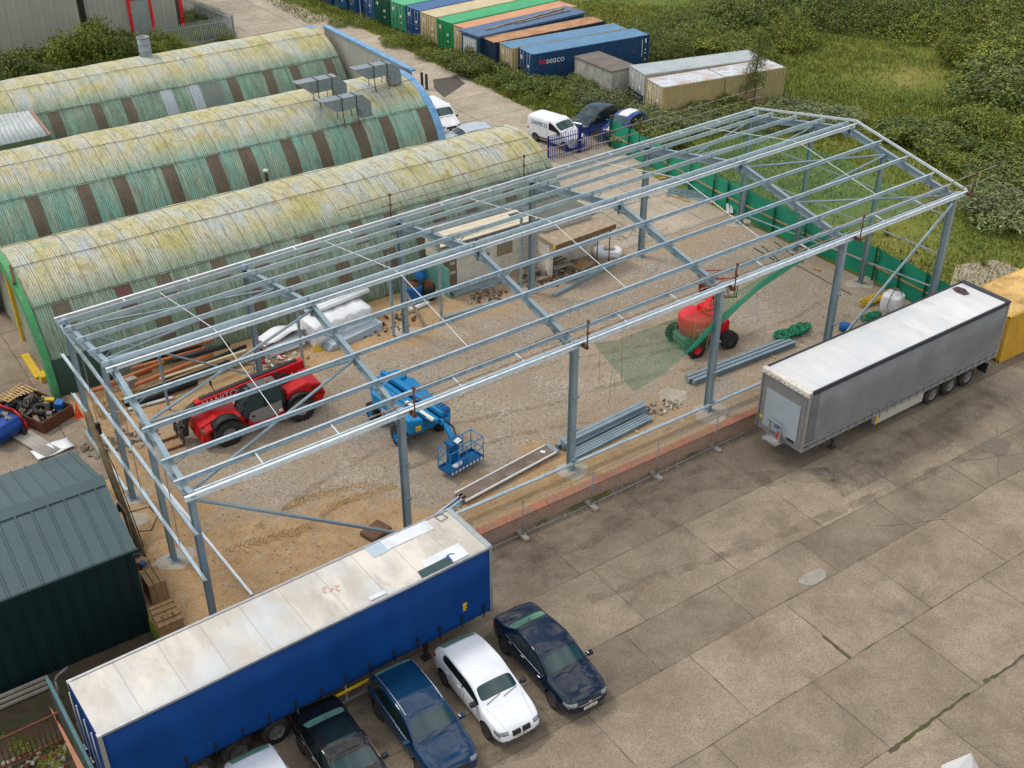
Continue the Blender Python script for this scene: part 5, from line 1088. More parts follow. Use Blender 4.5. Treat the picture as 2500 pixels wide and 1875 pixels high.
# ------------------------------------------------------------------ shipping containers
def container(label, x, y, th, L, col, roofcol=None, rustc=None, w=2.44, h=2.5, side=None, z=0, doors=True, group='shipping containers beyond the road', logo=None, h2=None, split=None, openl=False):
    k = len(bpy.data.materials)
    cm = mat('container_paint', col, .6, .05, .15, 1.2, rustc or (.16, .09, .06), 3, (.58, .75)); rm = mat('container_roof_paint', roofcol or col, .6, .05, .15, .8, rustc or tuple(c*.6 for c in (roofcol or col)), 1.2, (.42, .7) if rustc else (.5, .8))
    dm = mat('container_door_paint', side or col, .6, .05, .15, 2, (.3, .25, .18), 3, (.6, .8))
    t = thing('shipping_container', label, 'container', (x, y, z), th, group); m = MB()
    pr = []; xx = .15; n = 0
    while xx < L-.2: pr += [(xx, 0), (xx+.07, .035), (xx+.14, .035), (xx+.21, 0)]; xx += .28
    for s in (-1, 1):
        m.grid([[(a, s*(w/2-.01-b), .16), (a, s*(w/2-.01-b), h-.1)] for a, b in pr], smooth=False)
    m.build('side_wall', cm, t, fixn=False)
    r = MB(); rr = []; xx = .15
    while xx < L-.2: rr += [(xx, 0), (xx+.06, .036), (xx+.15, .036), (xx+.21, 0)]; xx += .26
    r.grid([[(a, -w/2+.08, h-.03+b), (a, w/2-.08, h-.03+b)] for a, b in rr], smooth=False); r.bx(0, .16, -w/2+.08, w/2-.08, h-.07, h-.03); r.bx(L-.16, L, -w/2+.08, w/2-.08, h-.07, h-.03); r.build('roof', rm, t, fixn=False)
    f = MB()
    for s in (-1, 1):
        f.bx(0, L, s*w/2-(.08 if s > 0 else 0), s*w/2+(.08 if s < 0 else 0), h-.1, h-.02); f.bx(0, L, s*w/2-(.08 if s > 0 else 0), s*w/2+(.08 if s < 0 else 0), 0, .16)
        for e in (0, L-.15): f.bx(e, e+.15, s*w/2-(.151 if s > 0 else -.001), s*w/2+(.151 if s < 0 else -.001), .0, h)
    f.build('frame', dm if split else cm, t)
    MB().bx(L-.06, L-.03, -w/2+.15, w/2-.15, .1, h-.1).build('end_wall', cm, t)
    if doors:
        for s in (-1, 1):
            a, b = (-w/2+.15, -.01) if s < 0 else (.01, w/2-.15); d = MB().bx(.02, .07, a, b, .14, h-.12)
            for q in range(5): zz = .2+q*(h-.4)/5; d.bx(-.005, .02, a+.05, b-.05, zz+.04, zz+(h-.4)/5-.05)
            do = d.build('door', dm, t)
            if openl and s > 0: do.rotation_euler = (0, 0, .0)
            l = MB()
            for yy in (a+(b-a)*.3, a+(b-a)*.72): l.cut(); l.tube((-.03, yy, .1), (-.03, yy, h-.1), .02, 6); l.box((-.04, yy+.06, 1.15), (.03, .22, .05)); l.box((-.02, yy, .2), (.05, .1, .08)); l.box((-.02, yy, h-.2), (.05, .1, .08))
            l.each('locking_rod', M['alu'] if (side or col)[2] > .1 else dm, do)
            if s > 0: MB().bx(-.012, -.006, b-.5, b-.2, h-.75, h-.45).build('decal', M['plate'], do)
            if s < 0: MB().bx(-.012, -.006, a+.45, a+.75, 1.3, 1.5).bx(-.012, -.006, a+.45, a+.75, .8, .88).build('decal', M['plate'], do)
    else: MB().bx(.03, .07, -w/2+.15, w/2-.15, .1, h-.1).build('end_wall', cm, t)
    if logo: logo(t, w, h, L)
    return t
BLUE = (.008, .05, .13); GRN = (.02, .23, .08); DGRN = (.01, .075, .045); CRM = (.50, .40, .21); PCH = (.52, .27, .15); SKY = (.10, .22, .36)
def seaco(t, w, h, L):
    text('side_lettering', 'seaco', .72, frame_m((2.05, -w/2-.012, 1.82), (1, 0, 0), (0, 0, 1)), M['white'], t, sx=1.05)
    k = MB()
    for cx in (.72, 1.02):
        k.cut()
        for i in range(14):
            a0, a1 = 2*PI*i/14, 2*PI*(i+1)/14; k.add([(cx+r*math.cos(a)*.9, -w/2-.014, 1.78+r*math.sin(a)) for a, r in ((a0, .06), (a1, .06), (a1, .17), (a0, .17))], [(0, 1, 2, 3)])
    k.each('red_emblem', M['redp2'], t, fixn=False)
    m = MB(); m.bx(L-.75, L-.7, -w/2-.02, -w/2-.01, .8, 2.2); m.bx(L-.45, L-.33, -w/2-.02, -w/2-.01, 1.9, 2.25); m.bx(L-.45, L-.33, -w/2-.02, -w/2-.01, 1.3, 1.4); m.bx(L-.45, L-.33, -w/2-.02, -w/2-.01, 1.0, 1.1); m.build('side_number', M['plate'], t)
    MB().add([(L-.5, -w/2-.02, .45), (L-.25, -w/2-.02, .45), (L-.375, -w/2-.02, .7)], [(0, 1, 2)]).build('warning_triangle', M['yel'], t, fixn=False)
def ct(xf, yr, th, **k):     # front right corner
    k.setdefault('w', 2.3); w = k['w']; return dict(x=xf-math.sin(th)*w/2, y=yr+math.cos(th)*w/2, th=th, **k)
container('long navy blue shipping container with white and red lettering on its side', logo=seaco, **ct(43.6, 42.0, -.085, L=11.1, col=BLUE, roofcol=SKY, h=2.5))
container('cream shipping container with a light blue roof, wedged beside the navy lettered one', **ct(43.2, 44.35, -.07, L=11.1, col=CRM, roofcol=SKY, h=2.5, w=1.9))
container('shipping container with dark navy blank end and a rusty orange roof', doors=False, **ct(43.0, 46.35, -.0, L=11.2, col=(.008, .03, .06), roofcol=(.42, .24, .12), rustc=(.20, .075, .03), h=2.5, w=1.95))
container('cream fronted shipping container with a peach coloured roof', **ct(43.3, 50.5, .1, L=12, col=CRM, roofcol=PCH, h=2.5, w=2.3))
container('bright green shipping container between the peach roofed and the cream one', **ct(43.15, 53.05, .09, L=12, col=GRN, roofcol=(.05, .34, .15), h=2.5, w=2.3))
container('cream shipping container with a cream roof, between the bright green and the blue one', **ct(43.1, 55.5, .09, L=12, col=CRM, roofcol=(.50, .43, .27), h=2.5, w=2.45))
container('blue shipping container with blue roof and a white door decal, left of the cream one', **ct(43.0, 58.05, .09, L=12, col=(.008, .06, .20), roofcol=(.05, .13, .28), h=2.5, w=2.3))
container('light green shipping container with dark stripe at its right door post', **ct(42.8, 60.45, .09, L=12, col=(.03, .26, .12), roofcol=(.08, .38, .20), h=2.5, w=2.35))
container('dark green shipping container, left neighbour of the light green one', **ct(42.5, 62.9, .08, L=6.1, col=DGRN, roofcol=(.10, .30, .15), h=2.5, w=2.35))
container('plain blue shipping container right of the white open door', **ct(42.3, 65.3, .06, L=6.1, col=(.01, .09, .24), h=2.5, w=1.9))
container('blue shipping container with rusty frame left of the white open door', **ct(42.2, 68.8, .05, L=6.1, col=(.01, .07, .20), h=2.5, w=1.2))
container('worn blue shipping container, second from the left end of the row', **ct(42.0, 70.3, .05, L=6.1, col=(.01, .08, .20), h=2.5, w=2.3))
container('dark blue shipping container at the far left end of the row', **ct(41.8, 73.0, .05, L=6.1, col=(.01, .05, .14), h=2.5, w=2.3))
container('green and white fronted shipping container partly cut by the top edge of the photo', **ct(41.6, 76.0, .05, L=6.1, col=(.10, .3, .2), h=2.5, w=2.3))
o = MB().bx(-.6, 0, -.02, .02, .1, 2.4).build('container_door', M['white'], None, (42.0, 67.5, 0)); o.rotation_euler = (0, 0, 1.1); tag(o, 'white door panel standing open in the container row', 'door')
tw_ = container('shipping container with white upper half and navy lower doors, grey ribbed roof', **ct(47.35, 33.0, -.21, L=10.4, col=(.42, .43, .42), roofcol=(.36, .40, .42), side=(.48, .49, .47), h=2.59, w=2.5))
MB().bx(-.025, -.008, -1.2, 1.2, .0, .95).build('painted_band', mat('navy_band', (.008, .03, .10), .6), tw_)
container('near cream shipping container with white rusting roof, in front of the grey roofed one', **ct(46.6, 30.05, -.15, L=5.3, col=(.40, .32, .16), roofcol=(.48, .55, .60), rustc=(.42, .22, .15), side=(.55, .46, .28), h=2.55, w=2.35))
container('far cream shipping container with rust streaked white roof, behind the birch', **ct(51.95, 29.25, -.15, L=5.4, col=(.38, .31, .16), roofcol=(.5, .56, .6), rustc=(.32, .13, .08), h=2.55, w=2.35))
container('yellow ribbed shipping container behind the grey trailer at the right edge', group='containers by the yard', **ct(38.85, -4.25, .0, L=9.1, z=ZY, col=(.52, .31, .035), roofcol=(.68, .44, .16), rustc=(.25, .16, .04), h=2.59, w=2.9))
t = thing('site_cabin', 'dark blue flat roofed cabin with an open white louvred end, among the containers', 'cabin', (42.6, 48.2, 0), .08)
bm_ = mat('navy_cabin', (.01, .055, .10), .5, 0, .15, 2)
MB().bx(.1, 11.5, 0, 2.45, 0, 2.5).build('wall', bm_, t); MB().bx(-.1, 11.7, -.1, 2.55, 2.5, 2.66).build('roof', mat('blue_felt', (.06, .12, .22), .45, 0, .2, 1, (.15, .17, .2), 2), t)
MB().bx(.0, .1, .35, 2.1, 0, 2.3).build('end_frame', mat('pale_frame', (.42, .46, .48), .6), t); MB().bx(-.02, .0, .5, 1.95, 0, 1.2).build('opening', M['blk'], t)
m = MB()
for i in range(6): m.cut(); m.bx(-.04, .0, .5+.25*i, .5+.25*i+.13, 1.35, 2.1)
m.each('louvre', M['white'], t)
m = MB().cut().bar((1.6, 1.0, 2.7), (10.8, 1.9, 2.72), .22, .06).cut().bar((4.6, .9, 2.7), (11, 1.2, 2.72), .16, .05); m.each('roof_batten', M['scaf'], t)
t = thing('concrete_box', 'weathered pale concrete box store with a dark flat roof, beside the navy container', 'outbuilding', (46.45, 35.75, 0), 0)
MB().bx(0, 2.35, 0, 4.6, 0, 2.2).build('wall', mat('weathered_render', (.40, .39, .35), .9, 0, .2, .9, (.22, .21, .17), 1.6, (.45, .75)), t); MB().bx(-.06, 2.41, -.06, 4.66, 2.2, 2.3).build('roof', mat('dark_roof_felt', (.15, .13, .115), .9, 0, .25, 1.2), t)
# ------------------------------------------------------------------ cars
def car_mesh(st, L, wheels, wr, hw_, glassruns, sideruns, lamps=(3, 4)):
    """st: stations (x, half width, z sill, z belt, half roof width, z top); returns bmesh-evaluated mesh with material slots"""
    bm = bmesh.new(); rings = []
    for (x, hw, zs, zb, rw, zt) in st:
        rw = min(rw*1.10+.01, hw*.93)
        prof = [(0, zs), (hw*.82, zs), (hw*.975, zs+.10), (hw*1.0, zs+(zb-zs)*.55), (hw*.955, zb), (rw, zt-.035), (rw*.62, zt), (0, zt+.012)]
        pts = [(x, -a, b) for a, b in prof]+[(x, a, b) for a, b in prof[-2:0:-1]]
        rings.append([bm.verts.new(p) for p in pts])
    n = len(rings[0]); F = {}
    for i in range(len(rings)-1):
        for j in range(n):
            F[i, j] = bm.faces.new((rings[i][j], rings[i][(j+1) % n], rings[i+1][(j+1) % n], rings[i+1][j]))
    bm.faces.new(rings[0][::-1]); bm.faces.new(rings[-1])
    bmesh.ops.recalc_face_normals(bm, faces=bm.faces)
    def reg(fs, mi, th):
        bmesh.ops.inset_region(bm, faces=fs, thickness=th, use_even_offset=True, use_boundary=True)
        for f in fs: f.material_index = mi
    # ring faces: 0..6 on -y side (sill .. roof), 7..13 on +y side ; side glass = faces 4 and 9, tops = 5,6,7,8
    for (a, b, mi) in glassruns: reg([F[i, j] for i in range(a, b) for j in (5, 6, 7, 8)], mi, .012)
    for (a, b) in sideruns:
        for j in (4, 9): reg([F[i, j] for i in range(a, b)], 3, .010)
    me = bpy.data.meshes.new('tmpcar'); bm.to_mesh(me); bm.free()
    o = bpy.data.objects.new('tmpcar', me); C.objects.link(o)
    for _ in range(8): me.materials.append(None)
    s = o.modifiers.new('s', 'SUBSURF'); s.levels = 2; s.render_levels = 2
    cut = MB()
    for wx in wheels:
        for sy in (-1, 1): cut.tube((wx, sy*(hw_+.15), wr), (wx, sy*(hw_-.26), wr), wr*1.14, 26)
    cut.m = [6]*len(cut.m); c = cut.build('tmpcut', [None]*8 and [M['blk']], None); me2 = c.data; me2.materials.clear()
    for _ in range(8): me2.materials.append(M['blk'])
    me2.polygons.foreach_set('material_index', [6]*len(me2.polygons))
    b = o.modifiers.new('b', 'BOOLEAN'); b.object = c; b.operation = 'DIFFERENCE'; b.solver = 'EXACT'
    dg = bpy.context.evaluated_depsgraph_get(); ev = o.evaluated_get(dg); out = bpy.data.meshes.new_from_object(ev)
    bpy.data.objects.remove(o); bpy.data.objects.remove(c); return out
def split(me, names, mats, parent):
    co = np.empty(len(me.vertices)*3, np.float32); me.vertices.foreach_get('co', co); co = co.reshape(-1, 3); res = {}
    for mi, nm in names.items():
        faces = [tuple(p.vertices) for p in me.polygons if p.material_index == mi]
        if not faces: continue
        # loose components become separate parts for the windows
        comps = [faces]
        if mi in (1, 2, 3):
            par = {}
            def find(a):
                while par.setdefault(a, a) != a: par[a] = par[par[a]]; a = par[a]
                return a
            for f in faces:
                for v in f[1:]: par[find(v)] = find(f[0])
            d = {}
            for f in faces: d.setdefault(find(f[0]), []).append(f)
            comps = list(d.values())
        for fc in comps:
            idx = sorted({v for f in fc for v in f}); mp_ = {v: k for k, v in enumerate(idx)}
            m2 = bpy.data.meshes.new(nm); m2.from_pydata([tuple(co[v]) for v in idx], [], [[mp_[v] for v in f] for f in fc]); m2.materials.append(mats[mi])
            m2.polygons.foreach_set('use_smooth', [mi != 6]*len(m2.polygons)); o = bpy.data.objects.new(nm, m2); C.objects.link(o); o.parent = parent; res.setdefault(nm, []).append(o)
    return res
KINDS = {
 'sedan': dict(L=4.68, hw=.90, wr=.335, wb=(1.42, -1.42), st=[(-2.33, .70, .38, .78, .60, .84), (-2.24, .82, .24, .90, .66, 1.00), (-1.95, .88, .22, .95, .70, 1.06), (-1.58, .90, .20, .97, .70, 1.10), (-.98, .90, .19, .96, .60, 1.37), (-.55, .90, .19, .95, .62, 1.425), (-.02, .90, .19, .94, .635, 1.44), (.06, .90, .19, .94, .635, 1.44), (.42, .90, .19, .93, .62, 1.40), (1.16, .90, .19, .92, .70, 1.00), (1.30, .895, .20, .91, .70, .965), (1.75, .88, .21, .86, .68, .92), (2.12, .82, .24, .76, .62, .84), (2.28, .72, .28, .66, .52, .72), (2.34, .62, .34, .58, .45, .62)],
               g=[(8, 9, 1), (3, 4, 2)], s=[(4, 9)]),
 'hatch': dict(L=4.30, hw=.885, wr=.325, wb=(1.36, -1.32), st=[(-2.14, .72, .36, .76, .60, .84), (-2.08, .82, .22, .92, .62, 1.02), (-1.86, .87, .20, .98, .60, 1.22), (-1.55, .885, .19, .98, .60, 1.37), (-1.0, .885, .19, .97, .63, 1.43), (-.30, .885, .19, .95, .64, 1.445), (-.22, .885, .19, .95, .64, 1.445), (.30, .885, .19, .94, .62, 1.39), (.98, .885, .19, .92, .69, 1.02), (1.12, .88, .20, .90, .69, .98), (1.55, .87, .21, .86, .67, .93), (1.92, .81, .24, .76, .60, .85), (2.09, .72, .28, .64, .52, .70), (2.15, .62, .34, .56, .45, .60)],
               g=[(7, 8, 1), (1, 3, 2)], s=[(3, 8)]),
 'estate': dict(L=4.65, hw=.93, wr=.36, wb=(1.40, -1.40), st=[(-2.31, .74, .38, .82, .62, .92), (-2.24, .84, .25, .98, .64, 1.12), (-2.02, .90, .22, 1.04, .62, 1.38), (-1.72, .92, .21, 1.05, .62, 1.54), (-1.1, .93, .21, 1.03, .66, 1.60), (-.35, .93, .21, 1.02, .68, 1.62), (-.26, .93, .21, 1.02, .68, 1.62), (.32, .93, .21, 1.0, .66, 1.56), (1.08, .93, .21, .99, .74, 1.10), (1.22, .925, .22, .97, .74, 1.05), (1.68, .91, .23, .93, .72, 1.01), (2.08, .85, .26, .84, .64, .93), (2.26, .75, .30, .72, .54, .78), (2.32, .64, .36, .62, .46, .66)],
               g=[(7, 8, 1), (1, 3, 2)], s=[(2, 8)]),
 'mini': dict(L=3.75, hw=.82, wr=.29, wb=(1.16, -1.16), st=[(-1.87, .66, .36, .76, .54, .86), (-1.80, .76, .24, .92, .56, 1.06), (-1.62, .81, .20, .98, .55, 1.28), (-1.3, .82, .19, .98, .56, 1.40), (-.7, .82, .19, .96, .58, 1.46), (-.2, .82, .19, .95, .59, 1.47), (-.13, .82, .19, .95, .59, 1.47), (.28, .82, .19, .93, .57, 1.40), (.95, .82, .19, .90, .64, 1.02), (1.06, .815, .20, .88, .64, .97), (1.42, .80, .21, .84, .62, .91), (1.70, .74, .24, .74, .55, .82), (1.83, .66, .28, .62, .46, .68), (1.87, .56, .34, .54, .4, .58)],
               g=[(7, 8, 1), (1, 3, 2)], s=[(3, 8)]),
 'van': dict(L=4.35, hw=.90, wr=.32, wb=(1.42, -1.28), st=[(-2.17, .86, .30, 1.00, .80, 1.74), (-2.13, .89, .22, 1.02, .80, 1.82), (-1.5, .90, .20, 1.04, .80, 1.86), (-.6, .90, .20, 1.05, .80, 1.87), (-.1, .90, .20, 1.04, .79, 1.86), (.05, .90, .20, 1.03, .79, 1.85), (.28, .90, .20, 1.03, .76, 1.80), (1.15, .90, .20, 1.02, .74, 1.22), (1.30, .895, .20, 1.0, .74, 1.14), (1.7, .88, .22, .93, .70, 1.02), (2.02, .82, .24, .80, .62, .88), (2.15, .72, .28, .66, .54, .72), (2.19, .62, .34, .58, .46, .62)],
             g=[(6, 7, 1)], s=[(4, 7)]),
}
def car(label, loc, rz, kind, paint, cat='car', scale=1., plate=None, grille='bar', roofm=None, extra=None, group=None, name='parked_car'):
    K = KINDS[kind]; t = thing(name, label, cat, loc, rz, group); t.scale = (scale,)*3
    me = car_mesh(K['st'], K['L'], K['wb'], K['wr'], K['hw'], K['g'], K['s'])
    mats = {0: paint, 1: M['glass'], 2: M['glassr'], 3: M['glassd'], 6: M['blk']}
    R = split(me, {0: 'body', 6: 'wheel_well', 1: 'windscreen', 2: 'rear_window', 3: 'side_window'}, mats, t)
    from mathutils.bvhtree import BVHTree
    V = [v.co.copy() for v in me.vertices]; tree = BVHTree.FromPolygons(V, [tuple(p.vertices) for p in me.polygons])
    def hit(o, d):
        r = tree.ray_cast(Vector(o), Vector(d)); return r[0] if r[0] is not None else Vector(o)
    for wx in K['wb']:
        for s in (-1, 1): wheel(t, (wx, s*(K['hw']-.12), K['wr']), K['wr'], .22, K['wr']*.68, side=s, n=26, spokes=5 if kind in ('sedan', 'hatch') else 8)
    L = K['L']; hw = K['hw']; fr_ = L/2; zb = [q for q in K['st'] if q[0] > L/2-.5][0]
    def patch(name, ys, zs, matl, rear=False, off=.004, par=None):   # a small skin laid over the nose or tail
        rows = []; sx = -1 if rear else 1
        for z in zs:
            row = []
            for y in ys:
                y_, z_ = (y if not isinstance(y, tuple) else y[0]), z; p = hit((sx*(fr_+.6), y_, z_), (-sx, 0, 0)); row.append((p.x+sx*off, p.y, p.z))
            rows.append(row)
        return MB().grid(rows).build(name, matl, par or t, solid=.004, fixn=False)
    zn = zb[3]
    for s in (-1, 1):
        patch('headlight', [s*hw*k for k in np.linspace(.52, .90, 7)], np.linspace(zn-.14, zn-.03, 4), M['lamp'])
        patch('tail_light', [s*hw*k for k in np.linspace(.60, .93, 6)], np.linspace(K['st'][1][3]-.22, K['st'][1][3]-.03, 4), M['tail'], True)
        for nm, xr, mt in (('headlight', (fr_-.38, fr_-.13), M['lamp']), ('tail_light', (-fr_+.07, -fr_+.26), M['tail'])):
            g = []
            for xq in np.linspace(*xr, 4):
                zt_ = np.interp(xq, [a[0] for a in K['st']], [a[3] for a in K['st']]); g.append([hit((xq, s*2, z), (0, -s, 0))+Vector((0, s*.004, 0)) for z in np.linspace(zt_-.17, zt_-.05, 3)])
            MB().grid(g).build(nm, mt, t, solid=.004, fixn=False)
        # mirrors
        xm = [q for q in K['st'] if q[0] > .9][0][0]-.22; zm = K['st'][7][3]+.08
        p = hit((xm, s*2, zm-.1), (0, -s, 0)); MB().box((xm, p.y+s*.12, zm+.02), (.16, .2, .13)).box((xm, p.y+s*.02, zm-.04), (.06, .1, .05)).build('wing_mirror', M['blk'] if kind in ('hatch', 'van') else paint, t, bevel=.03)
        # belt trim and door line
        q = MB(); pts = []
        xs_ = np.linspace(K['st'][3][0]+.25, xm-.15, 14)
        for x in xs_: 
            zz = np.interp(x, [a[0] for a in K['st']], [a[3] for a in K['st']])-.015; h = hit((x, s*2, zz), (0, -s, 0)); pts.append((h.x, h.y+s*.004, h.z))
        if kind in ('sedan', 'estate'): q.path(pts, .007, 4).build('belt_trim', M['chrome'], t, fixn=False)
        q = MB(); xb = -.1; q.path([hit((xb, s*2, z), (0, -s, 0))+Vector((0, s*.004, 0)) for z in np.linspace(K['st'][6][3]+.03, K['st'][6][5]-.12, 5)], .03, 4)
        if kind != 'van': q.build('door_pillar', M['blk'], t, fixn=False)
        q = MB()
        for x in ((K['wb'][0]-.52), .02 if kind != 'van' else -.15, (K['wb'][1]+.5)):
            pts = [hit((x, s*2, z), (0, -s, 0))+Vector((0, s*.001, 0)) for z in np.linspace(.32, np.interp(x, [a[0] for a in K['st']], [a[3] for a in K['st']])-.02, 7)]; q.cut(); q.path(pts, .005, 4)
        q.each('door_gap', M['blk'], t, fixn=False)
        h = MB()
        for x in (-.28, -1.02): h.cut(); p = hit((x, s*2, .84), (0, -s, 0)); h.box(p+Vector((0, s*.012, 0)), (.17, .025, .03))
        h.each('door_handle', paint if kind != 'sedan' else M['chrome'], t)
    if grille == 'kidney':
        for s in (-1, 1): patch('grille', [s*k for k in np.linspace(.03, .34, 6)], np.linspace(zn-.25, zn-.06, 4), M['blk'], off=.01)
        patch('lower_intake', np.linspace(-.45, .45, 9), np.linspace(.30, .36, 3), M['blk'])
        for s in (-1, 1): patch('side_intake', [s*k for k in np.linspace(.52, .74, 4)], np.linspace(.28, .40, 3), M['blk'])
    elif grille == 'bar':
        patch('grille', np.linspace(-.42, .42, 9), np.linspace(zn-.27, zn-.06, 4), M['blk']); patch('grille_bar', np.linspace(-.43, .43, 9), [zn-.175, zn-.145], M['chrome'], off=.016); patch('lower_intake', np.linspace(-.5, .5, 9), np.linspace(.30, .38, 3), M['blk'])
        k = MB(); p = hit((fr_+.6, 0, zn-.15), (-1, 0, 0)); k.lathe((p.x+.012, 0, zn-.15), (1, 0, 0), [(0, .06), (.015, .06), (.015, .048), (0, .048)], 16)
        for a in (90, 210, 330): k.bar((p.x+.02, 0, zn-.15), (p.x+.02, .052*math.cos(math.radians(a)), zn-.15+.052*math.sin(math.radians(a))), .012)
        k.build('emblem', M['chrome'], t)
    else:
        patch('grille', np.linspace(-.40, .40, 9), np.linspace(zn-.22, zn-.08, 4), M['blk']); patch('lower_intake', np.linspace(-.5, .5, 9), np.linspace(.30, .38, 3), M['blk'])
    if plate:
        p = hit((fr_+.6, 0, .44), (-1, 0, 0)); pl = MB().bx(p.x+.01, p.x+.022, -.26, .26, .385, .50).build('number_plate', M['plate'], t)
        text('plate_text', plate, .12, frame_m((p.x+.024, 0, .443), (0, 1, 0), (0, 0, 1)), M['blk'], pl, ext=.001, sx=.8)
    # bonnet shut lines, wipers
    q = MB(); xc = [a for a in K['st'] if a[0] > .9][0]
    q.cut(); pts = [hit((x, s*yy, 3), (0, 0, -1))+Vector((0, 0, .002)) for s in (1,) for x, yy in zip(np.linspace(xc[0]+.12, fr_-.18, 9), np.linspace(.66, .52, 9))]; q.path(pts, .004, 4)
    q.cut(); pts = [hit((x, -yy, 3), (0, 0, -1))+Vector((0, 0, .002)) for x, yy in zip(np.linspace(xc[0]+.12, fr_-.18, 9), np.linspace(.66, .52, 9))]; q.path(pts, .004, 4); q.each('bonnet_gap', M['blk'], t, fixn=False)
    q = MB()
    for y0, y1 in ((.05, .62), (-.58, 0)): q.cut(); q.path([hit((xc[0]+.02-.12*k, y0+(y1-y0)*k, 3), (0, 0, -1))+Vector((0, 0, .015)) for k in (0, .5, 1)], .01, 4)
    q.each('wiper', M['blk'], t, fixn=False)
    if kind in ('hatch', 'sedan'):
        p = hit((K['st'][3][0]+.45, 0, 3), (0, 0, -1)); MB().prism([(p.x-.08, p.z), (p.x+.06, p.z), (p.x-.06, p.z+.06)], -.012, .012, 'y').build('roof_aerial', paint, t)
    if extra: extra(t, hit, K)
    bpy.data.meshes.remove(me); return t
M['glassr'] = glass('rear_glass', (.10, .22, .17), .08); M['glassd'] = glass('dark_side_glass', (.006, .012, .013), .06)
PW = carpaint('white_car_paint', (.72, .75, .80), 0.); PN = carpaint('navy_car_paint', (.002, .010, .028), .3); PB = carpaint('blue_car_paint', (.002, .028, .075), .4); PK = carpaint('black_car_paint', (.006, .007, .008), .2)
PV = carpaint('white_van_paint', (.74, .76, .78), 0.); PR = carpaint('racing_blue_paint', (.008, .04, .20), .3); PS = carpaint('silver_car_paint', (.42, .48, .54), .6); PC = carpaint('charcoal_paint', (.012, .02, .026), .4)
def hdg(a, b): return math.atan2(b[1]-a[1], b[0]-a[0])
car('dark navy saloon with chrome grille bar, rightmost of the row of parked cars', (8.76, -7.92, ZY), math.radians(-91.5), 'sedan', PN, scale=1.03, plate='NX15 LXT', grille='bar')
car('white hatchback with twin oval black grilles, between the navy saloon and the blue estate', (6.24, -7.83, ZY), math.radians(-91.5), 'hatch', PW, plate='R444 BOC', grille='kidney', scale=1.01)
def rails(t, hit, K):
    for s in (-1, 1):
        q = MB(); pts = [hit((x, s*.66, 3), (0, 0, -1))+Vector((0, 0, .03)) for x in np.linspace(-1.8, .25, 12)]; q.path(pts, .014, 6).build('roof_rail', M['chrome'], t, fixn=False)
car('tall dark blue estate car with silver roof rails, between the white and the black car', (3.72, -7.9, ZY), math.radians(-91.5), 'estate', PB, grille='plain', extra=rails, scale=1.)
def sunroof(t, hit, K):
    g = [[hit((x, y, 3), (0, 0, -1))+Vector((0, 0, .006)) for y in np.linspace(-.5, .5, 7)] for x in np.linspace(-.85, .15, 8)]; MB().grid(g).build('sunroof', M['glassd'], t, fixn=False)
car('black saloon with a glass sunroof, between the blue estate and the silver white car', (1.0, -7.75, ZY), math.radians(-91.5), 'sedan', PK, grille='plain', extra=sunroof)
def sunroof2(t, hit, K):
    g = [[hit((x, y, 3), (0, 0, -1))+Vector((0, 0, .006)) for y in np.linspace(-.47, .47, 7)] for x in np.linspace(-.55, .35, 8)]; MB().grid(g).build('sunroof', M['glassd'], t, fixn=False)
car('silver white car with a black sunroof, cut off by the bottom edge of the photo', (-1.55, -8.25, ZY), math.radians(-91.5), 'hatch', carpaint('pale_silver_paint', (.55, .60, .66), .2), grille='plain', extra=sunroof2)
def vanx(t, hit, K):
    s = -1
    p = hit((-1.0, s*2, 1.45), (0, -s, 0)); q = hit((-1.0, s*2, 1.62), (0, -s, 0)); up_ = (q-p).normalized()
    text('side_lettering', 'DAMICO', .40, frame_m((-.95, p.y+s*.03, 1.40), (1, 0, 0), tuple(up_)), mat('navy_lettering', (.03, .09, .22), .5), t, sx=.95)
    MB().box((-.45, -.91, .45), (1.3, .03, .08)).build('side_moulding', M['blk'], t)
car('small white panel van with navy lettering on its side, behind the blue gate', (37.85, 31.0, 0), math.radians(-78), 'van', PV, cat='van', scale=.98, grille='plain', extra=vanx, name='panel_van')
car('dark charcoal car with a red tail lamp, parked between the white van and the verge', (42.0, 32.2, 0), math.radians(198), 'hatch', PC, grille='plain', scale=.98)
def stripe(t, hit, K):
    g = [[hit((x, y, 3), (0, 0, -1))+Vector((0, 0, .006)) for y in np.linspace(-.36, .36, 5)] for x in np.linspace(-1.45, .3, 10)]; MB().grid(g).build('roof_stripe', M['white'], t, fixn=False)
    g = [[hit((x, y, 3), (0, 0, -1))+Vector((0, 0, .006)) for y in np.linspace(-.36, .36, 5)] for x in np.linspace(1.0, 1.7, 8)]; MB().grid(g).build('bonnet_stripe', M['white'], t, fixn=False)
car('small blue car with a broad white stripe over its roof, behind the green netting', (42.7, 29.6, 0), math.radians(200), 'mini', PR, grille='plain', extra=stripe, scale=1.05)
car('white van mostly hidden behind the far end of the middle hut', (32.5, 38.0, 0), math.radians(-95), 'van', PV, cat='van', grille='plain', name='panel_van')
car('silver car peeping out between the middle and front huts', (32.3, 33.9, 0), math.radians(175), 'hatch', PS, grille='plain')
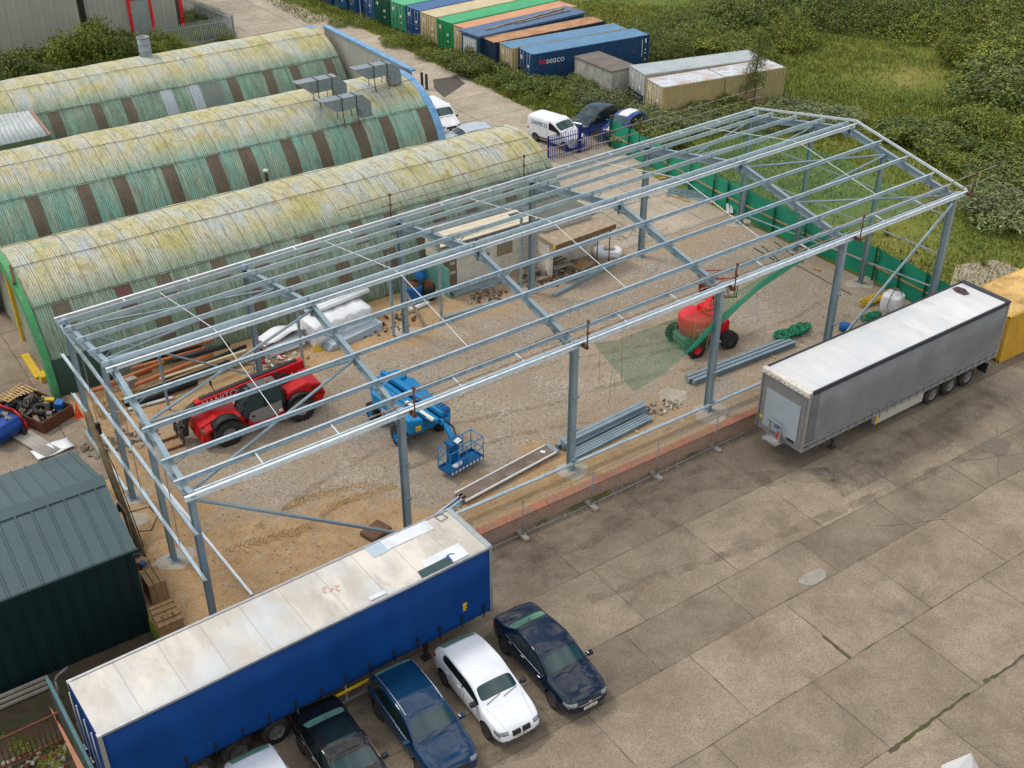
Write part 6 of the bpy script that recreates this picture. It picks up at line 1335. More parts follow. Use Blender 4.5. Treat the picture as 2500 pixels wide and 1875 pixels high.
# white pointed canopy peak at the bottom edge
p = G(2371, 1838, 2.2); t = thing('pop_up_gazebo', 'white pointed tent roof poking into the bottom right corner', 'gazebo', (p.x, p.y, ZY), .5)
m = MB(); z0 = 1.3; m.add([(-.62, -.62, z0), (.62, -.62, z0), (.62, .62, z0), (-.62, .62, z0), (0, 0, 2.85)], [(0, 1, 4), (1, 2, 4), (2, 3, 4), (3, 0, 4), (3, 2, 1, 0)]); m.build('canopy', M['white'], t)
m = MB()
for a in (-.6, .6):
    for b in (-.6, .6): m.cut(); m.bar((a, b, 0), (a, b, z0), .05)
m.each('leg', M['alu'], t)
# ------------------------------------------------------------------ telehandler
def cylpath(m, pts, r): return m.path(pts, r, 8)
t = thing('telehandler', 'red telescopic handler with white lettering on its lowered boom and grey cab doors', 'telehandler', (6.45, 11.0, 0), math.radians(-.5)); RD = M['redp']
# local: front = -x
for x in (-1.72, 1.70):
    for s in (-1, 1): wheel(t, (x, s*1.0, .62), .62, .46, .30, side=s, tread=22, n=30, spokes=8, rim=mat('grey_rim', (.22, .23, .22), .6, .2, .2, 6))
m = MB(); m.prism([(-2.9, .45), (-2.75, .95), (-2.0, 1.2), (-.9, 1.1), (-.7, .6), (1.0, .6), (1.2, 1.0), (2.6, 1.1), (2.9, .9), (2.85, .5), (1.9, .38), (-2.2, .38)], -.55, .55, 'y')
m.prism([(-2.85, .35), (-2.75, .85), (-2.45, .95), (-2.5, .35)], -.95, .95, 'y'); m.prism([(2.3, .6), (2.3, 1.55), (2.8, 1.5), (3.0, .9), (2.8, .55)], -.95, .95, 'y'); m.build('chassis', RD, t, bevel=.04)
m = MB(); m.prism([(-2.6, .95), (-2.3, 1.02), (-.95, 1.18), (-.8, .95), (-1.0, .8), (-2.4, .75)], -.95, -.4, 'y'); m.build('front_bonnet', RD, t, bevel=.06)
m = MB(); m.prism([(1.1, 1.0), (1.2, 1.5), (2.1, 1.72), (2.75, 1.5), (2.95, .8), (2.3, .9), (1.2, .9)], -.95, -.25, 'y'); m.build('engine_cover', RD, t, bevel=.06)
m = MB(); m.bx(-.75, .95, -1.02, -.7, .5, .85); m.build('side_step', RD, t, bevel=.03)
for x in (-1.72, 1.7):
    rws = [[(x+.74*math.cos(a), y, .66+.74*math.sin(a)) for y in (-1.24, -.98, -.74)] for a in np.linspace(.08*PI, .82*PI, 12)]; MB().grid(rws).build('mudguard', M['blk'], t, solid=.03, fixn=False)
# cab on the near (-y) side
cab = MB(); G1 = mat('grey_cab_panel', (.22, .205, .19), .5, 0, .08, 3)
m = MB(); m.prism([(-.72, .95), (-.58, .70), (-.2, .62), (.65, .68), (.85, .9), (.85, 1.32), (-.6, 1.22)], -1.06, -1.0, 'y'); d = m.build('cab_door', G1, t, bevel=.02)
MB().box((-.5, -1.075, 1.0), (.14, .02, .08)).build('door_handle', M['blk'], d)
m = MB(); m.prism([(-.98, 1.22), (-.72, .85), (.9, .9), (.98, 1.4), (.9, 2.0), (.5, 2.12), (-.55, 2.05), (-.85, 1.6)], -1.0, -.22, 'y'); cb = m.build('cab_glazing', M['glass'], t, bevel=.03)
m = MB()
P = [(-.99, 1.22), (-.86, 1.62), (-.56, 2.07), (.5, 2.15), (.93, 2.02), (1.0, 1.4), (.92, .9)]
for y in (-1.02, -.2): m.path([(a, y, b) for a, b in P], .035, 6)
for a, b in P[:6]: m.tube((a, -1.02, b), (a, -.2, b), .03, 6)
m.path([(.12, -1.03, .9), (.10, -1.03, 2.1)], .03, 6); m.build('cab_frame', M['blk'], t)
MB().bx(-.35, .85, -1.03, -.22, 2.08, 2.2).build('cab_roof', mat('cab_roof_grey', (.10, .105, .11), .6, 0, .1, 3), t, bevel=.05)
MB().lathe((.45, -.6, 2.2), (0, 0, 1), [(0, .05), (.12, .055), (.17, .03), (.18, .001)], 12).build('beacon', mat('amber', (.7, .16, .02), .3), t)
MB().bx(-.2, .3, -.8, -.4, 1.0, 1.6).build('seat', M['plate'], t, bevel=.05)
# boom
b0, b1 = Vector((2.55, .3, 2.0)), Vector((-2.55, .3, 1.55))
bo = MB().bar(b0, b1, .34, .42).build('boom', RD, t, bevel=.02)
MB().bar(Vector((2.3, .36, 2.22)), Vector((-2.3, .36, 1.8)), .2, .04).build('boom_top_strip', M['blk'], bo)
dr = (b1-b0).normalized(); nrm = Vector((0, -1, 0)); xd = -dr if dr.x > 0 else dr
text('boom_lettering', 'MANITOU', .42, frame_m((-1.35, .3-.178, 1.66), (1, 0, (b0.z-b1.z)/(b0.x-b1.x)), (0, 0, 1)), M['white'], bo, sx=1.0)
m = MB(); m.bar((-2.5, .3, 1.55), (-3.05, .38, 1.2), .3, .36); m.prism([(-2.75, 1.35), (-3.15, 1.25), (-3.45, .6), (-3.3, .25), (-3.05, .25), (-3.0, .8)], .2, .56, 'y'); m.tube((-3.25, -.1, .9), (-3.25, .85, .9), .06); m.build('boom_head', M['blkm'], bo)
m = MB(); m.bar((-3.42, -.25, .75), (-3.42, 1.0, .75), .09, .09); m.bar((-3.42, -.25, .3), (-3.42, 1.0, .3), .09, .09)
for y in (-.2, .1, .65, .95): m.bar((-3.42, y, .25), (-3.42, y, .95), .07)
m.build('fork_carriage', M['blkm'], bo)
for y in (-.05, .75): MB().bar((-3.42, y, .08), (-4.45, y, .06), .11, .04).bar((-3.42, y, .06), (-3.42, y, .7), .11, .05).build('fork', M['rust'], bo)
m = MB().path([(2.0, .1, 1.6), (1.4, .0, 1.95), (.9, -.1, 1.7)], .05, 7); m.path([(1.9, .3, 1.9), (1.5, .45, 2.1), (1.1, .4, 1.9)], .04, 7); m.path([(1.1, -.3, 1.6), (1.0, -.3, 2.35)], .06, 8); m.build('hoses', M['blk'], t)
m = MB().path([(-1.3, .95, 1.2), (-1.5, 1.05, 1.9)], .02, 6); m.box((-1.5, 1.05, 2.0), (.06, .16, .3)); m.build('mirror', M['blk'], t)
MB().box((-1.75, -.965, 1.02), (.55, .01, .05), (0, -.25, 0)).build('yellow_swoosh', M['yel'], t); MB().box((.75, -1.07, .86), (.16, .02, .14)).build('decal', M['plate'], t)
MB().box((-2.72, -.72, .75), (.1, .3, .3)).build('headlight', mat('dirty_lamp', (.12, .09, .05), .5), t)
# ------------------------------------------------------------------ blue boom lift
t = thing('boom_lift', 'bright blue articulated boom lift with its railed basket low over the sand', 'boom lift', (11.75, 7.0, 0), 0); BL_ = M['bluep']
for x in (-1.0, 1.0):
    for y in (-1.2, 1.05): wheel(t, (x, y, .45), .45, .34, .24, side=(-1 if x < 0 else 1), tread=18, n=26, spokes=0, rim=BL_).rotation_euler = (0, 0, PI/2)
for o in [c for c in t.children if c.name.startswith('wheel')]:
    o.rotation_euler = (0, 0, -PI/2 if o.location.x < 0 else -PI/2)
m = MB(); m.bx(-.7, .7, -1.5, 1.4, .45, .8); m.bx(-.95, .95, -1.3, -1.1, .35, .55); m.bx(-.95, .95, .95, 1.15, .35, .55); m.build('chassis', BL_, t, bevel=.04)
def rounded(x0, x1, y0, y1, r, n=6):
    P = []
    for cx, cy, a0 in ((x1-r, y1-r, 0), (x0+r, y1-r, 90), (x0+r, y0+r, 180), (x1-r, y0+r, 270)):
        for i in range(n+1): a = math.radians(a0+90*i/n); P.append((cx+r*math.cos(a), cy+r*math.sin(a)))
    return P
tt = MB(); tt.prism([(-1.05, -2.0), (-.45, -2.25), (-.45, 1.3), (-.75, 1.35), (-1.1, .9)], .95, 1.65, 'z'); tt.prism([(.45, -2.1), (.95, -1.7), (1.1, .9), (.7, 1.4), (.45, 1.35)], .95, 1.6, 'z'); tt.prism(rounded(-.8, .95, .95, 1.75, .35), .95, 1.75, 'z'); tt.bx(-.6, .6, -1.6, 1.0, .85, 1.0)
tt.build('turntable', BL_, t, bevel=.08).rotation_euler = (0, 0, .05)
bm1 = MB()
for x, z in ((-.22, 1.75), (.05, 2.0), (.3, 1.8)): bm1.bar((x-.25, 1.5, z), (x+.35, -2.7, z-.15), .2, .22)
bt = bm1.build('lower_boom', BL_, t, bevel=.02)
MB().bar((-.62, 1.2, 1.65), (-.1, -2.2, 1.62), .2, .2).build('upper_link', BL_, t, bevel=.02)
MB().bar((-.33, -.8, 1.72), (-.05, -2.6, 1.68), .16, .1).build('white_cover', M['plate'], t)
m = MB(); m.box((.55, -2.3, 1.75), (.35, .75, .55), (0, 0, .15)); 
for i in range(3): m.box((.55+.0*i, -2.1-.22*i, 2.04), (.3, .1, .05), (0, 0, .15))
m.build('boom_elbow', M['blued'], t, bevel=.05)
m = MB().bar((.38, -2.75, 1.55), (.18, -4.05, .95), .2, .2); m.tube((.2, -2.75, 1.55), (.6, -2.75, 1.55), .16); m.build('jib', BL_, t)
m = MB().path([(.3, -2.7, 1.75), (.5, -3.3, 1.5), (.25, -4.0, 1.15)], .035, 7); m.build('hose', M['blk'], t)
text('side_lettering', 'genie', .38, frame_m((-1.12, -.45, 1.3), (.12, -1, 0), (0, 0, 1)), M['white'], t)
k = MB().box((-.62, -2.3, 1.3), (.25, .02, .22)).box((-1.12, .8, 1.35), (.02, .2, .15)); k.build('warning_label', M['yel'], t)
bx_, by_, ba = .25, -4.25, .17
bk = MB(); R_ = Matrix.Rotation(ba, 3, 'Z')
def bp(a, b, c): v = R_ @ Vector((a, b, c)); return (v.x+bx_, v.y+by_, v.z)
FLx = [(-.92, -.38), (.92, -.38), (.92, .38), (-.92, .38)]
bk.box(bp(0, 0, .32), (1.84, .76, .05), (0, 0, ba))
for s in (-1, 1): bk.box(bp(0, s*.38, .38), (1.86, .03, .14), (0, 0, ba)); bk.box(bp(s*.92, 0, .38), (.03, .76, .14), (0, 0, ba))
bf = bk.build('basket_floor', M['blued'], t)
rl = MB()
for z in (.85, 1.38):
    for i in range(4): a, b = FLx[i], FLx[(i+1) % 4]; rl.tube(bp(*a, z), bp(*b, z), .022, 7)
for a in FLx+[(0, -.38), (.45, .38), (-.45, -.38), (.45, -.38)]: rl.tube(bp(*a, .34), bp(*a, 1.38), .022, 7)
rl.build('basket_rail', M['bluep'], bf)
m = MB().box(bp(-.2, .3, .85), (.5, .2, 1.05), (0, 0, ba)); m.box(bp(-.2, .2, 1.42), (.7, .4, .12), (.3, 0, ba)); m.build('control_box', M['blued'], bf)
MB().box(bp(-.12, .05, 1.5), (.32, .22, .02), (.35, 0, ba+.2)).build('paper', M['white'], bf)
k = MB()
for i in range(9): k.cut(); k.box(bp(-.82+.2*i, -.398, .38), (.09, .008, .11), (0, .6, ba))
k.each('hazard_stripe', M['plate'], bf)
o = MB().box((0, 0, 0), (.35, .25, .14), (0, .2, .4)).box((.2, .05, .02), (.2, .2, .12), (0, 0, .9)); o = o.build('rag_bundle', M['wplas'], None, tuple(Vector((11.75, 7.0, 0))+Vector(bp(-.35, -.1, .42))), bevel=.05); tag(o, 'crumpled pale rag lying in the blue basket', 'rag')
# ------------------------------------------------------------------ red boom lift
t = thing('boom_lift', 'faded red boom lift standing half behind the hanging green net', 'boom lift', (27.3, 4.75, 0), math.radians(-8)); RF = M['redp2']
for x in (-.95, 1.0):
    for y, rm_ in ((-.95, M['redp2']), (.95, M['grey'])): wheel(t, (x, y, .45), .45, .34, .22, side=(-1 if y < 0 else 1), tread=18, n=26, spokes=0, rim=rm_ if x < 0 else M['blkm'])
MB().bx(-1.35, 1.35, -.55, .55, .4, .75).bx(-1.4, -.6, -.5, .5, .7, .85).build('chassis', mat('green_grey_chassis', (.10, .16, .14), .6, 0, .2, 4), t, bevel=.04)
text('chassis_number', '54', .25, frame_m((-1.1, -.56, .58), (1, 0, 0), (0, 0, 1)), M['white'], t)
m = MB(); m.lathe((-.35, 0, .85), (0, 0, 1), [(0, .001), (0, .85), (.5, .95), (.85, .92), (.98, .8), (1.0, .4), (1.0, .001)], 30); m.box((.1, 0, 1.95), (.5, .7, .35), (0, 0, .2)); m.build('turntable', RF, t)
m = MB().prism([(-.2, -.95), (1.1, -.75), (1.1, .75), (-.2, .95)], .85, 1.45, 'z'); m.build('engine_bay', M['redp'], t, bevel=.08)
text('body_lettering', 'POWERED', .15, frame_m((-.62, -.94, 1.42), (1, -.25, 0), (0, 0, 1)), M['white'], t); text('body_lettering', 'Gto on', .2, frame_m((-.55, -.96, 1.2), (1, -.25, 0), (0, 0, 1)), M['white'], t)
m = MB().bar((-.1, -.25, 1.9), (1.1, .9, 2.6), .3, .3); m.bar((.2, -.5, 1.7), (1.25, .75, 2.2), .25, .25); m.box((.2, -.35, 1.75), (.75, .5, .5), (0, 0, .7)); m.build('boom', RF, t, bevel=.03)
MB().bar((.05, -.18, 2.09), (1.0, .72, 2.62), .06, .04).build('hose', M['blk'], t)
m = MB(); c = Vector((.9, 1.1, 0)); FL2 = [(.3, .6), (1.9, .0), (2.3, .8), (.7, 1.5)]
for z in (2.2, 2.75, 3.2):
    for i in range(4): m.tube((*FL2[i], z), (*FL2[(i+1) % 4], z), .025, 6)
for a in FL2+[(1.1, .3), (1.5, 1.15)]: m.tube((*a, 2.15), (*a, 3.2), .025, 6)
bf = m.build('basket_rail', mat('dark_red_tube', (.25, .03, .02), .6), t); MB().prism(FL2, 2.12, 2.17, 'z').build('basket_floor', mat('litter_floor', (.12, .08, .05), .9, 0, .4, 9, (.45, .42, .38), 9, (.5, .6)), t)
MB().box((.5, .8, 2.6), (.4, .3, .6)).build('control_box', mat('maroon', (.13, .01, .012), .5), t)
# ------------------------------------------------------------------ stacked steel and clutter on the site
def sections(name, label, a, b, n, sec, sp, rows=1, matl='steel', cat='steel beams', z=.08, rise=.0):
    a = Vector(a); b = Vector(b); d = (b-a).normalized(); s = Vector((-d.y, d.x, 0)); L = (b-a).length; t = thing(name, label, cat, (a.x, a.y, 0), math.atan2(d.y, d.x)); m = MB()
    for r in range(rows):
        for i in range(n-r):
            o = (i-(n-1)/2+r*.5)*sp; j = random.uniform(-.12, .12); zz = z+r*rise; MB().beam((j, o, zz), (L+j*.5, o+random.uniform(-.01, .01), zz), sec, (0, 0, 1)).build('beam', M[matl], t)
            MB().box((j-.005, o, zz), (.012, sp*.9, abs(sec[0][1])*2+.02)).build('end_plate', M[matl], t)
    for x in (L*.2, L*.75): MB().box((x, 0, .03), (.12, n*sp+.5, .06)).build('bearer', M['wood'], t)
    return t
I1 = ISEC(.2, .18)
sections('beam_stack', 'stack of blue grey steel beams behind the front wall, left of the hanging net', (16.25, 1.4, 0), (21.1, 1.75, 0), 3, I1, .21, 2, z=.16, rise=.2)
o = sections('beam_stack', 'loose flat bundle of steel sections leaning beside the beam stack', (16.3, .75, 0), (20.9, 1.15, 0), 4, ISEC(.12, .11), .14, 1, z=.12)
sections('beam_stack', 'three long steel beams by the fourth front column, ending behind the grey trailer', (24.4, 2.35, 0), (31.0, 2.2, 0), 3, I1, .24, 1, z=.17)
sections('steel_pile', 'pair of galvanised channel sections lying at the corner of the blue trailer', (8.4, .1, 0), (11.0, .95, 0), 2, ZSEC(.15), .2, 1, matl='galv', z=.2)
t = thing('concrete_plank', 'long brown concrete ramp plank edged with pale rails', 'concrete plank', (10.8, .95, 0), math.atan2(.62, 5.0)); MB().bx(0, 5.0, -.3, .3, .05, .2).build('deck', mat('brown_concrete', (.16, .12, .095), .9, 0, .25, 2, (.28, .24, .2), 2), t)
for s in (-1, 1): MB().bar((0, s*.34, .2), (5.0, s*.34, .2), .05, .08).build('edge_rail', M['wplas'], t)
MB().box((4.6, .05, .215), (.16, .22, .02), (0, 0, .5)).build('paper', M['white'], t); MB().box((5.1, 0, .14), (.2, .7, .16)).build('end_beam', M['steel'], t)
p = G(918, 1302); t = thing('manhole_block', 'square brown concrete manhole block on the sand beyond the blue trailer', 'concrete block', (p.x, p.y, 0), .3); MB().bx(-.52, .52, -.4, .4, 0, .22).build('block', mat('brown_block', (.13, .075, .045), .9, 0, .25, 4), t, bevel=.08); MB().bx(-.25, .25, -.2, .2, .22, .235).build('lid', mat('brown_lid', (.16, .09, .055), .9), t, bevel=.02)
def loose(name, label, a, b, w, h, matl, cat, r=None):
    a = Vector(a); b = Vector(b); d = b-a; t = MB(); t.bar((0, 0, 0), d, w, h) if r is None else t.tube((0, 0, 0), d, r); o = t.build(name, matl, None, a); return tag(o, label, cat)
loose('loose_beam', 'single long steel tube lying across the gravel in front of the concrete canopy', G(1350, 722, .1), G(1500, 645, .1), .2, .2, M['steel'], 'steel beam')
loose('loose_beam', 'long thin channel lying on the earth before the rear wall posts', G(1085, 775, .12), G(1215, 735, .12), .18, .12, M['steel'], 'steel beam')
loose('loose_rail', 'galvanised rail leaning out from the gable towards the blue trailer', GX(395, 1185, .5), G(615, 1453, .03), .1, .12, M['galv2'], 'steel rail')
loose('loose_channel', 'blue grey trough section lying below the block store wall', G(1105, 718, .1), G(1225, 682, .1), .45, .12, M['steel'], 'steel section')
loose('loose_channel', 'short galvanised tray next to the trough section', G(1172, 705, .05), G(1210, 692, .05), .3, .06, M['galv'], 'steel section')
loose('loose_rail', 'short galvanised channel on the ground beside the forks of the red machine', G(265, 1012, .1), G(422, 970, .1), .14, .08, M['galv2'], 'steel rail')
loose('timber_prop', 'grey timber prop leaning near the rear column left of the white sheets', G(640, 845, 1.1), G(688, 915, .03), .14, .08, M['wood2'], 'timber')
loose('timber_prop', 'grey timber prop leaning against the third rear column', G(985, 705, 1.2), G(1040, 800, .03), .14, .08, M['wood2'], 'timber')
loose('foam_roll', 'white foil tube lying at the foot of the third rear column', G(1000, 757, .12), G(1046, 738, .12), .2, .2, M['wplas'], 'tube', .12)
# pipes and membrane rolls against the hut
t = thing('pipe_pile', 'pile of orange drain pipes mixed with black rolls beside the front hut', 'pipes', (5.0, 16.2, 0)); 
for k, (u0, v0, u1, v1, z, r, mm) in enumerate(((225, 955, 370, 905, .35, .09, 'org'), (320, 900, 500, 850, .75, .08, 'org'), (270, 935, 400, 885, .65, .09, 'org'), (330, 940, 520, 865, .8, .1, 'org'), (400, 925, 600, 845, .3, .1, 'blk'), (300, 890, 490, 845, .55, .12, 'blk'), (345, 960, 560, 885, .3, .13, 'blk'), (250, 1000, 330, 975, .2, .15, 'blk'), (400, 860, 520, 830, .9, .08, 'org'), (420, 880, 560, 842, 1.0, .13, 'blk'), (330, 985, 480, 930, .2, .15, 'blk'), (480, 915, 640, 868, .2, .12, 'blk'))):
    a = G(u0, v0, z)-t.location; b = G(u1, v1, z)-t.location; MB().tube(a, b, r, 12).build('drain_pipe' if mm == 'org' else 'membrane_roll', M[mm], t)
m = MB().bar(G(390, 925, .95)-t.location, G(600, 855, .8)-t.location, .16, .05); m.build('perforated_plank', mat('cream_plank', (.42, .36, .24), .8, 0, .1, 5), t)
MB().box(G(320, 935, .5)-t.location, (.5, .35, .5), (0, .1, .3)).build('block', M['conc'], t)
for k, (u, v, dz, lab) in enumerate(((255, 985, 0, 'wooden pallet leaning on the black rolls behind the gable column'), (285, 1000, .0, 'second pale pallet standing beside the leaning one'))):
    p = G(u, v, .5); t = thing('wooden_pallet', lab, 'pallet', tuple(p), .3+k*.5); t.rotation_euler = (1.0, 0, .2+.6*k); 
    for i in range(7): MB().bx(-.5+i*.15, -.41+i*.15, -.5, .5, .06, .08).build('board', M['wood'], t)
    MB().bx(-.5, .5, -.5, -.42, 0, .06).bx(-.5, .5, -.04, .04, 0, .06).bx(-.5, .5, .42, .5, 0, .06).build('bearer', M['wood'], t)
# white wrapped insulation
t = thing('wrapped_bundle', 'large bundle wrapped in white plastic against the front hut', 'wrapped bundle', (13.0, 16.1, 0), .12)
rows = []
for i in range(15):
    x = -1.7+3.4*i/14; j = lambda k: .07*math.sin(i*1.9+k*2.1)+random.uniform(-.03, .03); rows.append([(x, -.75+j(0), 0), (x, -.78+j(1), .5), (x, -.76+j(2), 1.05+j(5)*.6), (x, -.66+j(2), 1.14+j(5)*.4), (x, .1, 1.2+j(2)*.5), (x, .7, 1.2+j(4)*.5), (x, .8, 1.05+j(1)), (x, .82, 0)])
m = MB().grid(rows); m.add(rows[0], [tuple(range(8))]); m.add(rows[-1], [tuple(range(7, -1, -1))]); m.build('wrapping', M['wplas'], t)
m = MB()
for i in range(3): m.cut(); m.tube((-1.2, .3+.25*i, 1.35), (2.35, .35+.25*i, 1.4), .13, 10)
m.each('white_roll', M['wplas'], t)
m = MB()
for i in range(5): m.box((.2+.05*i, -1.15+.02*i, .05+.06*i), (3.2, .6, .05), (0, 0, .02*i))
m.build('panel_stack', mat('blue_white_panels', (.40, .48, .53), .4, .1, .1, 2), t)
t = thing('insulation_boards', 'pale boards with a dark foil edge under a torn white cover, by the rear column', 'boards', (10.0, 16.0, 0), .1)
m = MB(); m.box((0, 0, .3), (2.2, .8, .5)); m.build('board', M['wplas'], t, bevel=.05); MB().box((-.2, .1, .66), (2.3, .35, .14), (0, -.1, .1)).build('foil_board', M['blkm'], t); MB().box((-.1, .05, .75), (2.2, .3, .05), (0, -.1, .1)).build('top_board', M['plate'], t)
rows = [[(x, y, .85+.12*math.sin(x*3+y*2)+.05*math.sin(y*9)) for y in np.linspace(-.2, .7, 6)] for x in np.linspace(-1.0, 1.3, 10)]; MB().grid(rows).build('torn_cover', M['wplas'], t, solid=.01, fixn=False)
p = G(775, 855); o = MB().add([(-.3, -.15, 0), (.25, -.2, .03), (.3, .15, 0), (0, .35, .05), (-.05, .0, .4)], [(0, 1, 4), (1, 2, 4), (2, 3, 4), (3, 0, 4)]).build('yellow_bag', M['yel'], None, p); tag(o, 'crumpled yellow sack on the sand below the white panels', 'sack')
def rubble(name, label, u, v, r, N, mats=('stone',), cat='rubble', hz=.25):
    p = G(u, v); t = thing(name, label, cat, tuple(p)); m = MB()
    for i in range(N):
        a = random.uniform(0, 6.28); d = r*math.sqrt(random.random()); s = random.uniform(.04, .16); m.box((d*math.cos(a)*1.3, d*math.sin(a)*.8, random.uniform(.02, hz)*(1-d/r)+.04), (s*random.uniform(.8, 2.5), s, s*random.uniform(.4, 1)), (random.uniform(-.6, .6), random.uniform(-.6, .6), random.uniform(0, 3)), m=random.randrange(len(mats)))
    m.build('debris', [M[k] for k in mats], t); return t
for q in (rubble('rubble_heap', 'heap of broken concrete and timber in front of the concrete canopy', 1400, 660, 1.4, 140, ('conc', 'wood2', 'stone', 'wood')), rubble('rubble_heap', 'scatter of bricks and timber by the fourth rear column', 1330, 680, 1.3, 120, ('conc', 'rust', 'stone', 'wood2')),
          rubble('rubble_heap', 'brick and plastic debris along the hut foot beyond the third rear column', 930, 790, 1.5, 90, ('rust', 'stone', 'wood2', 'blk'), hz=.12), rubble('rubble_heap', 'red and white litter in front of the insulation boards', 680, 890, 1.2, 70, ('redp', 'stone', 'wplas', 'wood2'), hz=.1),
          rubble('rubble_heap', 'rough stones and weeds by the gable foot near the old pole', 290, 1080, 1.3, 80, ('stone', 'conc', 'wood2'), hz=.12), rubble('rubble_heap', 'loose stones and a red rag left of the fourth front column', 1620, 995, .7, 40, ('palec', 'stone', 'rust'), hz=.08), rubble('rubble_heap', 'rusty scrap and pebbles beside the block store door', 1190, 665+60, .9, 60, ('rust', 'wood2', 'conc'), hz=.12)): pass
t = thing('wooden_pallet', 'weathered wooden pallet on the rubble below the canopy', 'pallet', tuple(G(1420, 650, .25)), .25)
for i in range(6): MB().bx(-.55, .55, -.45+i*.16, -.34+i*.16, .1, .13).build('board', M['wood'], t)
MB().bx(-.55, -.47, -.45, .47, 0, .1).bx(.47, .55, -.45, .47, 0, .1).build('bearer', M['wood2'], t)
t = thing('plank_pile', 'jumbled old planks left of the pallet under the canopy', 'planks', tuple(G(1345, 665, .1)))
for i in range(7): MB().box((random.uniform(-.5, .9), random.uniform(-.6, .6), .1+.07*i), (random.uniform(1.2, 2.2), .2, .05), (0, random.uniform(-.1, .1), random.uniform(-.5, .6))).build('plank', M['wood2' if i % 2 else 'conc'], t)
t = thing('bulk_bag', 'slumped white builders bag on the gravel in front of the canopy', 'builders bag', tuple(G(1483, 622)), -.6)
def bag(t, rx, ry, h, open_=False):
    rows = []
    for i in range(10):
        f = i/9; z = h*f; b = 1+.12*math.sin(PI*f); rows.append([(rx*b*(abs(math.cos(a))**.6)*math.copysign(1, math.cos(a))+.02*math.sin(a*7+i), ry*b*(abs(math.sin(a))**.6)*math.copysign(1, math.sin(a))+.02*math.cos(a*5+i), z) for a in np.linspace(0, 2*PI, 29)[:-1]])
    rows.append([(p[0]*.85, p[1]*.85, h*1.02+.03*math.sin(k)) for k, p in enumerate(rows[-1])]); rows.append([(p[0]*.3, p[1]*.3, h*(.95 if open_ else 1.1)) for p in rows[-1]]); rows.append([(p[0]*.05, p[1]*.05, h*(.95 if open_ else 1.13)) for p in rows[-1]])
    return MB().grid(rows, close=True).build('sack', M['wplas'], t, fixn=False)
bag(t, .75, .5, .35, True); MB().box((.1, .1, .4), (.6, .4, .1)).build('contents', M['palec'], t); MB().box((.78, -.1, .25), (.02, .3, .25)).build('label', M['white'], t)
t = thing('bulk_bag', 'full white bulk bag tied at the top, near the last front column', 'bulk bag', (37.9, 1.75, 0), .3); bag(t, .50, .48, .85)
m = MB()
for a in np.linspace(0, 6.28, 5)[:-1]: m.path([(.45*math.cos(a), .45*math.sin(a), .95), (.15*math.cos(a+.3), .15*math.sin(a+.3), 1.2), (.05*math.cos(a), .05*math.sin(a), 1.08)], .03, 6)
m.path([(-.62, -.1, .0), (-.68, 0, .5), (-.5, 0, 1.0)], .02, 5); m.build('lifting_loop', M['wood2'], t)
def heap_net(name, label, u, v, r, matl, n=26, L=1.):
    p = G(u, v); t = thing(name, label, 'net heap', tuple(p), .0); m = MB()
    for i in range(n):
        cx = random.uniform(-1, 1)*r*L; a0 = random.uniform(0, 6.28); pts = []
        for k in range(10): a = a0+k*.6; pts.append((cx+r*.45*math.cos(a)*random.uniform(.6, 1.1), r*.5*math.sin(a)*random.uniform(.6, 1.1), .06+r*.35*abs(math.sin(a*1.3+i))))
        m.path(pts, .028, 5)
    m.build('strands', matl, t, fixn=False); return t
GN = mat('green_rope', (.015, .20, .10), .8, 0, .3, 9, (.3, .25, .12), 9, (.6, .7)); YN = mat('yellow_netting', (.55, .36, .03), .8, 0, .3, 9)
heap_net('net_heap', 'heap of green netting on the gravel, left of the fifth front column', 1935, 818, .75, GN, 46, 1.25); heap_net('net_heap', 'small heap of green netting half hidden by the grey trailer', 2125, 778, .5, GN, 22); heap_net('net_heap', 'tangled heap of yellow netting beside the white bulk bag', 2130, 738, .6, YN, 36, 1.2)
p = G(2062, 805); o = MB().tube((0, 0, 0), (0, 0, .3), .3, 14).tube((0, 0, .3), (0, 0, .32), .24, 14); o = o.build('blue_tub', M['bluet'], None, p); tag(o, 'small blue tub at the foot of the fifth front column', 'tub')
# dark drums under the block store
for (u, v, h, r, lab) in ((1012, 735, 1.0, .45, 'blue plastic drum with a rusty lid stack at the foot of the front hut'), (1045, 728, .8, .42, 'dark drum in the corner beside the turquoise board')):
    t = thing('drum', lab, 'drum', tuple(G(u, v))); MB().lathe((0, 0, 0), (0, 0, 1), [(0, .001), (0, r*.95), (h*.3, r), (h*.33, r*1.03), (h*.36, r), (h*.7, r), (h*.73, r*1.03), (h, r*.97), (h, .001)], 20).build('barrel', M['bluet'] if h > .9 else M['blk'], t)
    MB().lathe((0, 0, h), (0, 0, 1), [(0, r*.8), (.12, r*.7), (.16, .001)], 14).build('lid', M['rust'], t)
t = thing('blue_hood', 'blue curved plastic hood behind the drum', 'hood', tuple(G(1015, 715, .3)), .3); rws = [[(x, .55*math.cos(a), .9+.55*math.sin(a)) for a in np.linspace(0, PI, 12)] for x in (-.35, .35)]; MB().grid(rws).build('shell', M['bluet'], t, solid=.03, fixn=False)
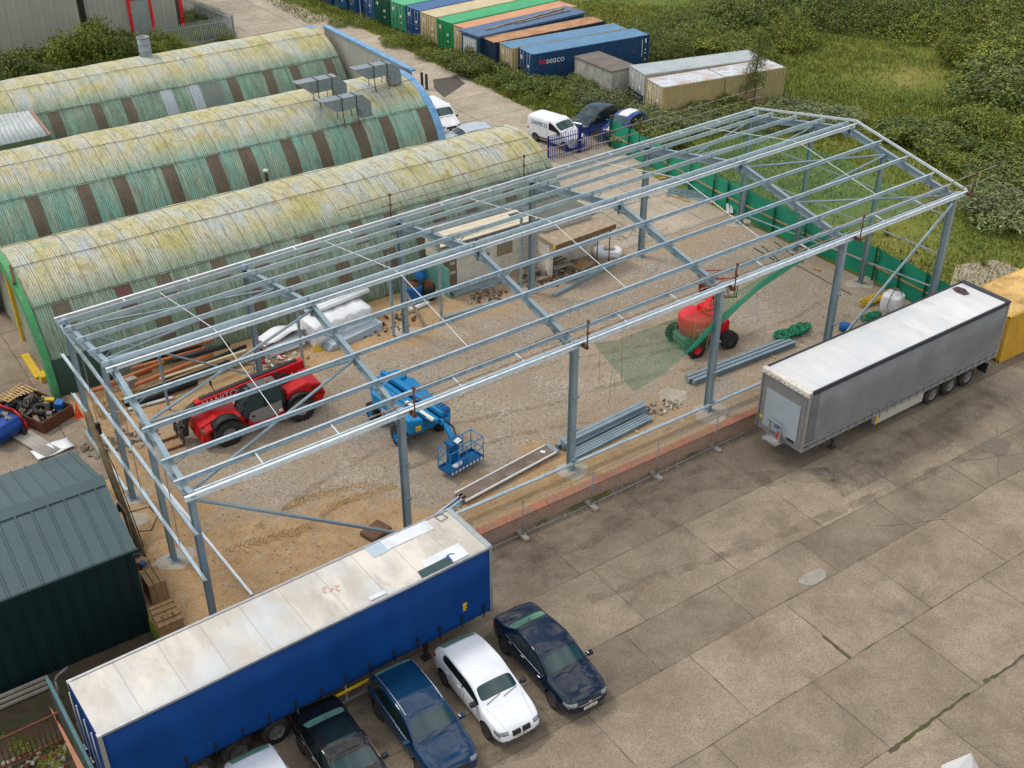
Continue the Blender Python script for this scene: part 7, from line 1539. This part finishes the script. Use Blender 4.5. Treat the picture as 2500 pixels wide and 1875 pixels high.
# sections stack with pins on the old slab
t = thing('steel_stack', 'stack of grey channel sections with upright pins on the cracked concrete slab', 'steel sections', tuple(G(1690, 480, .0)), -.98)
for i in range(6): MB().beam((-1.6, -.5+.2*i, .15+.02*(i % 2)), (1.6, -.5+.2*i, .15), ZSEC(.14), (0, 0, 1)).build('channel', M['steel' if i % 2 else 'galv'], t)
m = MB()
for i in range(9): m.cut(); m.bar((-1.4+.35*i, -.3+.12*(i % 4), .15), (-1.4+.35*i, -.3+.12*(i % 4), .55), .05)
m.each('pin', M['steel'], t); MB().bx(-1.5, -1.38, -.75, .75, 0, .08).bx(1.3, 1.42, -.75, .75, 0, .08).build('bearer', M['wood'], t)
for (u0, v0, u1, v1, lab) in ((1632, 475, 1683, 492, 'timber batten in front of the channel stack'), (1750, 465, 1768, 475, 'short timber offcut near the green fence'), (1610, 438, 1652, 428, 'thin timber batten lying behind the channel stack'), (1480, 770-140, 1500, 765-140, None), (1988, 655, 2003, 660, 'small yellow timber offcut on the gravel in the far bay')):
    if lab: loose('timber_batten', lab, G(u0, v0, .06), G(u1, v1, .06), .14, .09, M['wood'], 'timber')
t = thing('steel_offcuts', 'pair of short galvanised channels propped by the far rear column', 'steel sections', tuple(G(1785, 505, .3)), .9)
for i in range(2): MB().bar((-.5, i*.22, -.2), (.6, i*.22, .3), .18, .08).build('channel', M['galv2'], t)
for i, (u0, v0, u1, v1) in enumerate(((1840, 605, 1900, 640), (1860, 600, 1925, 655), (1890, 590, 1960, 640))):
    loose('green_pole', 'thin green pole on the gravel of the far bay', G(u0, v0, .04), G(u1, v1, .04), .05, .05, M['green_post'], 'pole', .03)['group'] = 'thin green poles on the gravel'
loose('cable', 'thin dark cable lying along the gravel before the far gable', G(1940, 645, .03), G(2080, 720, .03), .05, .05, M['blk'], 'cable', .02)
# ------------------------------------------------------------------ left yard corner: skip, truck, pole, bricks, fence
t = thing('rubbish_trailer', 'rusty open sided bin full of rubbish, broken pallets and tyres at the left edge', 'skip', (-1.55, 17.0, 0), math.radians(-65))
m = MB(); m.bx(-1.5, 1.5, -.85, -.8, .0, .6); m.bx(-1.5, 1.5, .8, .85, .0, .6); m.bx(1.45, 1.5, -.8, .8, .0, .6); m.bx(-1.5, -1.45, -.8, .8, .0, .6); m.bx(-1.5, 1.5, -.8, .8, .0, .05); m.build('body', M['rust'], t)
m = MB()
cols = ['blk', 'wood', 'conc', 'bluet', 'wplas', 'blkm', 'wood2', 'yel']
for i in range(120): s = random.uniform(.06, .22); m.box((random.uniform(-1.35, 1.35), random.uniform(-.7, .7), random.uniform(.3, .62)), (s*random.uniform(1, 3), s, s*.6), (random.uniform(-1, 1), random.uniform(-1, 1), random.uniform(0, 3)), m=random.choice([0, 0, 0, 1, 2, 5, 6, 6, 0, 4, 3, 7] if i % 9 == 0 else [0, 5, 6, 2, 0]))
m.build('rubbish', [M[k] for k in cols], t)
MB().lathe((.7, -.2, .6), (.2, .1, 1), [(0, .2), (0, .35), (.1, .38), (.2, .35), (.2, .2), (0, .2)], 20).build('tyre', M['rub'], t)
MB().box((1.1, .5, .72), (.35, .35, .25), (.2, .1, .4)).build('blue_can', M['bluet'], t); MB().box((.45, .5, .72), (.4, .2, .1), (.2, .3, .9)).build('yellow_bag', M['yel'], t)
q = MB()
for i in range(9): q.box((-1.3+.05*i+.0, -.65+.16*i, .85), (.7, .09, .02), (0, .15, .1))
for i in range(3): q.box((-1.5+.3*i, 0, .82), (.08, 1.4, .05), (0, .15, .1))
q.build('broken_pallet', M['wood'], t)
t = thing('luggage_truck', 'blue and red tipped truck body cut by the left edge beside the rubbish bin', 'truck', tuple(G(-10, 1060)), math.radians(-62))
m = MB(); m.prism([(-1.3, .3), (-1.2, 1.0), (1.1, 1.0), (1.3, .7), (1.2, .3)], -.8, .55, 'y'); m.build('body', mat('truck_blue', (.004, .05, .26), .4, 0, .15, 3), t, bevel=.06); m = MB()
for i in range(30): m.box((random.uniform(-1, 1), random.uniform(-.6, .4), 1.02), (.25, .15, .1), (random.random(), random.random(), random.random()*3), m=i % 3)
m.build('load', [M['blk'], M['bluet'], M['conc']], t)
MB().path([(-1.4, .6, .4), (-1.3, .6, 1.15), (.8, .62, 1.15), (1.35, .6, .75), (1.4, .6, .3)], .05, 8).build('red_bar', M['redp'], t); wheel(t, (1.1, .5, .3), .3, .2, .15, side=1, n=18, spokes=0)
t = thing('roof_sheets', 'long translucent corrugated sheets lying between the truck and the rubbish bin', 'sheets', tuple(G(55, 1060, .1)), math.radians(-72))
MB().grid([[(x, -.4+.1*j, .03*(j % 2)) for j in range(9)] for x in (-2.3, 2.3)]).build('sheet', mat('pale_sheet_plain', (.40, .37, .32), .6, 0, .12, 3), t, solid=.012, fixn=False)
p = G(128, 1095, .1); o = MB().grid([[(x, y, .03*math.sin(x*5+y*3)) for y in np.linspace(-.45, .45, 6)] for x in np.linspace(-.8, .8, 8)]).build('plastic_sheet', M['wplas'], None, p, solid=.01, fixn=False); o.rotation_euler = (0, 0, .1); tag(o, 'crumpled white plastic sheet behind the ridge of the green shed', 'sheet')
t = thing('traffic_cone', 'orange traffic cone between the hut and the gable column', 'cone', tuple(G(192, 1016))); MB().bx(-.2, .2, -.2, .2, 0, .04).build('base', M['orange'], t); c = MB().lathe((0, 0, .04), (0, 0, 1), [(0, .15), (.7, .03), (.7, .001)], 16).build('cone', M['orange'], t); MB().lathe((0, 0, .35), (0, 0, 1), [(0, .093), (.16, .065)], 16).build('white_band', M['white'], c)
a = Vector((-.95, 4.9, 0)); tp = GX(214, 1006, -.8); t = thing('timber_pole', 'old leaning timber pole between the green shed and the gable', 'pole', tuple(a)); MB().tube((0, 0, 0), tp-a, .15, 12, r2=.12).build('shaft', M['polew'] if 'polew' in M else mat('old_pole_timber', (.13, .095, .05), .9, 0, .35, 4, (.05, .04, .03), 4), t)
k = (tp-a); MB().box(k*.88+Vector((.15, -.05, 0)), (.18, .14, .5)).box(k*.35+Vector((-.15, 0, 0)), (.14, .14, .35)).build('junction_box', M['blk'], t)
MB().path([k*.3, k*.3+Vector((.9, .0, -.1)), k*.3+Vector((1.1, -.2, -.5)), k*.3+Vector((.7, -.4, -.9)), k*.2+Vector((.2, -.1, -.2))], .02, 6).path([k*.9, k*.6+Vector((.2, 0, 0)), k*.05+Vector((.2, .1, 0))], .02, 5).build('cable', M['blk'], t)
for i, (x, y, lab) in enumerate(((-1.3, 10.2, 'rusty wire mesh panel leaning between the pole and the hut'), (-1.15, 7.6, 'mesh panel standing along the gable behind the shed ridge'))):
    t = thing('mesh_panel', lab, 'fence panel', (x, y-2.6, 0), PI/2+.03); L = 2.8
    MB().path([(0, 0, 0), (0, 0, 2.2), (L, 0, 2.2), (L, 0, 0), (0, 0, .1)], .022, 7).build('frame', M['scaf'], t); npmesh('wire_mesh', [(0, 0, .1), (L, 0, .1), (L, 0, 2.2), (0, 0, 2.2)], [(0, 1, 2, 3)], M['wire'], t, uv=[(0, 0), (L, 0), (L, 2.1), (0, 2.1)])
# brick packs beside the shed
BR = mat('buff_brick', (.36, .23, .11), .9, 0, .2, 3, (.22, .14, .07), 8, (.5, .7), .3, 14)
def pack(label, u, v, z, d, rz, steps=0):
    p = G(u, v, z); t = thing('brick_pack', label, 'bricks', (p.x, p.y, 0), rz); m = MB(); nx, ny, nz = [max(1, int(round(d[k]/s))) for k, s in enumerate((.22, .11, .075))]
    for i in range(nx):
        for j in range(ny):
            for k in range(nz):
                if steps and k > nz-1-steps*(j/ny)*3.2: continue
                if i in (0, nx-1) or j in (0, ny-1) or k >= nz-1-steps*3 or steps: m.bx(-d[0]/2+i*.22+.004, -d[0]/2+i*.22+.214, -d[1]/2+j*.11+.003, -d[1]/2+j*.11+.107, k*.075+.002, k*.075+.072)
    m.build('bricks', BR, t, fixn=False); k = MB()
    for s in (-.2, .2): k.bx(s*d[0]-.01, s*d[0]+.01, -d[1]/2-.01, d[1]/2+.01, d[2]+.001, d[2]+.006) if not steps else k.bar((s*d[0], -d[1]/2, d[2]*.4), (s*d[0], d[1]/2, d[2]+.02), .02)
    k.build('strap', M['blkm'], t); return t
pack('tall strapped pack of buff bricks beside the green shed wall', 372, 1405, .9, (.66, 1.0, .9), 0); pack('stepped pack of buff bricks next to the blue trailer', 405, 1500, .5, (.9, .9, .7), PI, 1)
t = thing('cardboard_box', 'small tan box with a blue mark beside the shed downpipe', 'box', tuple(G(350, 1385)), .5); MB().bx(-.2, .2, -.2, .2, 0, .35).build('carton', mat('cardboard', (.34, .22, .12), .8), t); MB().bx(-.2, .0, -.21, .0, .2, .36).build('blue_mark', M['bluet'], t)
# bottom-left corner: rusty bar gate, mesh fence, weedy bed
a = G(-60, 1830, .7); b = G(136, 1740, .7); t = thing('rusty_bar_gate', 'rusty barred gate in the bottom left corner before the green shed', 'gate', (a.x, a.y, ZY), math.atan2(b.y-a.y, b.x-a.x)); L = (b-a).length; m = MB(); m.bar((0, 0, 1.3), (L, 0, 1.3), .06).bar((0, 0, .15), (L, 0, .15), .06).bar((L, 0, 0), (L, 0, 1.35), .1)
m.build('frame', M['rust'], t); m = MB(); n = 15
for i in range(n): m.cut(); m.tube((i*L/n, 0, .15), (i*L/n, 0, 1.3), .018, 6)
m.each('bar', M['rust'], t)
t = thing('boundary_fence', 'green grey board fence running to the bottom edge beside the blue trailer', 'fence', (-5.75, -.15, ZY), -PI/2+.02); MB().bx(0, 7, -.03, .03, 0, 1.5).build('boards', mat('green_grey_boards', (.07, .10, .085), .8, 0, .3, 3, (.15, .12, .07), 3), t); MB().bx(0, 7, .06, .1, 0, 1.35).build('backing', M['wood2'], t)
MB().bar((0, .0, 1.53), (7, .0, 1.53), .1, .06).build('top_rail', mat('teal_rail', (.06, .16, .19), .5), t)
o = MB().prism([(0, 0), (3.6, 0), (3.6, .2), (.2, .03)], 0, .04, 'z').build('terracotta_board', mat('terracotta', (.42, .20, .13), .9, 0, .15, 3), None, (-5.98, -.9, ZY+1.0)); o.rotation_euler = (0, 0, -PI/2); tag(o, 'pale terracotta board lying against the green grey board fence', 'board')
t = thing('bed_rail', 'stack of old pale rails along the shed foot behind the rusty gate', 'rails', (-9, .9, ZY)); 
for i in range(3): MB().bar((0, .12*i, .15+.12*i), (3.4, .12*i, .15+.12*i), .09).build('rail', M['conc'], t)
V, Fq = leaves([(-7.2, -.8, -.3, .25, .35), (-7.0, -1.1, -.4, .3, .3), (-6.3, -1.9, -.5, .5, .25), (-6.6, -2.4, -.5, .4, .2), (-7.6, -.2, -.4, .2, .2)], 2600, .035)
V[:, 2] = np.maximum(V[:, 2], .03)-.62; tag(npmesh('weeds', V, Fq, M['leaf_yel']), 'green weeds in the dark bed behind the rusty gate', 'weeds', kind='stuff')
rubble('rubble_heap', 'broken tiles and rubble in the bed behind the rusty gate', 60, 1850, 1.0, 70, ('conc', 'wood2', 'rust'), hz=.15).location.z = ZY
t = thing('tube_frame', 'bent grey tube frame between the fence and the rear of the blue trailer', 'tube frame', (-5.5, .3, ZY)); MB().path([(0, 0, 0), (0, 0, .85), (.1, .05, .98), (.5, .2, 1.02)], .04, 8).build('tube', M['grey'], t)
# concrete apron and rubble at the far right, beyond the netted fence
t = MB().prism([(41.0, -3.2), (47.5, -2.4), (47.2, 2.2), (44.8, 3.0), (41.5, 1.0)], .0, .06, 'z').build('old_apron', mat('apron_concrete', (.33, .28, .21), .9, 0, .2, 1.5), None); tag(t, kind='structure')
tag(rocks('bare_ground', 2500, (40.2, 60, -1.2, 9), .02, .07, M['stone'], None, .0), 'stones on the bare ground beyond the netted fence', 'stones', kind='stuff')
